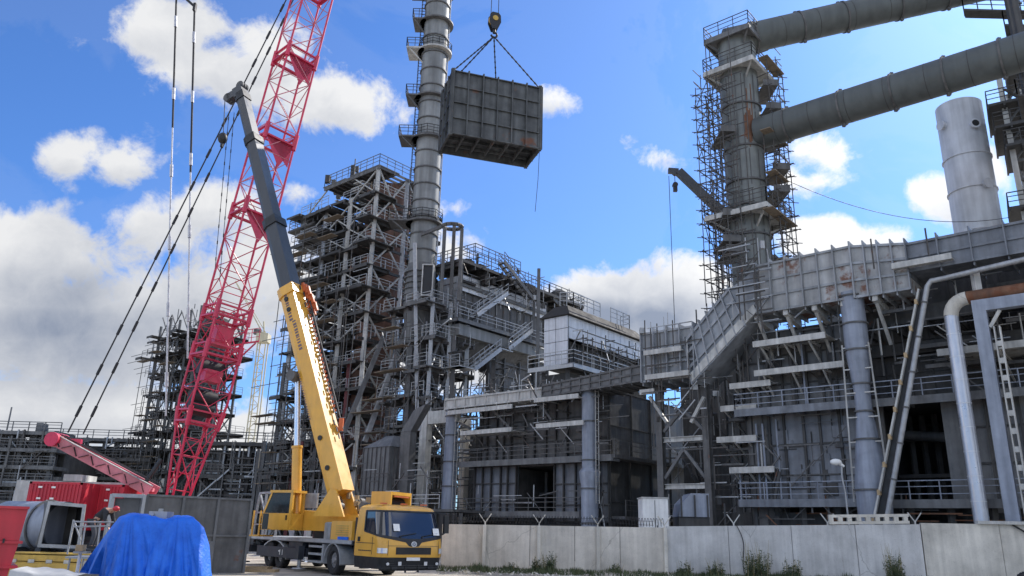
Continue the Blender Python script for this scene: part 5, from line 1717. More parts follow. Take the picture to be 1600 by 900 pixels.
# hopper under the clad box
mb = MB()
zh = at(690, 560, GY).z; zq = gb - .6
A_ = [PG(-wF, .3, zq), PG(.4, .3, zq), PG(.4, -wS * .9, zq), PG(-wF, -wS * .9, zq)]
zm = gb - 1.7
mb.par(PG(-wF - .3, .6, zm), e * (wF + 1.2), -n * wS, Z * (zq - zm)); mb.build('ring_beam', 'stack', pb)
mb = MB()
B_ = [PG(-wF * .62, -1.2, zh), PG(-wF * .3, -1.2, zh), PG(-wF * .3, -4, zh), PG(-wF * .62, -4, zh)]
A_ = [PG(-wF, .0, zm - .02), PG(.2, .0, zm - .02), PG(.2, -5.2, zm - .02), PG(-wF, -5.2, zm - .02)]
mb.hexa(B_ + A_)
hp = mb.build('hopper', 'steel', pb)
mb = MB(); mb.hexa([PG(-wF * .62, -6.5, zh), PG(-wF * .3, -6.5, zh), PG(-wF * .3, -9, zh), PG(-wF * .62, -9, zh), PG(-wF, -5.4, zm - .02), PG(.2, -5.4, zm - .02), PG(.2, -wS * .85, zm - .02), PG(-wF, -wS * .85, zm - .02)]); mb.build('hopper', 'steel_mid', pb)
# lower ribbed body on the right side
zl_ = at(760, 608, 80).z
pw = MB(); pr = MB(); plate_wall(pw, pr, PG(-.5, -5.2, zl_ - 2), -n * (wS - 4.2), Z * (zm - zl_ + 1.9), 4, 5, e, rib=.25, rw=.16)
w = pw.build('wall', 'steel_mid', pb); pr.build('stiffener_grid', 'steel', w)
pw = MB(); pr = MB(); plate_wall(pw, pr, PG(-wF, -9.5, zl_ - 2), e * (wF - .6), Z * (zm - zl_ + 1.9), 4, 5, n, rib=.2, rw=.14)
w = pw.build('wall', 'steel_dark', pb); pr.build('stiffener_grid', 'steel_mid', w)
# legs and bracing (sky shows between them)
for (s_, o_) in ((-wF + .2, .4), (.1, .4), (-wF + .2, -6), (.1, -5.5), (-wF * .5, .4), (.1, -wS * .9)):
    mb = MB(); mb.beam(PG(s_, o_, 5), PG(s_, o_, zm), .42); mb.build('leg', 'steel_mid', pb)
mb = MB()
for z_ in (zm - 3.4, zm - 6.4): mb.beam(PG(-wF, .4, z_), PG(.3, .4, z_), .25); mb.beam(PG(-wF + .2, .4, z_), PG(-wF * .5, .4, z_ + 2.8), .2); mb.beam(PG(.1, .4, z_), PG(-wF * .5, .4, z_ + 2.8), .2)
mb.build('cross_bracing', 'steel', pb)
# stairs
def stair(parent, p, q, w_, wd, m='galv'):
    p, q = V(p), V(q); wd = V(wd).normalized()
    mb = MB()
    for k in (0, w_): mb.beam(p + wd * k, q + wd * k, .1, .42, None)
    nst = int(abs(q.z - p.z) / .28)
    for k in range(nst):
        x = p.lerp(q, (k + .5) / nst); dh = (q - p); dh.z = 0; dh = dh.normalized() * .26
        mb.par(x - dh / 2, dh, wd * w_, Z * .04)
    o = mb.build('stair', m, parent)
    mb = MB()
    for k in (0, w_):
        for hh in (.55, 1.05): mb.beam(p + wd * k + Z * hh, q + wd * k + Z * hh, .055)
        for j in range(6): x = p.lerp(q, j / 5) + wd * k; mb.beam(x, x + Z * 1.05, .05)
    mb.build('railing', m, o)
    return o


def side_pt(u, v, s_):
    p = hit(u, v, PG(s_, 0, 0), e); return p


stair(pb, side_pt(746, 492, 1.5), side_pt(794, 458, 1.5), .9, -e)
stair(pb, side_pt(742, 577, 1.6), side_pt(783, 545, 1.6), .9, -e)
stair(pb, side_pt(795, 545, 1.6), side_pt(832, 516, 1.6), .9, -e)
stair(pb, side_pt(836, 470, 1.8), side_pt(788, 408, 1.8), .8, -e, 'steel_mid')
z_ = side_pt(742, 577, 1.6).z
mb = MB(); mb.par(PG(.5, -1, z_ - .1), e * 1.3, n * 2.2, Z * .1); mb.par(PG(-wF, 1.2, z_ - .1), e * (wF + 1.8), n * -1.0, Z * .1); o = mb.build('landing', 'galv', pb)
mb = MB(); mb.rail([PG(-wF, 1.2, z_), PG(1.75, 1.2, z_)], 1.1, .06, 1.2); mb.build('railing', 'galv', o)
p_ = side_pt(783, 545, 1.6); mb = MB(); mb.par(p_ - e * .9, e * .9, -n * 1.9, Z * .1); mb.build('landing', 'galv', pb)
# roof deck on posts
zr_ = at(720, 408, GY).z
D2 = gd_(905, 432, 0)
mb = MB()
mb.par(PG(-wF - .2, .6, zr_ - .3), e * (wF + 1.0), -n * (D2 + .5), Z * .3)
for k in range(12): mb.beam(PG(-wF - .2, .4 - k * D2 / 11, zr_ - .5), PG(.8, .4 - k * D2 / 11, zr_ - .5), .16, .4)
o = mb.build('roof_deck', 'steel_dark', pb)
mb = MB(); mb.rail([PG(-wF - .1, .5, zr_), PG(.7, .5, zr_), PG(.7, -D2, zr_), PG(-wF - .1, -D2, zr_), PG(-wF - .1, .5, zr_)], 1.25, .07, 1.1)
mb.rail([PG(-wF * .5, -2, zr_ + 1.2), PG(.2, -2, zr_ + 1.2), PG(.2, -D2 * .45, zr_ + 1.2)], 1.3, .07, 1.1)
mb.build('railing', 'steel_mid', o)
mb = MB(); rnd = random.Random(31)
for k in range(110):
    p = PG(rnd.uniform(-wF, .4), rnd.uniform(-D2, 0), zr_ - rnd.uniform(.2, 2.6)); r__ = rnd.random()
    if r__ < .4: mb.beam(p, p + n * rnd.uniform(-3, 3), rnd.uniform(.1, .35))
    elif r__ < .7: mb.beam(p, p + e * rnd.uniform(-2, 1.0), rnd.uniform(.1, .3))
    else: mb.par(p, e * rnd.uniform(.4, 1.2), -n * rnd.uniform(.4, 1.6), Z * rnd.uniform(.3, 1.2))
for k in range(16):
    p = PG(rnd.uniform(-wF, .2), rnd.uniform(-D2, -.5), zr_); mb.beam(p, p + Z * rnd.uniform(.3, 1.5), rnd.uniform(.1, .5))
mb.build('equipment', 'roof_dark', pb)
mb = MB(); p = PG(-.6, -D2 * .84, zr_); mb.tube(p, p + Z * 1.0, 1.1, 14); mb.tube(p + Z * 1.0, p + Z * 1.5, 1.1, 14, .4); mb.build('vent_cowl', 'steel_dark', pb)
for (s_, o_) in ((.5, .2), (.5, -D2 * .55), (.5, -D2 * .95), (-wF, -D2 * .95)):
    mb = MB(); mb.beam(PG(s_, o_, gb), PG(s_, o_, zr_ - .3), .32); mb.build('post', 'steel', pb)
mb = MB()
for k in range(3):
    mb.beam(PG(.5, -D2 * .95, gt - .5 + k), PG(.5, -D2 * .7, zr_ - .4), .16)
mb.build('knee_brace', 'steel', pb)
# tall post at the side (u ~ 843) 
p_ = hit(842, 420, PG(2.0, 0, 0), e); p2_ = hit(846, 520, PG(2.0, 0, 0), e)
mb = MB(); mb.beam((p_.x, p_.y, p_.z), (p_.x, p_.y, p2_.z - 3), .35); mb.build('post', 'steel', pb)
# arched portal frame with round loop heads beside the stack
mb = MB()
for (u, v0, Y) in ((693, 356, 73.6), (708, 352, 74.6), (720, 358, 73.6)):
    a_ = at(u + 2, v0, Y); c_ = at(u - 2, 470, Y); mb.beam((a_.x, Y, a_.z), (a_.x, Y, c_.z), .34)
a_ = at(707, 354, 74.1); 
ring = [V((a_.x + math.cos(t_) * 1.0, 74.1 + math.sin(t_) * .8, a_.z)) for t_ in [2 * PI * k / 12 for k in range(13)]]
mb.path(ring, .2, 6)
mb.beam(ring[6], ring[6] - V((2.2, 0, 1.0)), .3)
mb.build('portal_frame', 'steel_mid', pb)

tangle(pb, PG, ((.2, 1.9), (-wS, .8), (gb - .5, gt + .3)), 40, 121, mats=('galv', 'steel_mid'))
tangle(pb, PG, ((-wF, 1.4), (-D2, .4), (zr_ - 2.6, zr_ + 1.3)), 110, 122, mats=('scaf', 'galv', 'steel_dark'))
tangle(pb, PG, ((-wF, 1.4), (-8, .8), (zh - 4, zm)), 90, 123, mats=('scaf', 'galv', 'steel'))
tangle(pb, PG, ((-wF - 1, 1.5), (-wS * .9, -3), (zl_ - 3, zm - 1)), 70, 124, mats=('galv', 'steel_mid'))

# ================================================================== WHITE CLAD FILTER BOX
HY = 66.0
h0 = at(887, 530, HY); PH = local(h0)
hw = -(hit(850, 530, PH(0, 0, 0), n) - PH(0, 0, 0)).dot(e)
hd = -(hit(1005, 560, PH(0, 0, 0), e) - PH(0, 0, 0)).dot(n)
ht, hb = at(887, 492, HY).z, at(887, 572, HY).z
fbx = thing('filter_house', 'white panelled filter house with a dark roof behind the lower duct', 'building', PH(-1, -4, 0))
clad(fbx, PH(-hw, 0, hb), e * hw, Z * (ht - hb), 2, 4, n, 'cladding')
zh_ = hb + (ht - hb) * .55
clad(fbx, PH(.0, -.1, zh_), -n * hd, Z * (ht - zh_), 6, 2, e, 'cladding_side')
pw = MB(); pr = MB(); plate_wall(pw, pr, PH(-.8, -.1, hb), -n * hd, Z * (zh_ - hb), 10, 1, e)
w = pw.build('wall', 'steel_dark', fbx); pr.build('stiffener_grid', 'steel_mid', w)
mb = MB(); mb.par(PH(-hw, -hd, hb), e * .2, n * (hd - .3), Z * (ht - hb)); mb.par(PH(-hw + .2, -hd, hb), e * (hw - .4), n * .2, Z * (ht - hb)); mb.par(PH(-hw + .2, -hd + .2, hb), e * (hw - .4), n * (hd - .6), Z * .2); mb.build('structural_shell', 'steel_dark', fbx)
mb = MB()
RA, RB = ht + .0, ht + 1.2
mb.hexa([PH(-hw - .3, .3, RA + .01), PH(.4, .3, RA + .01), PH(.4, -hd - .4, RA + .01), PH(-hw - .3, -hd - .4, RA + .01),
         PH(-hw * .8, -.8, RB), PH(-hw * .25, -.8, RB), PH(-hw * .25, -hd + .3, RB), PH(-hw * .8, -hd + .3, RB)])
rf = mb.build('roof', 'roof_dark', fbx)
mb = MB()
mb.rail([PH(-hw * .5, -.6, RB), PH(.2, -.6, RB - .3), PH(.2, -hd * .38, RB - .3)], 1.25, .07, 1.0)
mb.rail([PH(.2, -hd * .52, RB - .4), PH(.2, -hd * .78, RB - .4), PH(-.8, -hd * .78, RB - .4)], 1.35, .07, 1.0)
mb.build('railing', 'galv', rf)
walkway(fbx, PH, [(-hw - .9, 1.1), (1.4, 1.1), (1.4, -hd)], [-n, -e], 1.3, hb - .1, m='galv')
mb = MB(); rnd = random.Random(17)
for k in range(9):
    o_ = -.5 - k * hd / 9; mb.beam(PH(1.3, o_, hb), PH(1.3, o_, zh_ + .2), .09)
for j in range(4): mb.beam(PH(1.3, -.3, hb + 1.2 + j * .6), PH(1.3, -hd, hb + 1.2 + j * .6), .07)
for k in range(14):
    o_ = rnd.uniform(-hd, 0); z_ = rnd.uniform(hb, zh_); mb.beam(PH(.6, o_, z_), PH(.6, o_ - rnd.uniform(1, 3), z_ + rnd.uniform(-.6, .6)), .1)
mb.build('scaffold_tubing', 'scaf', fbx)
tangle(fbx, PH, ((.1, 1.5), (-hd, .5), (hb - 1, zh_ + .6)), 60, 131, mats=('scaf', 'galv', 'steel'))
mb = MB(); mb.hexa([PH(-hw * .7, -.6, hb - 3), PH(-hw * .3, -.6, hb - 3), PH(-hw * .3, -hd, hb - 3), PH(-hw * .7, -hd, hb - 3), PH(-hw, .1, hb - .6), PH(.2, .1, hb - .6), PH(.2, -hd, hb - .6), PH(-hw, -hd, hb - .6)]); mb.build('hopper', 'steel_dark', fbx)
for (s_, o_) in ((-hw, 0), (0, 0), (0, -hd), (-hw, -hd)):
    mb = MB(); mb.beam(PH(s_, o_, 4), PH(s_, o_, hb - .3), .35); mb.build('leg', 'steel_mid', fbx)

# ================================================================== DARK LOW PLANT BEHIND THE TRUCK
mh = thing('filter_housing', 'dark grey ribbed housing with a sloped cap behind the truck crane cab', 'housing', at(600, 780, 66))
c0 = at(604, 780, 66); PM = local(c0)
wl_ = -(hit(566, 740, PM(0, 0, 0), n) - PM(0, 0, 0)).dot(e); wd_ = -(hit(640, 740, PM(0, 0, 0), e) - PM(0, 0, 0)).dot(n)
zm0, zm1 = 3.6, at(604, 697, 66).z
pw = MB(); pr = MB(); plate_wall(pw, pr, PM(-wl_, 0, zm0), e * wl_, Z * (zm1 - zm0), 6, 2, n); w = pw.build('wall', 'steel', mh); pr.build('stiffener_grid', 'steel_mid', w)
pw = MB(); pr = MB(); plate_wall(pw, pr, PM(0, -.02, zm0), -n * wd_, Z * (zm1 - zm0), 5, 2, e); w = pw.build('wall', 'steel', mh); pr.build('stiffener_grid', 'steel_mid', w)
mb = MB(); mb.hexa([PM(-wl_ - .1, .1, zm1), PM(.1, .1, zm1), PM(.1, -wd_, zm1), PM(-wl_ - .1, -wd_, zm1), PM(-wl_ * .5, -wd_ * .4, zm1 + 1.0), PM(-wl_ * .2, -wd_ * .4, zm1 + 1.0), PM(-wl_ * .2, -wd_ * .7, zm1 + 1.0), PM(-wl_ * .5, -wd_ * .7, zm1 + 1.0)]); mb.build('roof', 'steel', mh)
mb = MB(); q0 = PM(.6, -wd_ * .5, 0)
mb.hexa([PM(.4, -wd_ * .3, 4), PM(1.6, -wd_ * .3, 4), PM(1.6, -wd_ * .6, 4), PM(.4, -wd_ * .6, 4), PM(.4, -wd_ * .3, zm1 + 1.2), PM(1.6, -wd_ * .3, zm1 + 1.2), PM(1.6, -wd_ * .6, zm1 + 1.2), PM(.4, -wd_ * .6, zm1 + 1.2)]); mb.hexa([PM(.4, -wd_ * .3, zm1 + 1.22), PM(1.6, -wd_ * .3, zm1 + 1.22), PM(1.6, -wd_ * .6, zm1 + 1.22), PM(.4, -wd_ * .6, zm1 + 1.22), PM(1.6, -wd_ * .4, zm1 + 3), PM(3, -wd_ * .4, zm1 + 3.4), PM(3, -wd_ * .7, zm1 + 3.4), PM(1.6, -wd_ * .7, zm1 + 3)]); mb.build('exhaust_duct', 'steel_mid', mh)
mb = MB(); mb.par(PM(-wl_ - 8, -.6, zm0 - .3), e * (wl_ + 15), -n * 5, Z * .2); o = mb.build('platform', 'steel_mid', mh)
mb = MB(); mb.rail([PM(-wl_ - 8, .9, zm0 - .1), PM(7, .9, zm0 - .1)], 1.0, .06, 1.5); mb.build('railing', 'galv', o)
mb = MB(); mb.par(PM(-wl_ - 8, -.8, 0), e * (wl_ + 15), -n * .3, Z * (zm0 - .35))
for k in range(14): mb.beam(PM(-wl_ - 7 + k * 1.4, -.6, 0), PM(-wl_ - 7 + k * 1.4, -.6, zm0 - .4), .3)
mb.build('base', 'steel_dark', mh)
tangle(mh, PM, ((-wl_ - 8, 6.5), (.4, 1.4), (.5, zm0 + 3.5)), 90, 141, mats=('scaf', 'steel_mid', 'galv'))
# long dark hall behind
lh_ = thing('plant_hall', 'long low dark plant hall at ground level behind the process tower', 'building', at(560, 790, 92))
rnd = random.Random(23)
xa, xb = at(395, 780, 90).x, at(700, 780, 90).x
pw = MB(); pr = MB(); plate_wall(pw, pr, (xa, 90, 0), (xb - xa, 0, 0), Z * 10, 14, 4, V((0, -1, 0)), rib=.3, jitter=.3, rnd=rnd)
w = pw.build('wall', 'steel_dark', lh_); pr.build('stiffener_grid', 'steel_mid', w)
mb = MB()
for k in range(60):
    p = V((rnd.uniform(xa, xb), rnd.uniform(86, 89.5), rnd.uniform(2, 13))); r__ = rnd.random()
    if r__ < .5: mb.beam(p, p + V((rnd.uniform(-5, 5), 0, 0)), rnd.uniform(.15, .5))
    elif r__ < .8: mb.beam((p.x, p.y, 0), p, rnd.uniform(.15, .45))
    else: mb.box(p, p + V((rnd.uniform(1, 3), .5, rnd.uniform(1, 2.5))))
mb.build('pipework', 'steel_mid', lh_)
mb = MB(); mb.box((xa, 90.2, 0), (xb, 104, 9.8)); mb.build('body', 'steel_dark', lh_)

# ================================================================== FAR LEFT BACKGROUND PLANT
def low_plant(name, label, u0, u1, vtop, Y, dep, levels, m, seed, mr='steel_mid'):
    x0, x1 = at(u0, 700, Y).x, at(u1, 700, Y).x; zt__ = at((u0 + u1) / 2, vtop, Y).z
    t = thing(name, label, 'building', ((x0 + x1) / 2, Y + dep / 2, 0)); rnd = random.Random(seed)
    mb = MB(); mb.box((x0, Y + 3, 0), (x1, Y + dep, zt__ * .93)); mb.build('body', 'steel_mid', t)
    pw = MB(); pr = MB(); plate_wall(pw, pr, (x0, Y + 1.2, 0), (x1 - x0, 0, 0), Z * zt__ * .9, 16, 4, V((0, -1, 0)), rib=.2, jitter=.4, rnd=rnd); w = pw.build('wall', 'steel_mid', t); pr.build('stiffener_grid', 'steel_dark', w)
    tangle(t, lambda a, b_, z_: V((a, b_, z_)), ((x0, x1), (Y - 1.5, Y + 1), (2, zt__ - .5)), 150, seed + 300, mats=('scaf', 'steel_mid', 'galv'), L=(1.5, 5), t=(.08, .22))
    nb_ = max(3, int((x1 - x0) / 5))
    for k in range(nb_ + 1): x = x0 + (x1 - x0) * k / nb_; mb = MB(); mb.beam((x, Y, 0), (x, Y, zt__), .45); mb.build('column', m, t)
    for j in range(levels):
        z_ = zt__ * (j + 1) / levels
        mb = MB(); mb.box((x0 - 1, Y - 1, z_ - .6), (x1 + 1, Y + 2.9, z_ - .15))
        o = mb.build('floor_deck', m, t)
        mb = MB(); mb.rail([(x0 - 1, Y - .95, z_ - .15), (x1 + 1, Y - .95, z_ - .15)], 1.2, .1, 2.2)
        for k in range(int((x1 - x0) / 2.2)):
            x = rnd.uniform(x0, x1); L = rnd.uniform(1, 5)
            r__ = rnd.random()
            if r__ < .5: mb.beam((x, Y + rnd.uniform(-.5, 2), z_ - rnd.uniform(1, 3)), (x + L, Y + rnd.uniform(0, 2), z_ - rnd.uniform(1, 3)), rnd.uniform(.1, .35))
            elif r__ < .8: mb.box((x, Y + .5, z_ - .15), (x + rnd.uniform(.6, 2.6), Y + 2, z_ + rnd.uniform(.5, 2.2)))
            else: mb.beam((x, Y, z_), (x, Y, z_ + rnd.uniform(1, 3.4)), .14)
        mb.build('railing', mr, o)
    return t


low_plant('plant_wing', 'grey multi-floor plant wing at the far left edge', -70, 84, 672, 105, 22, 6, 'steel', 41, 'steel')
low_plant('plant_wing', 'dark low plant wing behind the red counterweight mast', 86, 232, 684, 118, 20, 5, 'steel_mid', 42, 'steel')
low_plant('plant_wing', 'dark blank plant wing to the right of the red boom foot', 312, 432, 690, 100, 20, 3, 'steel_dark', 43)
# far yellow tower crane
Y = 210
fc = thing('tower_crane', 'faint pale yellow tower crane far away right of the red boom', 'crane', at(391, 690, Y))
mb = MB(); a_ = at(391, 700, Y); c_ = at(391, 535, Y); w_ = 1.1
for dx in (-w_, w_):
    for dy in (-w_, w_): mb.beam((a_.x + dx, Y + dy, 0), (a_.x + dx, Y + dy, c_.z), .3)
z_ = 2; k = 0
while z_ < c_.z - 2.2:
    s_ = 1 if k % 2 else -1
    mb.beam((a_.x - w_ * s_, Y - w_, z_), (a_.x + w_ * s_, Y - w_, z_ + 2.2), .17); mb.beam((a_.x - w_, Y - w_, z_), (a_.x + w_, Y - w_, z_), .17)
    z_ += 2.2; k += 1
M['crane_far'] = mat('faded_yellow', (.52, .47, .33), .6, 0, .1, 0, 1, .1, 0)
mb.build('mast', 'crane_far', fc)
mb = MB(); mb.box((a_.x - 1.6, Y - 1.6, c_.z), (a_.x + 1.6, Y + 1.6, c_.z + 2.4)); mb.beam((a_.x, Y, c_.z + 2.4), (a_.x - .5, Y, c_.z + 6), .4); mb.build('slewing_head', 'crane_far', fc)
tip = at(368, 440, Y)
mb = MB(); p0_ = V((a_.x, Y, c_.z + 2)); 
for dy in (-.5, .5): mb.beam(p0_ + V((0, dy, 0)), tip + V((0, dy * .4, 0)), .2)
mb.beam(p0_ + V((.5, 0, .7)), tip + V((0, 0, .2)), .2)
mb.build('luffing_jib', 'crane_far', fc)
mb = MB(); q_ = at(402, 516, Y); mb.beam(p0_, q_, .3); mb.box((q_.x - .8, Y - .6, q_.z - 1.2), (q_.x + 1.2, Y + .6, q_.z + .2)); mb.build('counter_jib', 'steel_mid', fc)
# ================================================================== HANGING STEEL BOX AND ITS TACKLE
BL = at(704, 208, 50); zb_ = BL.z
BR = atz(843, 233, zb_)
TL = at(709, 111, 50); hgt_ = TL.z - zb_
ax = (BR - BL); ax.z = 0; W_ = ax.length; ax.normalize()
ay = V((-ax.y, ax.x, 0)); BKp = atz(689, 235, zb_); D_ = 3.1
hb_ = thing('hanging_steel_box', 'dark ribbed steel box hanging in the sky from a crane hook', 'steel box', BL + ax * W_ / 2 + ay * D_ / 2)
for (o, a_, nx, out, nm) in ((BL, ax * W_, 6, -ay, 'front_panel'), (BL + ay * D_, -ay * D_ , 3, -ax, 'side_panel'), (BL + ax * W_, ay * D_, 3, ax, 'side_panel'), (BL + ax * W_ + ay * D_, -ax * W_, 6, ay, 'back_panel')):
    pw = MB(); pr = MB(); plate_wall(pw, pr, o, a_, Z * hgt_, nx, 4, out, t=.06, rib=.2, rw=.09)
    for k in range(nx + 1): x = o + a_ * (k / nx) + out * .1 + Z * hgt_; pr.beam(x, x + Z * .16, .1, .2, out)
    w = pw.build(nm, 'box_steel', hb_); pr.build('rib_grid', 'box_steel', w)
mb = MB()
for k in range(7): x = BL + ax * (W_ * k / 6) + Z * .3; mb.beam(x + ay * .1, x + ay * (D_ - .1), .12, .3)
for k in range(3): x = BL + ay * (D_ * (k + .5) / 3) + Z * .42; mb.beam(x + ax * .1, x + ax * (W_ - .1), .1, .2)
mb.par(BL + Z * .55 + ax * .1 + ay * .1, ax * (W_ - .2), ay * (D_ - .2), Z * .06)
mb.build('bottom_grid', 'box_steel', hb_)
for (a, b_) in ((0, 0), (W_, 0), (W_, D_), (0, D_)):
    mb = MB(); x = BL + ax * a + ay * b_; mb.beam(x - Z * .12, x + Z * (hgt_ + .2), .26, .26); mb.build('corner_post', 'box_steel', hb_)
HKp = at(772, 52, 51.5)
hk_ = thing('hook_block', 'black and yellow crane hook block above the hanging steel box', 'hook', HKp)
mb = MB()
c_ = HKp + Z * 1.0
for dy in (-.28, .28):
    mb.extrude([c_ + ax * x + Z * z_ + ay * dy for x, z_ in ((-.42, .5), (-.25, .72), (.25, .72), (.42, .5), (.46, -.1), (.2, -.75), (-.2, -.75), (-.46, -.1))], ay * .09 * (1 if dy < 0 else -1))
mb.build('cheek_plate', 'black', hk_)
mb = MB(); mb.tube(c_ + Z * .2 - ay * .2, c_ + Z * .2 + ay * .2, .44, 20); mb.tube(c_ + Z * .2 - ay * .32, c_ + Z * .2 - ay * .282, .22, 16); mb.build('sheave', 'yellow_old', hk_)
mb = MB()
mb.tube(c_ - Z * .7, c_ - Z * 1.0, .12, 10); hp_ = []
for k in range(9): t_ = R(90) - R(255) * k / 8; hp_.append(HKp + Z * -.14 + ax * math.cos(t_) * .24 + Z * math.sin(t_) * .24)
mb.pipe(hp_, .085, 8); mb.build('hook', 'black', hk_)
for dx in (-.3, .3):
    t = MB(); q = c_ + ax * dx + Z * .55; t.tube(q, q + Z * 14 + ax * dx * -.3, .03, 6)
    o = t.build('hoist_rope', 'wire', None, q); tag(o, ('left' if dx < 0 else 'right') + ' hoist rope running up from the hook block above the box', 'rope', 'hoist ropes above the hook block')
for i, (a, b_, nm) in enumerate(((0, .2, 'front left'), (.0, D_ - .2, 'back left'), (W_, .2, 'front right'), (W_ * .62, D_ - .2, 'back right'))):
    q = BL + ax * a + ay * b_ + Z * (hgt_ + .15)
    t = MB(); t.tube(q, HKp - Z * .3, .045, 6)
    for k in range(12): x = q.lerp(HKp - Z * .3, k / 12); y_ = q.lerp(HKp - Z * .3, (k + .35) / 12); t.tube(x, y_, .065, 6)
    o = t.build('lifting_chain', 'wire', None, q); tag(o, 'lifting chain from the hook to the ' + nm + ' corner of the hanging box', 'chain', 'lifting chains of the hanging box')
q = BL + ax * W_ + Z * .1
t = MB(); q2 = at(837, 330, 52); q2.x = q.x - .25; q2.y = q.y; t.path([q, q.lerp(q2, .5) + ax * .05, q2], .02, 5)
tag(t.build('tag_line', 'wire', None, q), 'thin tag line dangling below the right corner of the hanging box', 'rope')

# ================================================================== RED LATTICE CRAWLER CRANE
RB = at(276, 782, 50); RT_ = at(487, 0, 50.5)
bd_ = (RT_ - RB).normalized(); RL = (RT_ - RB).length * 1.28
th = R(43)
ca = V((math.cos(th), math.sin(th), 0)); ca = (ca - bd_ * ca.dot(bd_)).normalized(); cb_ = bd_.cross(ca).normalized()
rc = thing('lattice_crane', 'red crawler crane with a tall lattice boom leaning right and a low back mast', 'crane', V((RB.x, RB.y, 0)))
HS = 1.12


def rw(f): return HS * (.42 + .58 * min(1, f / (RL * .13)))


def rpt(L, i, j): return RB + bd_ * L + ca * rw(L) * i + cb_ * rw(L) * j


mb = MB()
for i in (-1, 1):
    for j in (-1, 1):
        Ls = [0, RL * .13, RL]
        for a, b_ in zip(Ls, Ls[1:]): mb.tube(rpt(a, i, j), rpt(b_, i, j), .082, 8)
        mb.build('boom_chord', 'red', rc); mb = MB()
lat = {0: MB(), 1: MB()}
step = 2.1; L = .6; k = 0
faces = [((-1, -1), (1, -1)), ((1, -1), (1, 1)), ((1, 1), (-1, 1)), ((-1, 1), (-1, -1))]
while L + step < RL:
    for fi, (p, q) in enumerate(faces):
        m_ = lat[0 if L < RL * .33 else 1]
        if (k + fi) % 2: m_.tube(rpt(L, *p), rpt(L + step, *q), .037, 6)
        else: m_.tube(rpt(L, *q), rpt(L + step, *p), .037, 6)
        m_.tube(rpt(L, *p), rpt(L, *q), .032, 5)
        if L < RL * .30:
            mid = rpt(L + step / 2, *p).lerp(rpt(L + step / 2, *q), .5); m_.tube(rpt(L + step / 2, *p), mid, .03, 5); m_.tube(mid, rpt(L + step, *q) if (k + fi) % 2 == 0 else rpt(L, *q), .03, 5)
    L += step; k += 1
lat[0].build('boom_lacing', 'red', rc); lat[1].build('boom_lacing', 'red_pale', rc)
# solid joint frames
for f in (.10, .19, .245, .40, .52, .66, .80):
    L = RL * f
    mb = MB()
    for fi, (p, q) in enumerate(faces):
        mb.beam(rpt(L, *p), rpt(L, *q), .3, .12, bd_); mb.beam(rpt(L + .7, *p), rpt(L + .7, *q), .16, .1, bd_)
    for p in ((-1, -1), (1, -1), (1, 1), (-1, 1)): mb.tube(rpt(L - .3, *p), rpt(L + .9, *p), .17, 8)
    if f in (.40, .52, .66): mb.poly([rpt(L, -1, -1), rpt(L, 1, -1), rpt(L - 2.0, .3, -1)])
    if f in (.40, .52, .66): mb.extrude([rpt(L, -1, -1), rpt(L, .9, -1), rpt(L - 1.7, .9, -1)], cb_ * .06)
    mb.build('joint_frame', 'red', rc)
# winch platform and sheave gear inside the lower boom
mb = MB()
for (f, hh) in ((.205, 1.7), (.155, 1.0)):
    L = RL * f; mb.par(rpt(L, -.6, -.8), ca * rw(L) * 1.0, cb_ * rw(L) * 1.0, bd_ * hh * .75)
mb.build('winch_housing', 'red', rc)
mb = MB()
for f in (.175, .135, .12): L = RL * f; mb.tube(rpt(L, -.7, .2), rpt(L, .7, .2), .5, 16)
mb.build('winch_drum', 'black', rc)
mb = MB(); L = RL * .215
for (i, j) in ((1, -1), (1, 1)):
    p = rpt(L, i, j); mb.beam(p, p + V((1.1, -.3, .1)), .1); mb.beam(rpt(L - 1, i, j), p + V((.9, -.25, 0)), .08)
mb.rail([rpt(L, 1, -1), rpt(L, 1, -1) + V((1.1, -.3, .1))], .9, .04, .6)
mb.build('side_step', 'red', rc)
# machine body and tracks (behind the grey steel box)
mb = MB(); mb.box((RB.x - 2.2, RB.y - 1.6, 1.2), (RB.x + 3.5, RB.y + 1.9, RB.z + .15)); mb.build('machine_house', 'red', rc)
for dy in (-3.0, 2.2):
    mb = MB(); mb.pipe([V((RB.x - 4 + 7.5 * (k_ / 20), RB.y + dy + .4, .55)) for k_ in (0, 20)], .55, 12); mb.box((RB.x - 4, RB.y + dy, .05), (RB.x + 3.5, RB.y + dy + .9, 1.1)); mb.build('crawler_track', 'black', rc)
# back mast
A_ = at(240, 768, 49.5); B_ = at(90, 688, 47.5)
mb = MB(); dd = (B_ - A_).normalized()
u_ = V((0, 1, 0)); up_ = dd.cross(u_).normalized()
if up_.z < 0: up_ = -up_
for s_ in (-.55, .55):
    mb.beam(A_ + u_ * s_, B_ + u_ * s_ * .8, .16, .62, u_.cross(dd))
for k in range(9): x = A_.lerp(B_, (k + .3) / 9); mb.beam(x - u_ * .5, x + u_ * .5, .2, .2)
mb.build('back_mast', 'red_pale', rc)
mb = MB(); w2 = u_.cross(dd).normalized()
for k in range(11):
    x = A_.lerp(B_, (k + .4) / 11.5) - u_ * .645; g_ = (-1) ** k
    mb.beam(x - w2 * .2 * g_, x + dd * .42 + w2 * .2 * g_, .012, .16, u_)
mb.build('mast_opening', 'black', rc)
mb = MB(); mb.beam(A_ - u_ * .55 + up_ * .33, B_ - u_ * .45 + up_ * .33, .26, .04, up_); mb.build('mast_lit_top', 'pale', rc)  # pale strip painting the lit top face of the red mast
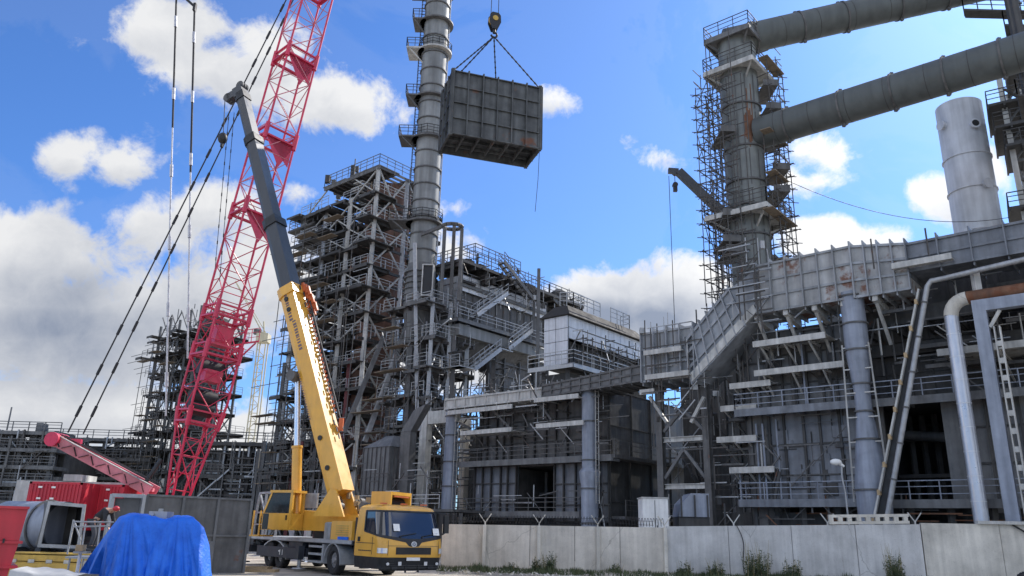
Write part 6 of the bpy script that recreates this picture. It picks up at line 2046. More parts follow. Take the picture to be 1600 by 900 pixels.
mb = MB(); mb.tube(B_ - u_ * .7, B_ + u_ * .7, .42, 14); mb.beam(B_ - dd * .2, B_ - dd * 1.2 + up_ * .5, .5, .4); mb.build('mast_head', 'red', rc)
mb = MB(); mb.tube(at(225, 757, 49), at(252, 718, 49.5), .13, 10); mb.build('support_strut', 'black', rc)
mb = MB()
for k in range(3): x = A_ + up_ * .5 + u_ * (-.3 + k * .3); mb.tube(x, B_ + up_ * .4 + u_ * (-.3 + k * .3), .03, 5)
mb.build('reeving_rope', 'wire', rc)


def pendant(name, ps, r_, m, label, nk, group, kr=1.9, kl=.35, knm='black'):
    mb = MB(); mb.path(ps, r_, 6)
    tot = list(zip(ps, ps[1:]))
    for p, q in tot:
        dl = (q - p).length; kk = max(1, int(nk * dl / 60))
        for j in range(kk):
            x = p.lerp(q, (j + .5) / kk); dd_ = (q - p).normalized(); mb.tube(x - dd_ * kl, x + dd_ * kl, r_ * kr, 6)
    o = mb.build(name, m, None, ps[0]); tag(o, label, 'rope', group); return o


pe1 = rpt(RL * .985, -1, -1); 
q1 = hit(447, 0, V((0, 51, 0)), V((0, 1, 0))); q2 = hit(462, 0, V((0, 52, 0)), V((0, 1, 0)))
s1_ = at(106, 676, 47.5); s2_ = at(130, 678, 48.3)
pendant('stay_rope', [s1_, s1_ + (at(447, 0, 51) - s1_) * 1.25], .05, 'wire', 'upper dark stay rope from the back mast head up past the yellow crane tip', 22, 'stay ropes of the red crane')
pendant('stay_rope', [s2_, s2_ + (at(458, 0, 52) - s2_) * 1.22], .05, 'wire', 'lower dark stay rope running closest to the red lattice boom', 22, 'stay ropes of the red crane')
pA = [at(259, 650, 53), at(266, 330, 53)]; pA2 = [at(266, 330, 53), at(276, -20, 53)]
pB = [at(293, 560, 53.5), at(297, 300, 53.5)]; pB2 = [at(297, 300, 53.5), at(304, 14, 53.5)]
pA[0].x = pA[0].x
ra = pendant('pendant_bar', [pA[0], pA[1], pA2[1]], .06, 'wire_pale', 'left long pendant bar hanging in front of the clouds', 12, 'long hanging pendant bars', 2.0, .5)
rb_ = pendant('pendant_bar', [pB[0], pB[1], pB2[1]], .06, 'wire_pale', 'right long pendant bar hanging with a dark link at its top', 12, 'long hanging pendant bars', 2.0, .5)
mb = MB(); mb.tube(pA[1].lerp(pA2[1], .35), pA2[1], .075, 6); mb.build('dark_upper_link', 'wire', ra)
mb = MB(); mb.tube(pB[1].lerp(pB2[1], .1), pB2[1], .08, 6); mb.beam(pB2[1] - Z * .2, pB2[1] + Z * .5, .3, .2); mb.beam(pB2[1] + Z * .2, at(286, -6, 53.4), .18, .16); mb.build('dark_upper_link', 'wire', rb_)

# ================================================================== YELLOW TRUCK CRANE
PHI = R(37)
tf = V((math.sin(PHI), -math.cos(PHI), 0)); tl = V((math.cos(PHI), math.sin(PHI), 0))
C0 = at(592, 880, 32); C0.z = 0
TO = C0 + tl * 1.475
TM0 = Matrix(((tf.x, tl.x, 0, TO.x), (tf.y, tl.y, 0, TO.y), (0, 0, 1, 0), (0, 0, 0, 1)))
TM = TM0 @ Matrix.Diagonal((1.06, 1.18, 1.0, 1.0))
tc_ = thing('truck_crane', 'yellow truck-mounted crane with its long telescopic boom raised, parked beside the beige wall', 'crane', TO - tf * 6)
# ---- carrier frame and deck
mb = MB(TM)
mb.box((-14.0, -.55, .75), (-1.6, .55, 1.3)); mb.box((-13.9, -1.25, 1.24), (-2.25, 1.25, 1.40)); mb.build('carrier_frame', 'chassis', tc_)
mb = MB(TM)
mb.box((-13.9, -1.29, 1.28), (-2.3, -1.252, 1.43)); mb.box((-13.9, -1.25, 1.402), (-2.3, 1.25, 1.43)); mb.box((-13.9, 1.252, 1.28), (-2.3, 1.29, 1.43)); mb.build('deck', 'deckgrey', tc_)


def fender(x0, x1, y0, y1, zt_):
    m_ = MB(TM); xm, rr = (x0 + x1) / 2, (x1 - x0) / 2
    pr_ = [(xm + rr * math.cos(t_), .42 + (zt_ - .42) * math.sin(t_)) for t_ in [PI * k / 12 for k in range(13)]]
    for (a, za), (b_, zb2) in zip(pr_, pr_[1:]):
        m_.hexa([(a, y0, za), (b_, y0, zb2), (b_, y1, zb2), (a, y1, za), (a * 1 + (a - xm) * .06, y0, za + .05), (b_ + (b_ - xm) * .06, y0, zb2 + .05), (b_ + (b_ - xm) * .06, y1, zb2 + .05), (a + (a - xm) * .06, y1, za + .05)])
    m_.build('fender', 'deckgrey', tc_)


for y0, y1 in ((-1.27, -.7), (.7, 1.27)):
    fender(-4.72, -3.2, y0, y1, 1.26); fender(-11.8, -8.75, y0, y1, 1.26)


def wheel(x, y, s_):
    c = V((x, y, .60)); a = V((0, s_, 0)); m_ = MB(TM0)
    prof = [(-.18, .38), (-.19, .55), (-.14, .60), (.14, .60), (.19, .55), (.185, .38), (.11, .32)]
    seg = 26; rings = []
    for (o_, r__) in prof: rings.append([c + a * o_ + V((math.cos(t_) * r__, 0, math.sin(t_) * r__)) for t_ in [2 * PI * k / seg for k in range(seg)]])
    i = m_.pts([p for r__ in rings for p in r__])
    for k in range(len(prof) - 1):
        for j in range(seg): m_.face((i + k * seg + j, i + k * seg + (j + 1) % seg, i + (k + 1) * seg + (j + 1) % seg, i + (k + 1) * seg + j), False)
    for j in range(seg):
        t_ = 2 * PI * (j + .5) / seg; q = c + V((math.cos(t_) * .605, 0, math.sin(t_) * .605)); m_.beam(q - a * .13, q + a * .13, .06, .02, V((math.cos(t_), 0, math.sin(t_))))
    w = m_.build('wheel', 'rubber', tc_)
    m_ = MB(TM0); m_.tube(c + a * .02, c + a * .10, .305, 22); m_.tube(c + a * .10, c + a * .17, .15, 14, .12)
    for j in range(10): t_ = 2 * PI * j / 10; q = c + a * .10 + V((math.cos(t_) * .22, 0, math.sin(t_) * .22)); m_.tube(q, q + a * .04, .025, 6)
    m_.build('rim', 'rim', w)


for x in (-3.95, -9.6, -10.95):
    for y, s_ in ((-1.25, -1), (1.25, 1)): wheel(x * 1.06, y, s_)
# ---- side equipment between the wheels
for sgn in (-1, 1):
    mb = MB(TM)
    ya, yb_ = sorted((sgn * .75, sgn * 1.22))
    mb.box((-8.6, ya, .68), (-7.1, yb_, 1.23)); mb.build('tool_box', 'chassis', tc_)
    mb = MB(TM)
    for zz in (.42, .74, 1.06):
        ya, yb_ = sorted((sgn * .86, sgn * 1.27)); mb.box((-6.3, ya, zz), (-4.95, yb_, zz + .09))
    mb.build('step', 'deckgrey', tc_)
    mb = MB(TM); ya, yb_ = sorted((sgn * .8, sgn * .86)); mb.box((-6.4, ya, .38), (-4.85, yb_, 1.22)); mb.box((-6.48, sgn * 1.0 - .2, .38), (-6.42, sgn * 1.0 + .2, 1.22)); mb.build('step_housing', 'black', tc_)
    mb = MB(TM); ya, yb_ = sorted((sgn * .9, sgn * 1.25)); mb.box((-5.0, ya, .45), (-4.86, yb_, 1.22)); mb.build('side_panel', 'deckgrey', tc_)
# side guard board
mb = MB(TM); mb.box((-12.2, -1.33, .50), (-7.0, -1.29, .98)); gb_ = mb.build('side_guard', 'chassis', tc_)
mb = MB(TM)
for x, w_ in ((-9.3, .06), (-9.0, .05)): mb.box((x, -1.34, .62), (x + w_, -1.332, .86))
mb.box((-9.45, -1.34, .76), (-9.3, -1.332, .82)); mb.box((-7.3, -1.34, .6), (-7.24, -1.332, .82)); mb.box((-7.14, -1.34, .6), (-7.1, -1.332, .82)); mb.build('white_marking', 'white', gb_)
# outriggers
for x in (-13.5, -6.75):
    mb = MB(TM); mb.box((x - .22, -1.24, .62), (x + .22, 1.24, .98)); mb.build('outrigger_beam', 'chassis', tc_)
    for y in (-1.42, 1.42):
        mb = MB(TM); mb.box((x - .13, y - .12, .5), (x + .13, y + .12, 1.75 if x < -10 else 1.1)); jk = mb.build('outrigger_jack', 'deckgrey' if x < -10 else 'chassis', tc_)
        mb = MB(TM); mb.tube((x, y, .5), (x, y, .16), .08, 10); mb.tube((x, y, .16), (x, y, .1), .24, 14, .28); mb.build('foot_pad', 'chrome' if x < -10 else 'galv', jk)
mb = MB(TM)
for k in range(16):
    x = -13.9 + random.random() * .9; mb.beam((x, random.uniform(-1.35, 1.2), random.uniform(.5, 1.2)), (x + random.uniform(-.4, .4), random.uniform(-1.35, 1.2), random.uniform(.5, 1.5)), random.uniform(.04, .1))
mb.box((-14.1, -1.2, .6), (-13.95, 1.2, .75)); mb.build('rear_fitting', 'chassis', tc_)
# access ladder / rack at the rear deck
mb = MB(TM)
for y in (-1.1, -.5): mb.beam((-13.8, y, 1.43), (-13.3, y, 3.6), .09); mb.beam((-12.4, y, 1.43), (-12.4, y, 3.6), .09); mb.beam((-13.3, y, 3.6), (-10.8, y, 3.6), .09); mb.beam((-13.5, y, 2.6), (-12.4, y, 2.6), .08); mb.beam((-13.3, y, 3.6), (-12.4, y, 2.6), .07); mb.beam((-13.6, y, 2.0), (-12.4, y, 2.0), .07)
for x, zz in ((-13.3, 3.6), (-12.4, 3.6), (-13.5, 2.6), (-12.4, 2.6), (-13.65, 2.0)): mb.beam((x, -1.1, zz), (x, -.5, zz), .05)
mb.build('access_rack', 'galv', tc_)

# ---- driver's cab: rounded wrap-around shell
XF = [(.52, .00), (.95, .07), (1.30, .07), (1.58, .00), (2.64, -.40), (2.76, -.50), (2.84, -.72), (2.88, -1.0)]
HWID = [(.52, 1.22), (.95, 1.25), (1.58, 1.25), (2.64, 1.17), (2.76, 1.13), (2.84, 1.0), (2.88, .85)]


def itp(tab, z_):
    for (a, va), (b_, vb) in zip(tab, tab[1:]):
        if z_ <= b_: return va + (vb - va) * max(0, (z_ - a)) / (b_ - a)
    return tab[-1][1]


XB = -2.05


def cab_pt(t_, z_, off=0.0):
    """t_ in 0..1 from the right rear round the nose to the left rear"""
    xf, w_ = itp(XF, z_) + off, itp(HWID, z_) + off; r__ = .38
    ls = (xf - r__) - XB; arc = PI / 2 * r__; lf = 2 * (w_ - r__); T_ = 2 * ls + 2 * arc + lf; d_ = t_ * T_
    if d_ < ls: return V((XB + d_, -w_, z_))
    d_ -= ls
    if d_ < arc: a = d_ / r__; return V((xf - r__ + r__ * math.sin(a), -w_ + r__ - r__ * math.cos(a), z_))
    d_ -= arc
    if d_ < lf: return V((xf, -w_ + r__ + d_, z_))
    d_ -= lf
    if d_ < arc: a = d_ / r__; return V((xf - r__ + r__ * math.cos(a), w_ - r__ + r__ * math.sin(a), z_))
    d_ -= arc
    return V((xf - r__ - d_, w_, z_))


def cab_strip(ts, zlo, zhi, nz, off=0.0):
    m_ = MB(TM); rows = []
    for k in range(nz + 1):
        rows.append([cab_pt(t_, zlo(t_) + (zhi(t_) - zlo(t_)) * k / nz, off) for t_ in ts])
    i = m_.pts([p for r__ in rows for p in r__]); w_ = len(ts)
    for k in range(nz):
        for j in range(w_ - 1): m_.face((i + k * w_ + j, i + k * w_ + j + 1, i + (k + 1) * w_ + j + 1, i + (k + 1) * w_ + j), True)
    return m_


TS = [k / 72 for k in range(73)]
gl0 = lambda t_: 1.53 + .34 * max(0, (abs(t_ - .5) - .04) / .40)
ok = lambda t_: .115 < t_ < .885
m_ = cab_strip(TS, lambda t_: .86, lambda t_: gl0(t_) - .0, 6)
m2_ = cab_strip(TS, lambda t_: 2.62, lambda t_: 2.88, 5)
m_.T = None; m_.v += m2_.v; off_ = len(m_.v) - len(m2_.v); m_.f += [tuple(i + off_ for i in f) for f in m2_.f]; m_.sm += m2_.sm
rr_ = [cab_pt(t_, 2.88) for t_ in TS]; m_.T = TM; m_.poly(rr_)
for (ta, tb) in ((0, .115), (.885, 1)):
    q = cab_strip([ta + (tb - ta) * k / 6 for k in range(7)], gl0, lambda t_: 2.62, 4); off_ = len(m_.v); m_.v += q.v; m_.f += [tuple(i + off_ for i in f) for f in q.f]; m_.sm += q.sm
m_.poly([(XB, -1.25, .92), (XB, 1.25, .92), (XB, 1.17, 2.64), (XB, .85, 2.88), (XB, -.85, 2.88), (XB, -1.17, 2.64)])
cabp = m_.build('cab', 'yellow', tc_)
m_ = cab_strip([.115 + .77 * k / 60 for k in range(61)], lambda t_: gl0(t_) + .001, lambda t_: 2.62, 6, -.012); m_.build('windshield', 'glass', cabp)
# black frame strips round the glass and the pillars
for tt in (.115, .30, .70, .885):
    m_ = cab_strip([tt - .008, tt, tt + .008], lambda t_: gl0(t_), lambda t_: 2.63, 5, .006); m_.build('window_pillar', 'black', cabp)
m_ = cab_strip([.115 + .77 * k / 60 for k in range(61)], lambda t_: 2.58, lambda t_: 2.645, 1, .005); m_.build('window_frame', 'black', cabp)
vz = lambda t_: gl0(t_) - (.09 + .30 * max(0, 1 - abs(t_ - .5) / .055) if abs(t_ - .5) < .055 else .09 - .06 * max(0, (abs(t_ - .5) - .1) / .3))
vz = lambda t_: gl0(t_) - .03 - .10 * max(0, 1 - abs(t_ - .5) / .26) - .14 * max(0, min(1, (.048 - abs(t_ - .5)) / .02))
m_ = cab_strip([.115 + .77 * k / 120 for k in range(121)], vz, lambda t_: gl0(t_) + .035, 2, .008); m_.build('lower_trim', 'black', cabp)
zc_ = 1.36
q = cab_pt(.5, zc_, .012)
mb = MB(TM); mb.tube(q - V((.005, 0, 0)), q + V((.02, 0, 0)), .105, 20); em = mb.build('emblem', 'white', cabp)
mb = MB(TM); mb.tube(q + V((.02, 0, 0)), q + V((.024, 0, 0)), .085, 20); mb.build('emblem_disc', 'pipe_blue', em)
mb = MB(TM)
for s_ in (-1, 1): mb.beam(q + V((.026, -.045, -.045 * s_)), q + V((.026, .045, .045 * s_)), .03, .006)
mb.build('emblem_mark', 'white', em)
# bumper, grille, lamps, plate
m_ = cab_strip(TS, lambda t_: .42, lambda t_: .858, 4, -.01); m_.build('bumper', 'black', cabp)
mb = MB(TM)
for k in range(4): mb.box((.0, -.66, .99 + .06 * k), (.095, .66, 1.025 + .06 * k))
mb.box((.0, -.68, .97), (.082, .68, 1.24)); mb.build('grille', 'black', cabp)
for s_ in (0, 1):
    tt = (.285, .345) if not s_ else (.655, .715)
    m_ = cab_strip([tt[0] + (tt[1] - tt[0]) * k / 10 for k in range(11)], lambda t_: 1.0 + .05 * abs(t_ - .5), lambda t_: 1.2 + .12 * (abs(t_ - .5) - .155), 2, .014); m_.build('headlight', 'lens', cabp)
mb = MB(TM); mb.box((.07, -.26, .74), (.085, .26, .86)); mb.build('number_plate', 'white', cabp)
mb = MB(TM)
for y in (-.7, .7): mb.box((-.02, y - .1, .42), (.06, y + .1, .52)); mb.beam((0, y * .35, .3), (0, y * .35, .6), .05)
mb.box((-.3, -1.1, .36), (-.2, 1.1, .52)); mb.build('tow_bar', 'black', cabp)
for (y, zz) in ((-.62, 1.98), (.92, 1.84)):
    q = V((itp(XF, zz) + .012, y, zz)); mb = MB(TM); mb.hexa([q + V((.07, -.12, -.13)), q + V((.07, .12, -.13)), q + V((.075, .12, -.13)), q + V((.075, -.12, -.13)), q + V((-.025, -.12, .14)), q + V((-.025, .12, .14)), q + V((-.02, .12, .14)), q + V((-.02, -.12, .14))]); mb.build('paper_notice', 'white', cabp)
mb = MB(TM)
for y in (-.5, .35): q = V((itp(XF, 1.66) + .02, y, 1.66)); mb.beam(q, V((itp(XF, 1.78) + .025, y + .62, 1.78)), .025); mb.beam(q, q - V((0, 0, .06)), .05)
mb.build('wiper', 'black', cabp)
mb = MB(TM); mb.beam((-.5, 1.15, 2.62), (-.12, 1.36, 2.56), .05); mb.beam((-.1, 1.2, 1.75), (-.12, 1.36, 1.85), .05); mb.box((-.2, 1.27, 1.8), (-.08, 1.46, 2.5)); mb.build('mirror', 'black', cabp)
mb = MB(TM)
for s_ in (-1, 1): mb.box((-1.8, s_ * 1.262 - .01, 1.42), (-1.62, s_ * 1.262 + .01, 1.6)); 
mb.build('door_handle', 'black', cabp)
mb = MB(TM)
for s_ in (-1, 1):
    mb.box((-1.95, s_ * 1.258 - .004, 1.36), (-.45, s_ * 1.258 + .004, 1.38)); mb.box((-.62, s_ * 1.257 - .003, .95), (-.60, s_ * 1.257 + .003, 1.6))
    for k in range(7): mb.box((-1.7 + k * .15, s_ * 1.257 - .003, 1.06), (-1.59 + k * .15, s_ * 1.257 + .003, 1.10))
mb.build('door_seam', 'chassis', cabp)
mb = MB(TM)
for y in (-.98, .98): mb.box((.068, y - .006, .93), (.076, y + .006, 1.5))
mb.box((.069, -.98, 1.285), (.076, .98, 1.297)); mb.build('panel_seam', 'chassis', cabp)
mb = MB(TM)
for y in (-.95, .95): mb.tube((.04, y, .62), (.068, y, .62), .055, 14)
for y in (-.5, .5): mb.box((.05, y - .06, .56), (.07, y + .06, .7))
mb.build('fog_lamp', 'lens', cabp)
mb = MB(TM)
for k in range(5): mb.box((.04, -1.0, .47 + .085 * k), (.066, -.72 if k > 1 else 1.0, .478 + .085 * k))
mb.build('bumper_groove', 'steel_mid', cabp)
mb = MB(TM)
for y in (-.8, 0, .8): mb.box((-.95, y - .1, 2.885), (-.8, y + .1, 2.94))
mb.build('roof_marker', 'orange', cabp)
mb = MB(TM); mb.box((-2.35, -1.15, .9), (-2.08, 1.15, 2.35)); mb.build('cab_back_gap', 'black', tc_)
# engine hood behind the cab, air box, blue bottle
mb = MB(TM); mb.box((-4.4, -1.2, 1.432), (-2.5, -.35, 2.2)); mb.build('engine_hood', 'yellow', tc_)
mb = MB(TM)
for k in range(5): mb.box((-3.9, -1.215, 1.62 + .09 * k), (-2.8, -1.2, 1.66 + .09 * k))
mb.build('louvre', 'yellow_old', tc_)
mb = MB(TM); mb.tube((-4.75, -.95, 1.44), (-4.75, -.95, 2.15), .3, 14); mb.box((-5.05, -1.2, 1.44), (-4.45, -.9, 2.12)); mb.build('air_filter', 'galv', tc_)
mb = MB(TM); mb.box((-3.6, -1.26, 1.44), (-2.7, -1.22, 1.56)); mb.build('blue_cover', 'tarp', tc_)

# ---- slewing superstructure
XS = -7.0
SC = TM @ V((XS, 0, 0)); SC.z = 0
F0 = at(531, 772, 37.3); T1 = at(377, 148, 41.2)
hd_ = T1 - F0; hd_.z = 0; hd_.normalize(); hl = V((-hd_.y, hd_.x, 0))
SM = Matrix(((hd_.x, hl.x, 0, SC.x), (hd_.y, hl.y, 0, SC.y), (0, 0, 1, 0), (0, 0, 0, 1)))
FL = SM.inverted() @ F0
mb = MB(); mb.tube(SC + Z * 1.43, SC + Z * 1.74, .95, 28); mb.build('slew_ring', 'black', tc_)
mb = MB(SM)
xr = FL.x - .5
mb.hexa([(xr - .9, -1.2, 1.76), (2.2, -1.2, 1.76), (2.2, 1.1, 1.76), (xr - .9, 1.1, 1.76), (xr - .9, -1.2, 2.45), (1.6, -1.2, 2.7), (1.6, 1.1, 2.7), (xr - .9, 1.1, 2.45)])
for y in (FL.y - .62, FL.y + .52):
    mb.extrude([(FL.x - .75, y, 2.4), (FL.x + .95, y, 2.4), (FL.x + .25, y, FL.z + .0), (FL.x + .1, y, FL.z + .22), (FL.x - .22, y, FL.z + .15)], (0, .1, 0))
sup = mb.build('superstructure', 'yellow', tc_)
mb = MB(SM); mb.box((xr - 2.2, -1.2, 1.6), (xr - .95, 1.2, 2.5)); mb.build('counterweight', 'yellow', sup)
mb = MB(SM)
xw = xr - 1.5
mb.box((xw - .55, -.95, 2.505), (xw + .5, -.85, 3.55)); mb.box((xw - .55, .75, 2.505), (xw + .5, .85, 3.55)); mb.box((xw - .55, -.84, 3.4), (xw + .5, .74, 3.55)); mb.box((xw - .55, -.84, 2.505), (xw - .45, .74, 2.9))
mb.build('winch_frame', 'yellow', sup)
mb = MB(SM); mb.tube((xw, -.8, 3.0), (xw, .7, 3.0), .34, 18); mb.build('winch_drum', 'black', sup)
mb = MB(SM); mb.box((xw - .58, -.7, 2.9), (xw - .565, .6, 2.98)); mb.box((xw - .58, -.7, 3.32), (xw - .565, .6, 3.38)); mb.build('warning_stripe', 'orange', sup)
mb = MB(SM); rnd = random.Random(77)
for k in range(26):
    p = V((rnd.uniform(xr - .9, FL.x + .4), rnd.uniform(-.8, 1.05), rnd.uniform(2.55, 3.2)))
    if rnd.random() < .5: mb.tube(p, p + V((rnd.uniform(-.6, .6), rnd.uniform(-.3, .3), rnd.uniform(-.1, .4))), rnd.uniform(.03, .07), 6)
    else: mb.tube(p, p + V((0, .3, 0)), rnd.uniform(.1, .22), 12)
mb.build('hydraulic_hose', 'steel_mid', sup)
mb = MB(SM); rnd = random.Random(78)
for k in range(14):
    p = V((rnd.uniform(xr - .9, FL.x + .3), rnd.uniform(.3, 1.05), rnd.uniform(2.6, 3.3))); mb.box(p, p + V((rnd.uniform(.1, .4), rnd.uniform(.1, .25), rnd.uniform(.1, .3))))
mb.build('valve_block', 'wood', sup)
mb = MB(SM); mb.box((.3, .98, 2.78), (1.05, 1.1, 3.45)); mb.build('grey_cabinet', 'galv', sup)
# operator's cab
cx0, cx1, cy0, cy1 = .95, 2.6, 1.15, 2.05
oc_ = MB(SM)
oc_.box((cx0, cy0, 1.76), (cx1, cy1, 2.5)); oc_.box((cx0 - .05, cy0 - .05, 3.42), (cx1 - .35, cy1 + .05, 3.53))
for (x, y) in ((cx0 + .06, cy0 + .05), (cx0 + .06, cy1 - .05)): oc_.beam((x, y, 2.5), (x, y, 3.42), .13)
for y in (cy0 + .05, cy1 - .05): oc_.beam((cx1 - .04, y, 2.5), (cx1 - .42, y, 3.42), .09)
oc = oc_.build('operator_cab', 'yellow', tc_)
mb = MB(SM)
mb.hexa([(cx0 + .1, cy1 - .045, 2.51), (cx1 - .1, cy1 - .045, 2.51), (cx1 - .1, cy1 - .025, 2.51), (cx0 + .1, cy1 - .025, 2.51), (cx0 + .1, cy1 - .045, 3.41), (cx1 - .46, cy1 - .045, 3.41), (cx1 - .46, cy1 - .025, 3.41), (cx0 + .1, cy1 - .025, 3.41)])
mb.hexa([(cx1 - .06, cy0 + .1, 2.51), (cx1 - .03, cy0 + .1, 2.51), (cx1 - .03, cy1 - .1, 2.51), (cx1 - .06, cy1 - .1, 2.51), (cx1 - .44, cy0 + .1, 3.41), (cx1 - .41, cy0 + .1, 3.41), (cx1 - .41, cy1 - .1, 3.41), (cx1 - .44, cy1 - .1, 3.41)])
mb.build('window', 'glass_dim', oc)
mb = MB(SM); mb.box((cx0 + .1, cy1 + .002, 1.8), (cx0 + 1.25, cy1 + .02, 2.48)); dr2 = mb.build('door', 'yellow', oc)
mb = MB(SM); mb.box((cx0 + .2, cy1 + .022, 2.2), (cx0 + .27, cy1 + .05, 2.42)); mb.build('handle', 'black', dr2)
mb = MB(SM); mb.box((cx1 - .5, cy1 + .002, 1.78), (cx1 - .05, cy1 + .012, 2.48)); mb.build('foot_window', 'glass_dim', oc)
mb = MB(SM)
for x in (cx1 + .1, cx1 + .5): mb.beam((x, cy1, 1.45), (x, cy1, 2.6), .06)
mb.box((cx1, cy0, 1.45), (cx1 + .6, cy1 + .1, 1.52)); mb.build('entry_step', 'yellow', oc)
# boom
bdir = (T1 - F0).normalized(); bs = hl; bn = bs.cross(bdir).normalized()   # bn: towards the lower/front side
BLn = (T1 - F0).length


def vfrac(v):
    lo, hi = 0.0, 1.2
    for _ in range(40):
        m__ = (lo + hi) / 2; p = F0 + bdir * BLn * m__ - V((0, 0, EYE)); q = C3.transposed() @ p; vv = 450 - F * q.y / -q.z
        if vv > v: lo = m__
        else: hi = m__
    return lo


def boom_sec(f0, f1, w_, h_, nm, m, parent, collar=None):
    a, c_ = F0 + bdir * BLn * f0, F0 + bdir * BLn * f1
    pr_ = [(-w_ / 2, h_ / 2), (w_ / 2, h_ / 2), (w_ / 2, -h_ * .15), (w_ * .36, -h_ * .42), (w_ * .14, -h_ / 2), (-w_ * .14, -h_ / 2), (-w_ * .36, -h_ * .42), (-w_ / 2, -h_ * .15)]
    mb = MB(); mb.extrude([a + bs * x + bn * y for x, y in [(p[0], p[1]) for p in pr_]], c_ - a)
    o = mb.build(nm, m, parent)
    if collar:
        mb = MB(); k_ = 1.16
        mb.extrude([c_ - bdir * .5 + bs * x * k_ + bn * y * k_ for x, y in pr_], bdir * .5); mb.build('collar', collar, o)
    return o


sgn_ = 1 if (bn.dot(-hd_) > 0) else -1
bn = bn * sgn_           # bn now points to the back/upper side of the boom
f_a, f_b, f_c = vfrac(452), vfrac(345), vfrac(216)
bm0 = boom_sec(.0, f_a, .92, 1.02, 'boom_base_section', 'yellow', tc_, 'yellow')
boom_sec(f_a, f_b, .82, .9, 'boom_section', 'boom_grey', tc_, 'black')
boom_sec(f_b, f_c, .72, .79, 'boom_section', 'boom_grey', tc_, 'black')
boom_sec(f_c, 1.0, .6, .66, 'boom_section', 'boom_grey', tc_, 'black')
mb = MB()
for f in (.05, .11, f_a - .03, f_a - .055):
    p = F0 + bdir * BLn * f; mb.tube(p + bs * .465, p + bs * .52, .12, 12)
mb.build('pivot_cap', 'black', bm0)
mb = MB()      # dark lettering panel marks along the side, unreadable in the photograph
rnd = random.Random(6)
for (fa, fb, o_) in ((.30, .365, .12), (.37, .43, -.02), (.155, .255, -.32)):
    f = fa
    while f < fb:
        p = F0 + bdir * BLn * f + bs * .463 + bn * o_; w_ = rnd.uniform(.05, .14) if fb - fa < .09 else rnd.uniform(.04, .09)
        h_ = .2 if fb - fa < .09 else .07
        mb.beam(p - bn * h_ / 2, p + bn * h_ / 2, .01, w_, bdir); f += (w_ + .06) / BLn
mb.build('side_lettering', 'letter', bm0)
mb = MB()      # cable chain and hose guides along the back of the boom
pts_ = []
for k in range(60):
    f = .16 + (f_a - .17) * k / 59; p = F0 + bdir * BLn * f + bn * (.55 + .06 * (k % 2)) - bs * .43; pts_.append(p)
for p, q in zip(pts_[::2], pts_[1::2]): mb.beam(p, q, .1, .08)
mb.build('hose_guide', 'orange', bm0)
mb = MB()
for k in range(26):
    f = .1 + (f_a - .1) * k / 25; p = F0 + bdir * BLn * f + bn * .64 + bs * rnd.uniform(-.35, .0); mb.beam(p, p + bdir * .25, .06, .05)
p = F0 + bdir * BLn * .12 + bn * .72 - bs * .48; mb.tube(p, F0 + bdir * BLn * f_a + bn * .72 - bs * .48, .04, 6)
mb.build('bolt_row', 'steel_dark', bm0)
mb = MB(); p = F0 + bdir * BLn * .13 + bn * .7 - bs * .45; mb.box(p - V((.1, .1, .3)), p + V((.1, .1, .3))); mb.build('marker_flag', 'orange', bm0)
mb = MB()
for k in range(10):
    p = F0 + bdir * BLn * (f_a - .015 - .006 * k) + bn * (.68 + .1 * (k % 3)) - bs * (.3 + .04 * k); mb.beam(p, p + bdir * .5, .1, .16)
mb.build('folded_jib_bracket', 'orange', bm0)
# head with sheaves
hdp = F0 + bdir * BLn
mb = MB(); mb.beam(hdp - bdir * .2, hdp + bdir * .45, .66, .66, bn); mb.beam(hdp + bdir * .2, hdp + bdir * .25 - bn * .85, .5, .45, bdir)
hdo = mb.build('boom_head', 'boom_grey', tc_)
mb = MB()
for s_ in (-.2, .0, .2):
    for c_ in (hdp + bdir * .25 - bn * .85, hdp + bdir * .5 + bn * .2): mb.tube(c_ + bs * (s_ - .05), c_ + bs * (s_ + .05), .27, 16)
mb.build('sheave', 'steel_mid', hdo)
# luffing cylinder
cb0 = SM @ V((1.35, FL.y - .05, 2.2))
ca1 = F0 + bdir * BLn * vfrac(580) - bn * .72
cl_ = (ca1 - cb0); 
mb = MB(); mb.tube(cb0, cb0 + cl_ * .50, .235, 18); mb.tube(cb0 + cl_ * .49, cb0 + cl_ * .505, .27, 18); lc = mb.build('luffing_cylinder', 'yellow', tc_)
mb = MB(); mb.tube(cb0 + cl_ * .505, ca1, .155, 16); mb.build('piston_rod', 'chrome', lc)
mb = MB(); mb.tube(ca1 - bs * .5, ca1 + bs * .6, .26, 14); mb.build('rod_eye', 'steel_mid', lc)
# hook ball hanging at the boom tip
hq = at(348, 216, 40.8); htop = hdp + bdir * .35 - bn * 1.2
hbk = thing('hook_ball', 'small dark hook ball hanging beside the telescopic boom tip', 'hook', hq)
mb = MB(); mb.sphere(hq, .28, 12, 8, (1, 1, 1.25)); mb.tube(hq - Z * .3, hq - Z * .55, .09, 8); mb.build('ball', 'black', hbk)
mb = MB(); mb.tube(hq + Z * .3, htop, .025, 5); mb.build('rope', 'wire', hbk)
for i, (u0, u1, v1) in enumerate(((358, 336, 420), (366, 343, 440))):
    t = MB(); a_ = at(u0, 176, 41.0); c_ = at(u1, v1, 41.0); t.tube(a_, c_, .018, 5)
    for k in range(10): t.tube(a_.lerp(c_, (k + .3) / 10), a_.lerp(c_, (k + .5) / 10), .035, 5)
    tag(t.build('slack_rope', 'wire', None, a_), ('left' if i == 0 else 'right') + ' thin slack rope hanging from the telescopic boom tip', 'rope', 'slack ropes at the boom tip')
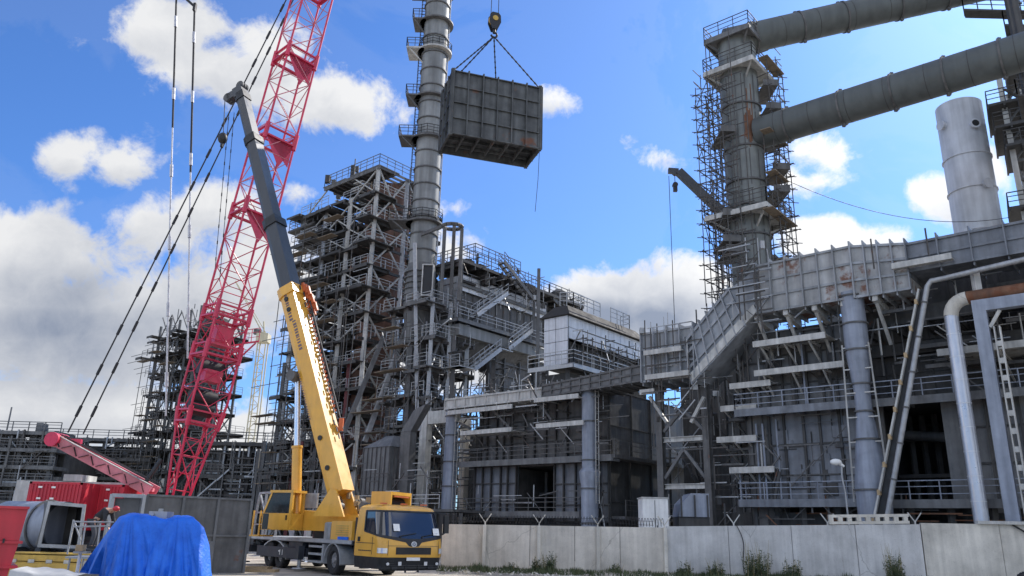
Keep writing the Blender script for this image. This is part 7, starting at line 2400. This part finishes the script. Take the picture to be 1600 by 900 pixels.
# ================================================================== LEFT FOREGROUND
# blue tarpaulin over a machine
Y = 20.0
xc = at(233, 860, Y).x
tp = thing('tarped_machine', 'machine completely covered by a bright blue tarpaulin in the left foreground', 'tarpaulin', (xc, Y + .9, 0))
prof = [(140, 900), (148, 868), (160, 835), (178, 806), (196, 799), (215, 800), (234, 803), (250, 808), (268, 804), (292, 804), (308, 816), (317, 845), (321, 880), (325, 900)]
tops = [(at(u, 900, Y).x, at(u, v, Y).z) for u, v in prof]


def tz(x):
    if x <= tops[0][0] or x >= tops[-1][0]: return tops[0][1] - .4
    for (a, za), (b_, zb2) in zip(tops, tops[1:]):
        if a <= x <= b_: return za + (zb2 - za) * (x - a) / (b_ - a)


mb = MB(); x0, x1 = tops[0][0], tops[-1][0]; NX, NR = 220, 48
rnd = random.Random(2); ph = [(rnd.uniform(4, 22), rnd.uniform(0, 6.3), rnd.uniform(.2, 1)) for _ in range(12)]
rows = []; HA, HB, HM = at(208, 800, Y).x, at(284, 800, Y).x, at(240, 800, Y).x
for r__ in range(NR + 1):
    row = []
    for k in range(NX + 1):
        x = x0 + (x1 - x0) * k / NX; zt_ = max(tz(x), .35)
        f = r__ / NR
        g0 = min(1.0, f / .45)
        h_ = HA if x < HM else HB
        th_ = math.atan2(x - h_, 1.25 - g0)
        cr = lambda q: 1 - 2 * abs(math.sin(q)) ** .55
        fold = (.075 * cr(5.2 * th_ + 1.3 * (x > HM)) + .045 * cr(9.7 * th_ + .8 + g0) + .03 * math.sin(3.1 * x + 2.4 * f)) * (1.15 - .75 * g0) + .012 * cr(17 * x + 6 * f) * (1 - abs(2 * g0 - 1))
        # front skirt (f<.45), top (.45-.6), back skirt
        if f < .45: g_ = f / .45; z_ = g_ * (zt_ - .06); y = Y - .38 * (1 - g_) ** .8 * (.35 + .65 * zt_ / 2.0) + fold * (1.25 - g_) * 1.6 - .05
        elif f < .6: g_ = (f - .45) / .15; z_ = zt_ - .06 + .06 * math.sin(g_ * PI * .5) + fold * .3; y = Y + 1.5 * g_
        else: g_ = (f - .6) / .4; z_ = zt_ * (1 - g_); y = Y + 1.5 + .3 * g_ + fold
        # side gather
        ed = min(k, NX - k) / NX
        row.append(V((x - (y - Y) * .52 + fold * .5 + (.12 * math.sin(f * 9) * .3), y + (1 - min(1, ed * 9)) * .45 * (1 if f < .45 else (-1 if f > .6 else 0)), max(z_, .02))))
    rows.append(row)
i0 = mb.pts([p for r__ in rows for p in r__]); w_ = NX + 1
for a in range(NR):
    for k in range(NX): mb.face((i0 + a * w_ + k, i0 + a * w_ + k + 1, i0 + (a + 1) * w_ + k + 1, i0 + (a + 1) * w_ + k), True)
mb.build('tarpaulin', 'tarp', tp)
mb = MB(); mb.box((x0 + .5, Y + .3, 0), (x1 - .4, Y + 1.3, 1.5)); mb.box((x0 + .9, Y + .4, 1.5), (x1 - 1.0, Y + 1.2, 1.75)); mb.build('machine_body', 'chassis', tp)
mb = MB(); a_, c_ = at(236, 806, Y + .5), at(266, 797, Y + .5); mb.box((a_.x, Y + .35, a_.z - .5), (c_.x, Y + .75, c_.z - .04)); mb.tube(((a_.x + c_.x) / 2, Y + .5, c_.z - .05), ((a_.x + c_.x) / 2, Y + .5, c_.z + .03), .06, 10); mb.tube((a_.x + .1, Y + .34, c_.z - .12), (a_.x + .1, Y + .3, c_.z - .12), .05, 10); mb.build('machine_top', 'galv', tp)

# red skip at the left edge
Y = 17.5
rsx = at(33, 850, Y).x; z_t = at(15, 792, Y).z
rs = thing('red_steel_bin', 'bright red steel bin with two ledges cut by the left edge', 'bin', (rsx - 1.3, Y + .8, 0))
RBM = Matrix.Translation((rsx, Y, 0)) @ Matrix.Rotation(R(34), 4, 'Z') @ Matrix.Translation((-rsx, -Y, 0))
mb = MB(RBM); zz_ = at(15, 846, Y).z
mb.hexa([(rsx - 2.6, Y, .0), (rsx - .24, Y, .0), (rsx - .24, Y + 1.8, .0), (rsx - 2.6, Y + 1.8, .0), (rsx - 2.6, Y, zz_ - .04), (rsx - .05, Y, zz_ - .04), (rsx - .05, Y + 1.8, zz_ - .04), (rsx - 2.6, Y + 1.8, zz_ - .04)]); mb.build('lower_body', 'red_near', rs)
mb = MB(RBM); mb.hexa([(rsx - 2.6, Y, zz_ + .02), (rsx - .05, Y, zz_ + .02), (rsx - .05, Y + 1.8, zz_ + .02), (rsx - 2.6, Y + 1.8, zz_ + .02), (rsx - 2.6, Y, z_t - .04), (rsx, Y, z_t - .04), (rsx, Y + 1.8, z_t - .04), (rsx - 2.6, Y + 1.8, z_t - .04)]); mb.build('upper_body', 'red_near', rs)
for z_ in (zz_ - .04, z_t - .04, at(15, 888, Y).z):
    mb = MB(RBM); mb.box((rsx - 2.65, Y - .05, z_ + .001), (rsx + .02, Y + 1.85, z_ + .055)); mb.build('ledge', 'red_near', rs)
mb = MB(RBM)
for x in (rsx - .5, rsx - .35): mb.box((x, Y - .06, zz_ - .03), (x + .04, Y - .005, zz_ + .06))
mb.build('latch', 'black', rs)

# yellow beam on blocks, carrying the ducts
Y = 27.5
xa, xb = at(8, 870, Y).x, at(176, 870, Y).x
yb2 = thing('yellow_girder', 'long yellow box girder lying on the ground in front of the square duct mouth', 'girder', ((xa + xb) / 2, Y, 0))
zt_, zl_ = at(90, 865, Y).z, at(90, 880, Y).z
mb = MB(); mb.ibeam((xa, Y + .3, (zt_ + zl_) / 2), (xb, Y + .3, (zt_ + zl_) / 2), .6, zt_ - zl_, Z); mb.box((xa, Y + .02, zl_ + .05), (xb, Y + .06, zt_ - .06)); mb.build('girder_body', 'yellow_old', yb2)
mb = MB(); mb.box((xa, Y - .1, .05), (xb, Y + .6, zl_ - .02)); mb.build('lower_beam', 'yellow_old', yb2)
mb = MB()
for k in range(6): x = xa + (xb - xa) * (k + .5) / 6; mb.box((x - .1, Y - .02, zl_ - .01), (x + .1, Y + .01, zl_ + .1))
mb.build('spacer', 'pale', yb2)

# square duct mouth with round body
Y = 28.5
d_ = thing('round_duct_piece', 'grey round duct piece with a square flanged mouth lying on the yellow girder', 'duct', at(95, 860, Y + 1))
TLc, TRc, BLc, BRc = at(75, 783, Y), at(134, 788, Y + .35), at(58, 855, Y), at(124, 858, Y + .35)
fr = MB()
ins = .16
c4 = [BLc, BRc, TRc, TLc]; cen = (BLc + BRc + TRc + TLc) / 4
inn = [p.lerp(cen, .15) for p in c4]
nrm = (BRc - BLc).cross(TLc - BLc).normalized()
if nrm.y > 0: nrm = -nrm
for k in range(4):
    a, b_, ci, di = c4[k], c4[(k + 1) % 4], inn[(k + 1) % 4], inn[k]
    fr.hexa([a, b_, ci, di, a - nrm * .12, b_ - nrm * .12, ci - nrm * .12, di - nrm * .12])
fr.build('square_flange', 'galv', d_)
mb = MB(); back = -nrm * 1.3 + V((-.55, 0, 0))
o4 = [p.lerp(cen, .03) - nrm * .125 for p in c4]; m4 = [p.lerp(cen, .12) - nrm * .125 for p in c4]
for k in range(4):
    mb.hexa([o4[k], o4[(k + 1) % 4], m4[(k + 1) % 4], m4[k], o4[k] + back, o4[(k + 1) % 4] + back, m4[(k + 1) % 4] + back, m4[k] + back])
mb.build('transition', 'steel_mid', d_)
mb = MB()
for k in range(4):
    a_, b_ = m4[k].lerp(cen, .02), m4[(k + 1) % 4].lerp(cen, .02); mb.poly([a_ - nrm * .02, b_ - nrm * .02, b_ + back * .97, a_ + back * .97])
mb.poly([p_.lerp(cen, .02) + back * .965 for p_ in m4]); mb.build('black_interior', 'black', d_)  # black faces set just inside the transition walls
cc_ = cen - nrm * 1.5 + V((-.55, 0, -.05)); ddr = V((-.93, .34, 0)).normalized()
mb = MB(); mb.tube(cc_ - ddr * .3, cc_ + ddr * 2.6, .86, 30, caps=False); mb.tube(cc_ - ddr * .3, cc_ + ddr * 2.6, .83, 30, caps=False); mb.tube(cc_ + ddr * 2.5, cc_ + ddr * 2.6, .84, 30); mb.tube(cc_ - ddr * .28, cc_ - ddr * .2, .84, 30); mb.build('round_body', 'pipe_blue', d_)
mb = MB(); mb.tube(cc_ + ddr * .5, cc_ + ddr * .58, .92, 30); mb.build('stiffening_ring', 'steel_mid', d_)
mb = MB()
for k in range(3): mb.box((cc_.x - 1.2 + k * 1.1, Y + .6, 0), (cc_.x - 1.0 + k * 1.1, Y + 2.2, BLc.z - .05))
mb.build('support', 'chassis', d_)

# grey ribbed steel casing with an open left end
Y = 32.0
A0 = at(212, 885, Y); A0.z = 0; A1 = at(380, 885, Y + 3.0); A1.z = 0
zA = zB = at(212, 773, Y).z
ax_ = (A1 - A0); Lc = ax_.length; axn = ax_.normalized(); ayn = V((-axn.y, axn.x, 0))
cs = thing('steel_casing', 'large dark grey ribbed steel casing with an open left end, behind the blue tarpaulin', 'casing', (A0 + A1) / 2 + ayn * 1.2)
pw = MB(); pr = MB(); plate_wall(pw, pr, A0, ax_, Z * zB, 3, 2, -ayn, t=.08, rib=.1, rw=.1); w = pw.build('front_panel', 'steel_mid', cs); pr.build('stiffener_grid', 'steel', w)
pw = MB(); pr = MB(); plate_wall(pw, pr, A1 + ayn * .08, ayn * 2.4, Z * zB, 2, 2, axn, t=.08, rib=.1, rw=.1); w = pw.build('end_panel', 'steel_mid', cs); pr.build('stiffener_grid', 'steel', w)
mb = MB(); mb.par(A0 + ayn * 2.5, ax_, ayn * .08, Z * zB); mb.build('back_panel', 'steel_mid', cs)
mb = MB(); mb.par(A0 + ayn * .1 + Z * .05, ax_ * .98, ayn * 2.38, Z * .06); mb.par(A0 + ayn * .1 + axn * 2 + Z * (zB - .08), ax_ - axn * 2.2, ayn * 2.38, Z * .06); mb.build('floor_plate', 'steel_dark', cs)
mb = MB()
fl = [A0 - axn * .02, A0 - axn * .9 + ayn * 1.2]
p, q = A0 - axn * .1, A0 - axn * 1.05 + ayn * .7
for (a, b_) in ((p + Z * .1, p + Z * zA), (q + Z * .1, q + Z * zA)): mb.beam(a, b_, .2, .14, axn)
mb.beam(p + Z * (zA - .05), q + Z * (zA - .05), .2, .14, Z); mb.beam(p + Z * .15, q + Z * .15, .2, .14, Z)
mb.build('end_frame', 'galv', cs)
mb = MB(); mb.hexa([p + axn * .12, q + axn * .12, q + axn * 1.0 + ayn * 1.2, p + axn * .2 + ayn * 1.4, p + axn * .12 + Z * (zA - .15), q + axn * .12 + Z * (zA - .15), q + axn * 1.0 + ayn * 1.2 + Z * (zA - .2), p + axn * .2 + ayn * 1.4 + Z * (zA - .2)]); mb.build('inner_baffle', 'steel_mid', cs)

# red containers further back
G2 = 'red containers behind the duct pieces'
for (u0, u1, vt, Y, nm, ht_) in ((48, 131, 752, 46, 'left red container with white fittings behind the square duct mouth', 2.6), (134, 196, 756, 48, 'right red container partly under the red back mast', 2.6)):
    a_, c_ = at(u0, vt, Y), at(u1, vt, Y); t = thing('red_container', nm, 'container', ((a_.x + c_.x) / 2, Y + 1.2, 0), G2)
    z1_ = a_.z; 
    mb = MB(); mb.box((a_.x, Y, z1_ - ht_), (c_.x, Y + 2.4, z1_)); bo = mb.build('body', 'red_box', t)
    mb = MB(); k = 0; x = a_.x + .12
    while x < c_.x - .1: mb.box((x, Y - .045, z1_ - ht_ + .15), (x + .1, Y - .002, z1_ - .12)); x += .2
    mb.build('corrugation', 'red_box', bo)
    mb = MB()
    for x in (a_.x, c_.x - .14): mb.box((x, Y - .06, z1_ - ht_), (x + .14, Y - .047, z1_))
    mb.box((a_.x, Y - .06, z1_ - .13), (c_.x, Y - .047, z1_)); mb.build('corner_frame', 'red_box', bo)
    mb = MB()
    for k in range(3):
        for x in (a_.x + .55, a_.x + 1.3): mb.box((x, Y - .09, z1_ - .35 - k * .62), (x + .22, Y - .062, z1_ - .25 - k * .62))
    if u0 < 100: mb.box((a_.x + 1.15, Y - .11, z1_ - 1.35), (a_.x + 1.55, Y - .08, z1_ - 1.0))
    mb.build('white_fitting', 'white', bo)
    mb = MB(); mb.box((a_.x + .1, Y + .1, 0), (c_.x - .1, Y + 2.3, z1_ - ht_ - .02)); mb.build('support_frame', 'chassis', t)
# pale stack of sheets beyond
t = MB(); a_, c_ = at(100, 741, 52), at(126, 752, 52); t.box((a_.x, 52, c_.z), (c_.x, 54, a_.z)); t.box((a_.x - 3, 52.1, 0), (c_.x + 4, 54, c_.z - .02))
tag(t.build('material_stack', 'pale', None, (a_.x, 52, 0)), 'pale stack of material on a dark rack behind the red containers', 'stack')

# light tube frame in front of the duct
Y = 25.0
tr = thing('tube_trestle', 'light tube trestle with handrail between the square duct mouth and the tarpaulin', 'trestle', at(140, 880, Y))
mb = MB()
def px(u, v, yy=Y): return at(u, v, yy)
for (u0, v0, u1, v1) in ((115, 812, 105, 866), (134, 818, 128, 855), (116, 814, 126, 845), (157, 818, 152, 858), (168, 818, 165, 850)):
    mb.tube(px(u0, v0), px(u1, v1), .025, 6)
for (u0, v0, u1, v1) in ((115, 815, 178, 816), (115, 823, 172, 822)): mb.tube(px(u0, v0), px(u1, v1), .028, 6)
for (u0, v0, u1, v1) in ((116, 814, 106, 862),): mb.tube(px(u0, v0, Y + .7), px(u1, v1, Y + .7), .025, 6)
for u in (115, 134, 157): mb.tube(px(u, 816), px(u, 816, Y + .7), .022, 6)
mb.build('tube_frame', 'galv', tr)
mb = MB(); a_, c_ = px(105, 868), px(165, 858); mb.box((a_.x, Y - .1, .84), (c_.x, Y + .9, .9)); mb.build('foot_board', 'galv', tr)
mb = MB()
for x in (a_.x + .1, c_.x - .1): mb.tube((x, Y, 0), (x, Y, .84), .03, 6); mb.tube((x, Y + .8, 0), (x, Y + .8, .84), .03, 6)
mb.build('leg', 'galv', tr)
# wooden-headed barrier post
Y = 22
t = thing('marker_post', 'slim white post with a wooden block on top in front of the yellow girder', 'post', at(125, 900, Y))
p = at(126, 862, Y); mb = MB(); mb.tube((p.x, Y, 0), (p.x, Y, p.z), .045, 8); mb.build('stem', 'white', t)
a_, c_ = at(121, 851, Y), at(131, 861, Y); mb = MB(); mb.box((a_.x, Y - .08, c_.z), (c_.x, Y + .1, a_.z)); mb.build('wood_block', 'wood', t)
mb = MB(); mb.box((a_.x - .02, Y - .12, c_.z - .06), (c_.x + .14, Y + .12, c_.z - .01)); mb.build('top_plate', 'galv', t)
# white sheeting heap bottom left and a dark bundle
Y = 15.5
mb = MB(); NX = 40; rows = []
xa, xb = at(22, 890, Y).x, at(118, 890, Y).x
for j in range(9):
    row = []
    for k in range(NX + 1):
        f = k / NX; g_ = j / 8
        zt_ = at(60, 886, Y).z + .02 * math.sin(f * 7 + j) - .10 * f + .012 * math.sin(f * 19 + 2 * j) - .03
        z_ = zt_ * (1 if 0 < j < 8 else 0) if j in (0, 8) else zt_ + .12 * math.sin(g_ * PI) - .1
        row.append(V((xa + (xb - xa) * f, Y - .3 + 1.4 * g_, max(z_, 0))))
    rows.append(row)
i0 = mb.pts([p for r__ in rows for p in r__])
for j in range(8):
    for k in range(NX): mb.face((i0 + j * (NX + 1) + k, i0 + j * (NX + 1) + k + 1, i0 + (j + 1) * (NX + 1) + k + 1, i0 + (j + 1) * (NX + 1) + k), True)
tag(mb.build('white_sheeting', 'sheet', None, (xa, Y, 0)), 'heap of crumpled white sheeting beside the red bin', 'sheeting')
Y = 19; p = at(116, 897, Y)
mb = MB(); mb.sphere((p.x, Y, .35), .42, 12, 8, (1.1, .8, .9)); mb.sphere((p.x + .3, Y + .1, .3), .32, 10, 7, (1, .9, .95))
tag(mb.build('dark_bundle', 'jacket', None, (p.x, Y, 0)), 'dark cloth bundle on the ground left of the tarpaulin', 'bundle')

# ------------------------------------------------------------------ person bending over beside the duct
def person(base, face, z0):
    t = thing('person', 'person in a dark jacket bending forward beside the grey casing end', 'person', (base.x, base.y, z0))
    f = V(face).normalized(); l = V((-f.y, f.x, 0))
    Q = lambda x, y, z: base + f * x + l * y + Z * (z + z0 - base.z)

    def skin(name, verts, edges, rad, m, root=0, sub=2):
        me = bpy.data.meshes.new(name); o3 = ORG[t.name]
        me.from_pydata([tuple(v - o3) for v in verts], edges, [])
        o = bpy.data.objects.new(name, me); COL.objects.link(o)
        ORG[o.name] = o3; o.parent = t
        md = o.modifiers.new('skin', 'SKIN'); md.use_smooth_shade = True
        for i, r_ in enumerate(rad):
            sv_ = me.skin_vertices[0].data[i]; sv_.radius = (r_, r_); sv_.use_root = (i == root)
        sb = o.modifiers.new('sub', 'SUBSURF'); sb.levels = sub; sb.render_levels = sub
        me.materials.append(M[m]); return o
    vs_ = [Q(-.12, 0, .93), Q(.10, 0, 1.12), Q(.30, 0, 1.27), Q(.44, 0, 1.33), Q(.54, 0, 1.34), Q(.62, 0, 1.33), Q(.70, 0, 1.31),
           Q(-.10, .10, .88), Q(-.02, .12, .48), Q(-.10, .13, .08), Q(.06, .14, .04),
           Q(-.10, -.10, .88), Q(.06, -.12, .48), Q(-.02, -.13, .08), Q(.14, -.14, .04),
           Q(.38, .17, 1.28), Q(.44, .22, 1.02), Q(.58, .20, .80), Q(.63, .19, .73),
           Q(.38, -.17, 1.28), Q(.42, -.22, 1.02), Q(.55, -.20, .78), Q(.60, -.19, .71)]
    ed = [(0, 1), (1, 2), (2, 3), (3, 4), (4, 5), (5, 6), (0, 7), (7, 8), (8, 9), (9, 10), (0, 11), (11, 12), (12, 13), (13, 14),
          (3, 15), (15, 16), (16, 17), (17, 18), (3, 19), (19, 20), (20, 21), (21, 22)]
    rd = [.15, .15, .16, .13, .055, .085, .075, .095, .065, .05, .05, .095, .065, .05, .05, .075, .055, .042, .03, .075, .055, .042, .03]
    skin('body', vs_, ed, rd, 'skin')
    jk = [0, 1, 2, 3, 15, 16, 17, 19, 20, 21]; ix = {v: i for i, v in enumerate(jk)}
    skin('jacket', [vs_[i] for i in jk], [(ix[a], ix[b_]) for a, b_ in ed if a in ix and b_ in ix], [rd[i] + .02 for i in jk], 'jacket')
    tr_ = [0, 7, 8, 9, 11, 12, 13]; ix = {v: i for i, v in enumerate(tr_)}
    skin('trousers', [vs_[i] for i in tr_], [(ix[a], ix[b_]) for a, b_ in ed if a in ix and b_ in ix], [rd[i] + .018 for i in tr_], 'trousers')
    for a, b_ in ((9, 10), (13, 14)):
        mb = MB(); p, q = vs_[a], vs_[b_]; mb.beam(p - f * .07 - Z * .02, q + f * .1, .1, .1); mb.build('boot', 'black', t)
    mb = MB(); c = vs_[5].lerp(vs_[6], .4) + Z * .045 - f * .01; mb.sphere(c, .112, 12, 8, (1.05, 1.0, .85)); mb.build('helmet', 'red_box', t)
    # face details and hands
    mb = MB(); mb.tube(vs_[6] + f * .06, vs_[6] + f * .10 - Z * .02, .016, 6, .01); mb.build('nose', 'skin', t)
    for w_, s_ in ((18, 1), (22, -1)):
        p = vs_[w_]; mb = MB(); mb.beam(p, p + f * .05 - Z * .06, .075, .03)
        for k in range(4): q = p + f * .05 - Z * .06 + l * (-.03 + .02 * k); mb.tube(q, q + f * .02 - Z * (.06 + .008 * (k in (1, 2))), .009, 6, .007)
        q = p + f * .03 - Z * .02 - l * s_ * .035; mb.tube(q, q + f * .05 - Z * .03 - l * s_ * .01, .011, 6, .008); mb.build('hand', 'skin', t)


pp = at(146, 850, 29.0); z_pl = .95
mb = MB(); mb.box((pp.x - .5, 28.5, 0), (pp.x + 1.1, 29.6, z_pl)); mb.box((pp.x - .6, 28.4, z_pl + .001), (pp.x + 1.2, 29.7, z_pl + .06))
tag(mb.build('work_platform', 'chassis', None, (pp.x + .3, 29, 0)), 'low dark work platform under the bending person', 'platform')
person(V((pp.x, 29.0, 0)), (1, -.15, 0), z_pl + .06)

# tyre of a vehicle poking in at the lower right corner
Y = 29.5
p = at(1601, 897, Y)
t = MB()
prof_ = [(-.14, .28), (-.15, .44), (-.11, .50), (.11, .50), (.15, .44), (.14, .28)]
seg = 28; rings = [[V((p.x + r__ * math.cos(a) + .12, Y + o_, .50 + r__ * math.sin(a))) for a in [2 * PI * k / seg for k in range(seg)]] for o_, r__ in prof_]
i = t.pts([q for r__ in rings for q in r__])
for k in range(len(prof_) - 1):
    for j in range(seg): t.face((i + k * seg + j, i + k * seg + (j + 1) % seg, i + (k + 1) * seg + (j + 1) % seg, i + (k + 1) * seg + j), True)
for j in range(seg):
    a = 2 * PI * j / seg; q = V((p.x + .12 + .5 * math.cos(a), Y, .5 + .5 * math.sin(a))); t.beam(q - V((0, .11, 0)), q + V((0, .11, 0)), .05, .03, V((math.cos(a), 0, math.sin(a))))
tag(t.build('tyre', 'rubber', None, (p.x, Y, 0)), 'black tyre standing at the lower right corner', 'tyre')
# yellowish pallets and timber on the ground by the truck
rnd = random.Random(12)
for i, (u, v, Y, L, lbl) in enumerate(((392, 880, 38.5, 1.6, 'pale timber left of the rear truck wheels'), (405, 893, 36, 1.3, 'loose timber plank under the truck tail'), (648, 897, 32.8, 1.2, 'timber lying just in front of the truck bumper'))):
    q = atz(u, v, .06); q = V((at(u, v, Y).x, Y, .0)); mb = MB()
    for k in range(4): mb.box((q.x - L / 2, q.y + k * .22, .0 + .001 * k), (q.x + L / 2, q.y + k * .22 + .16, .11))
    tag(mb.build('timber_stack', 'wood', None, q), lbl, 'timber')
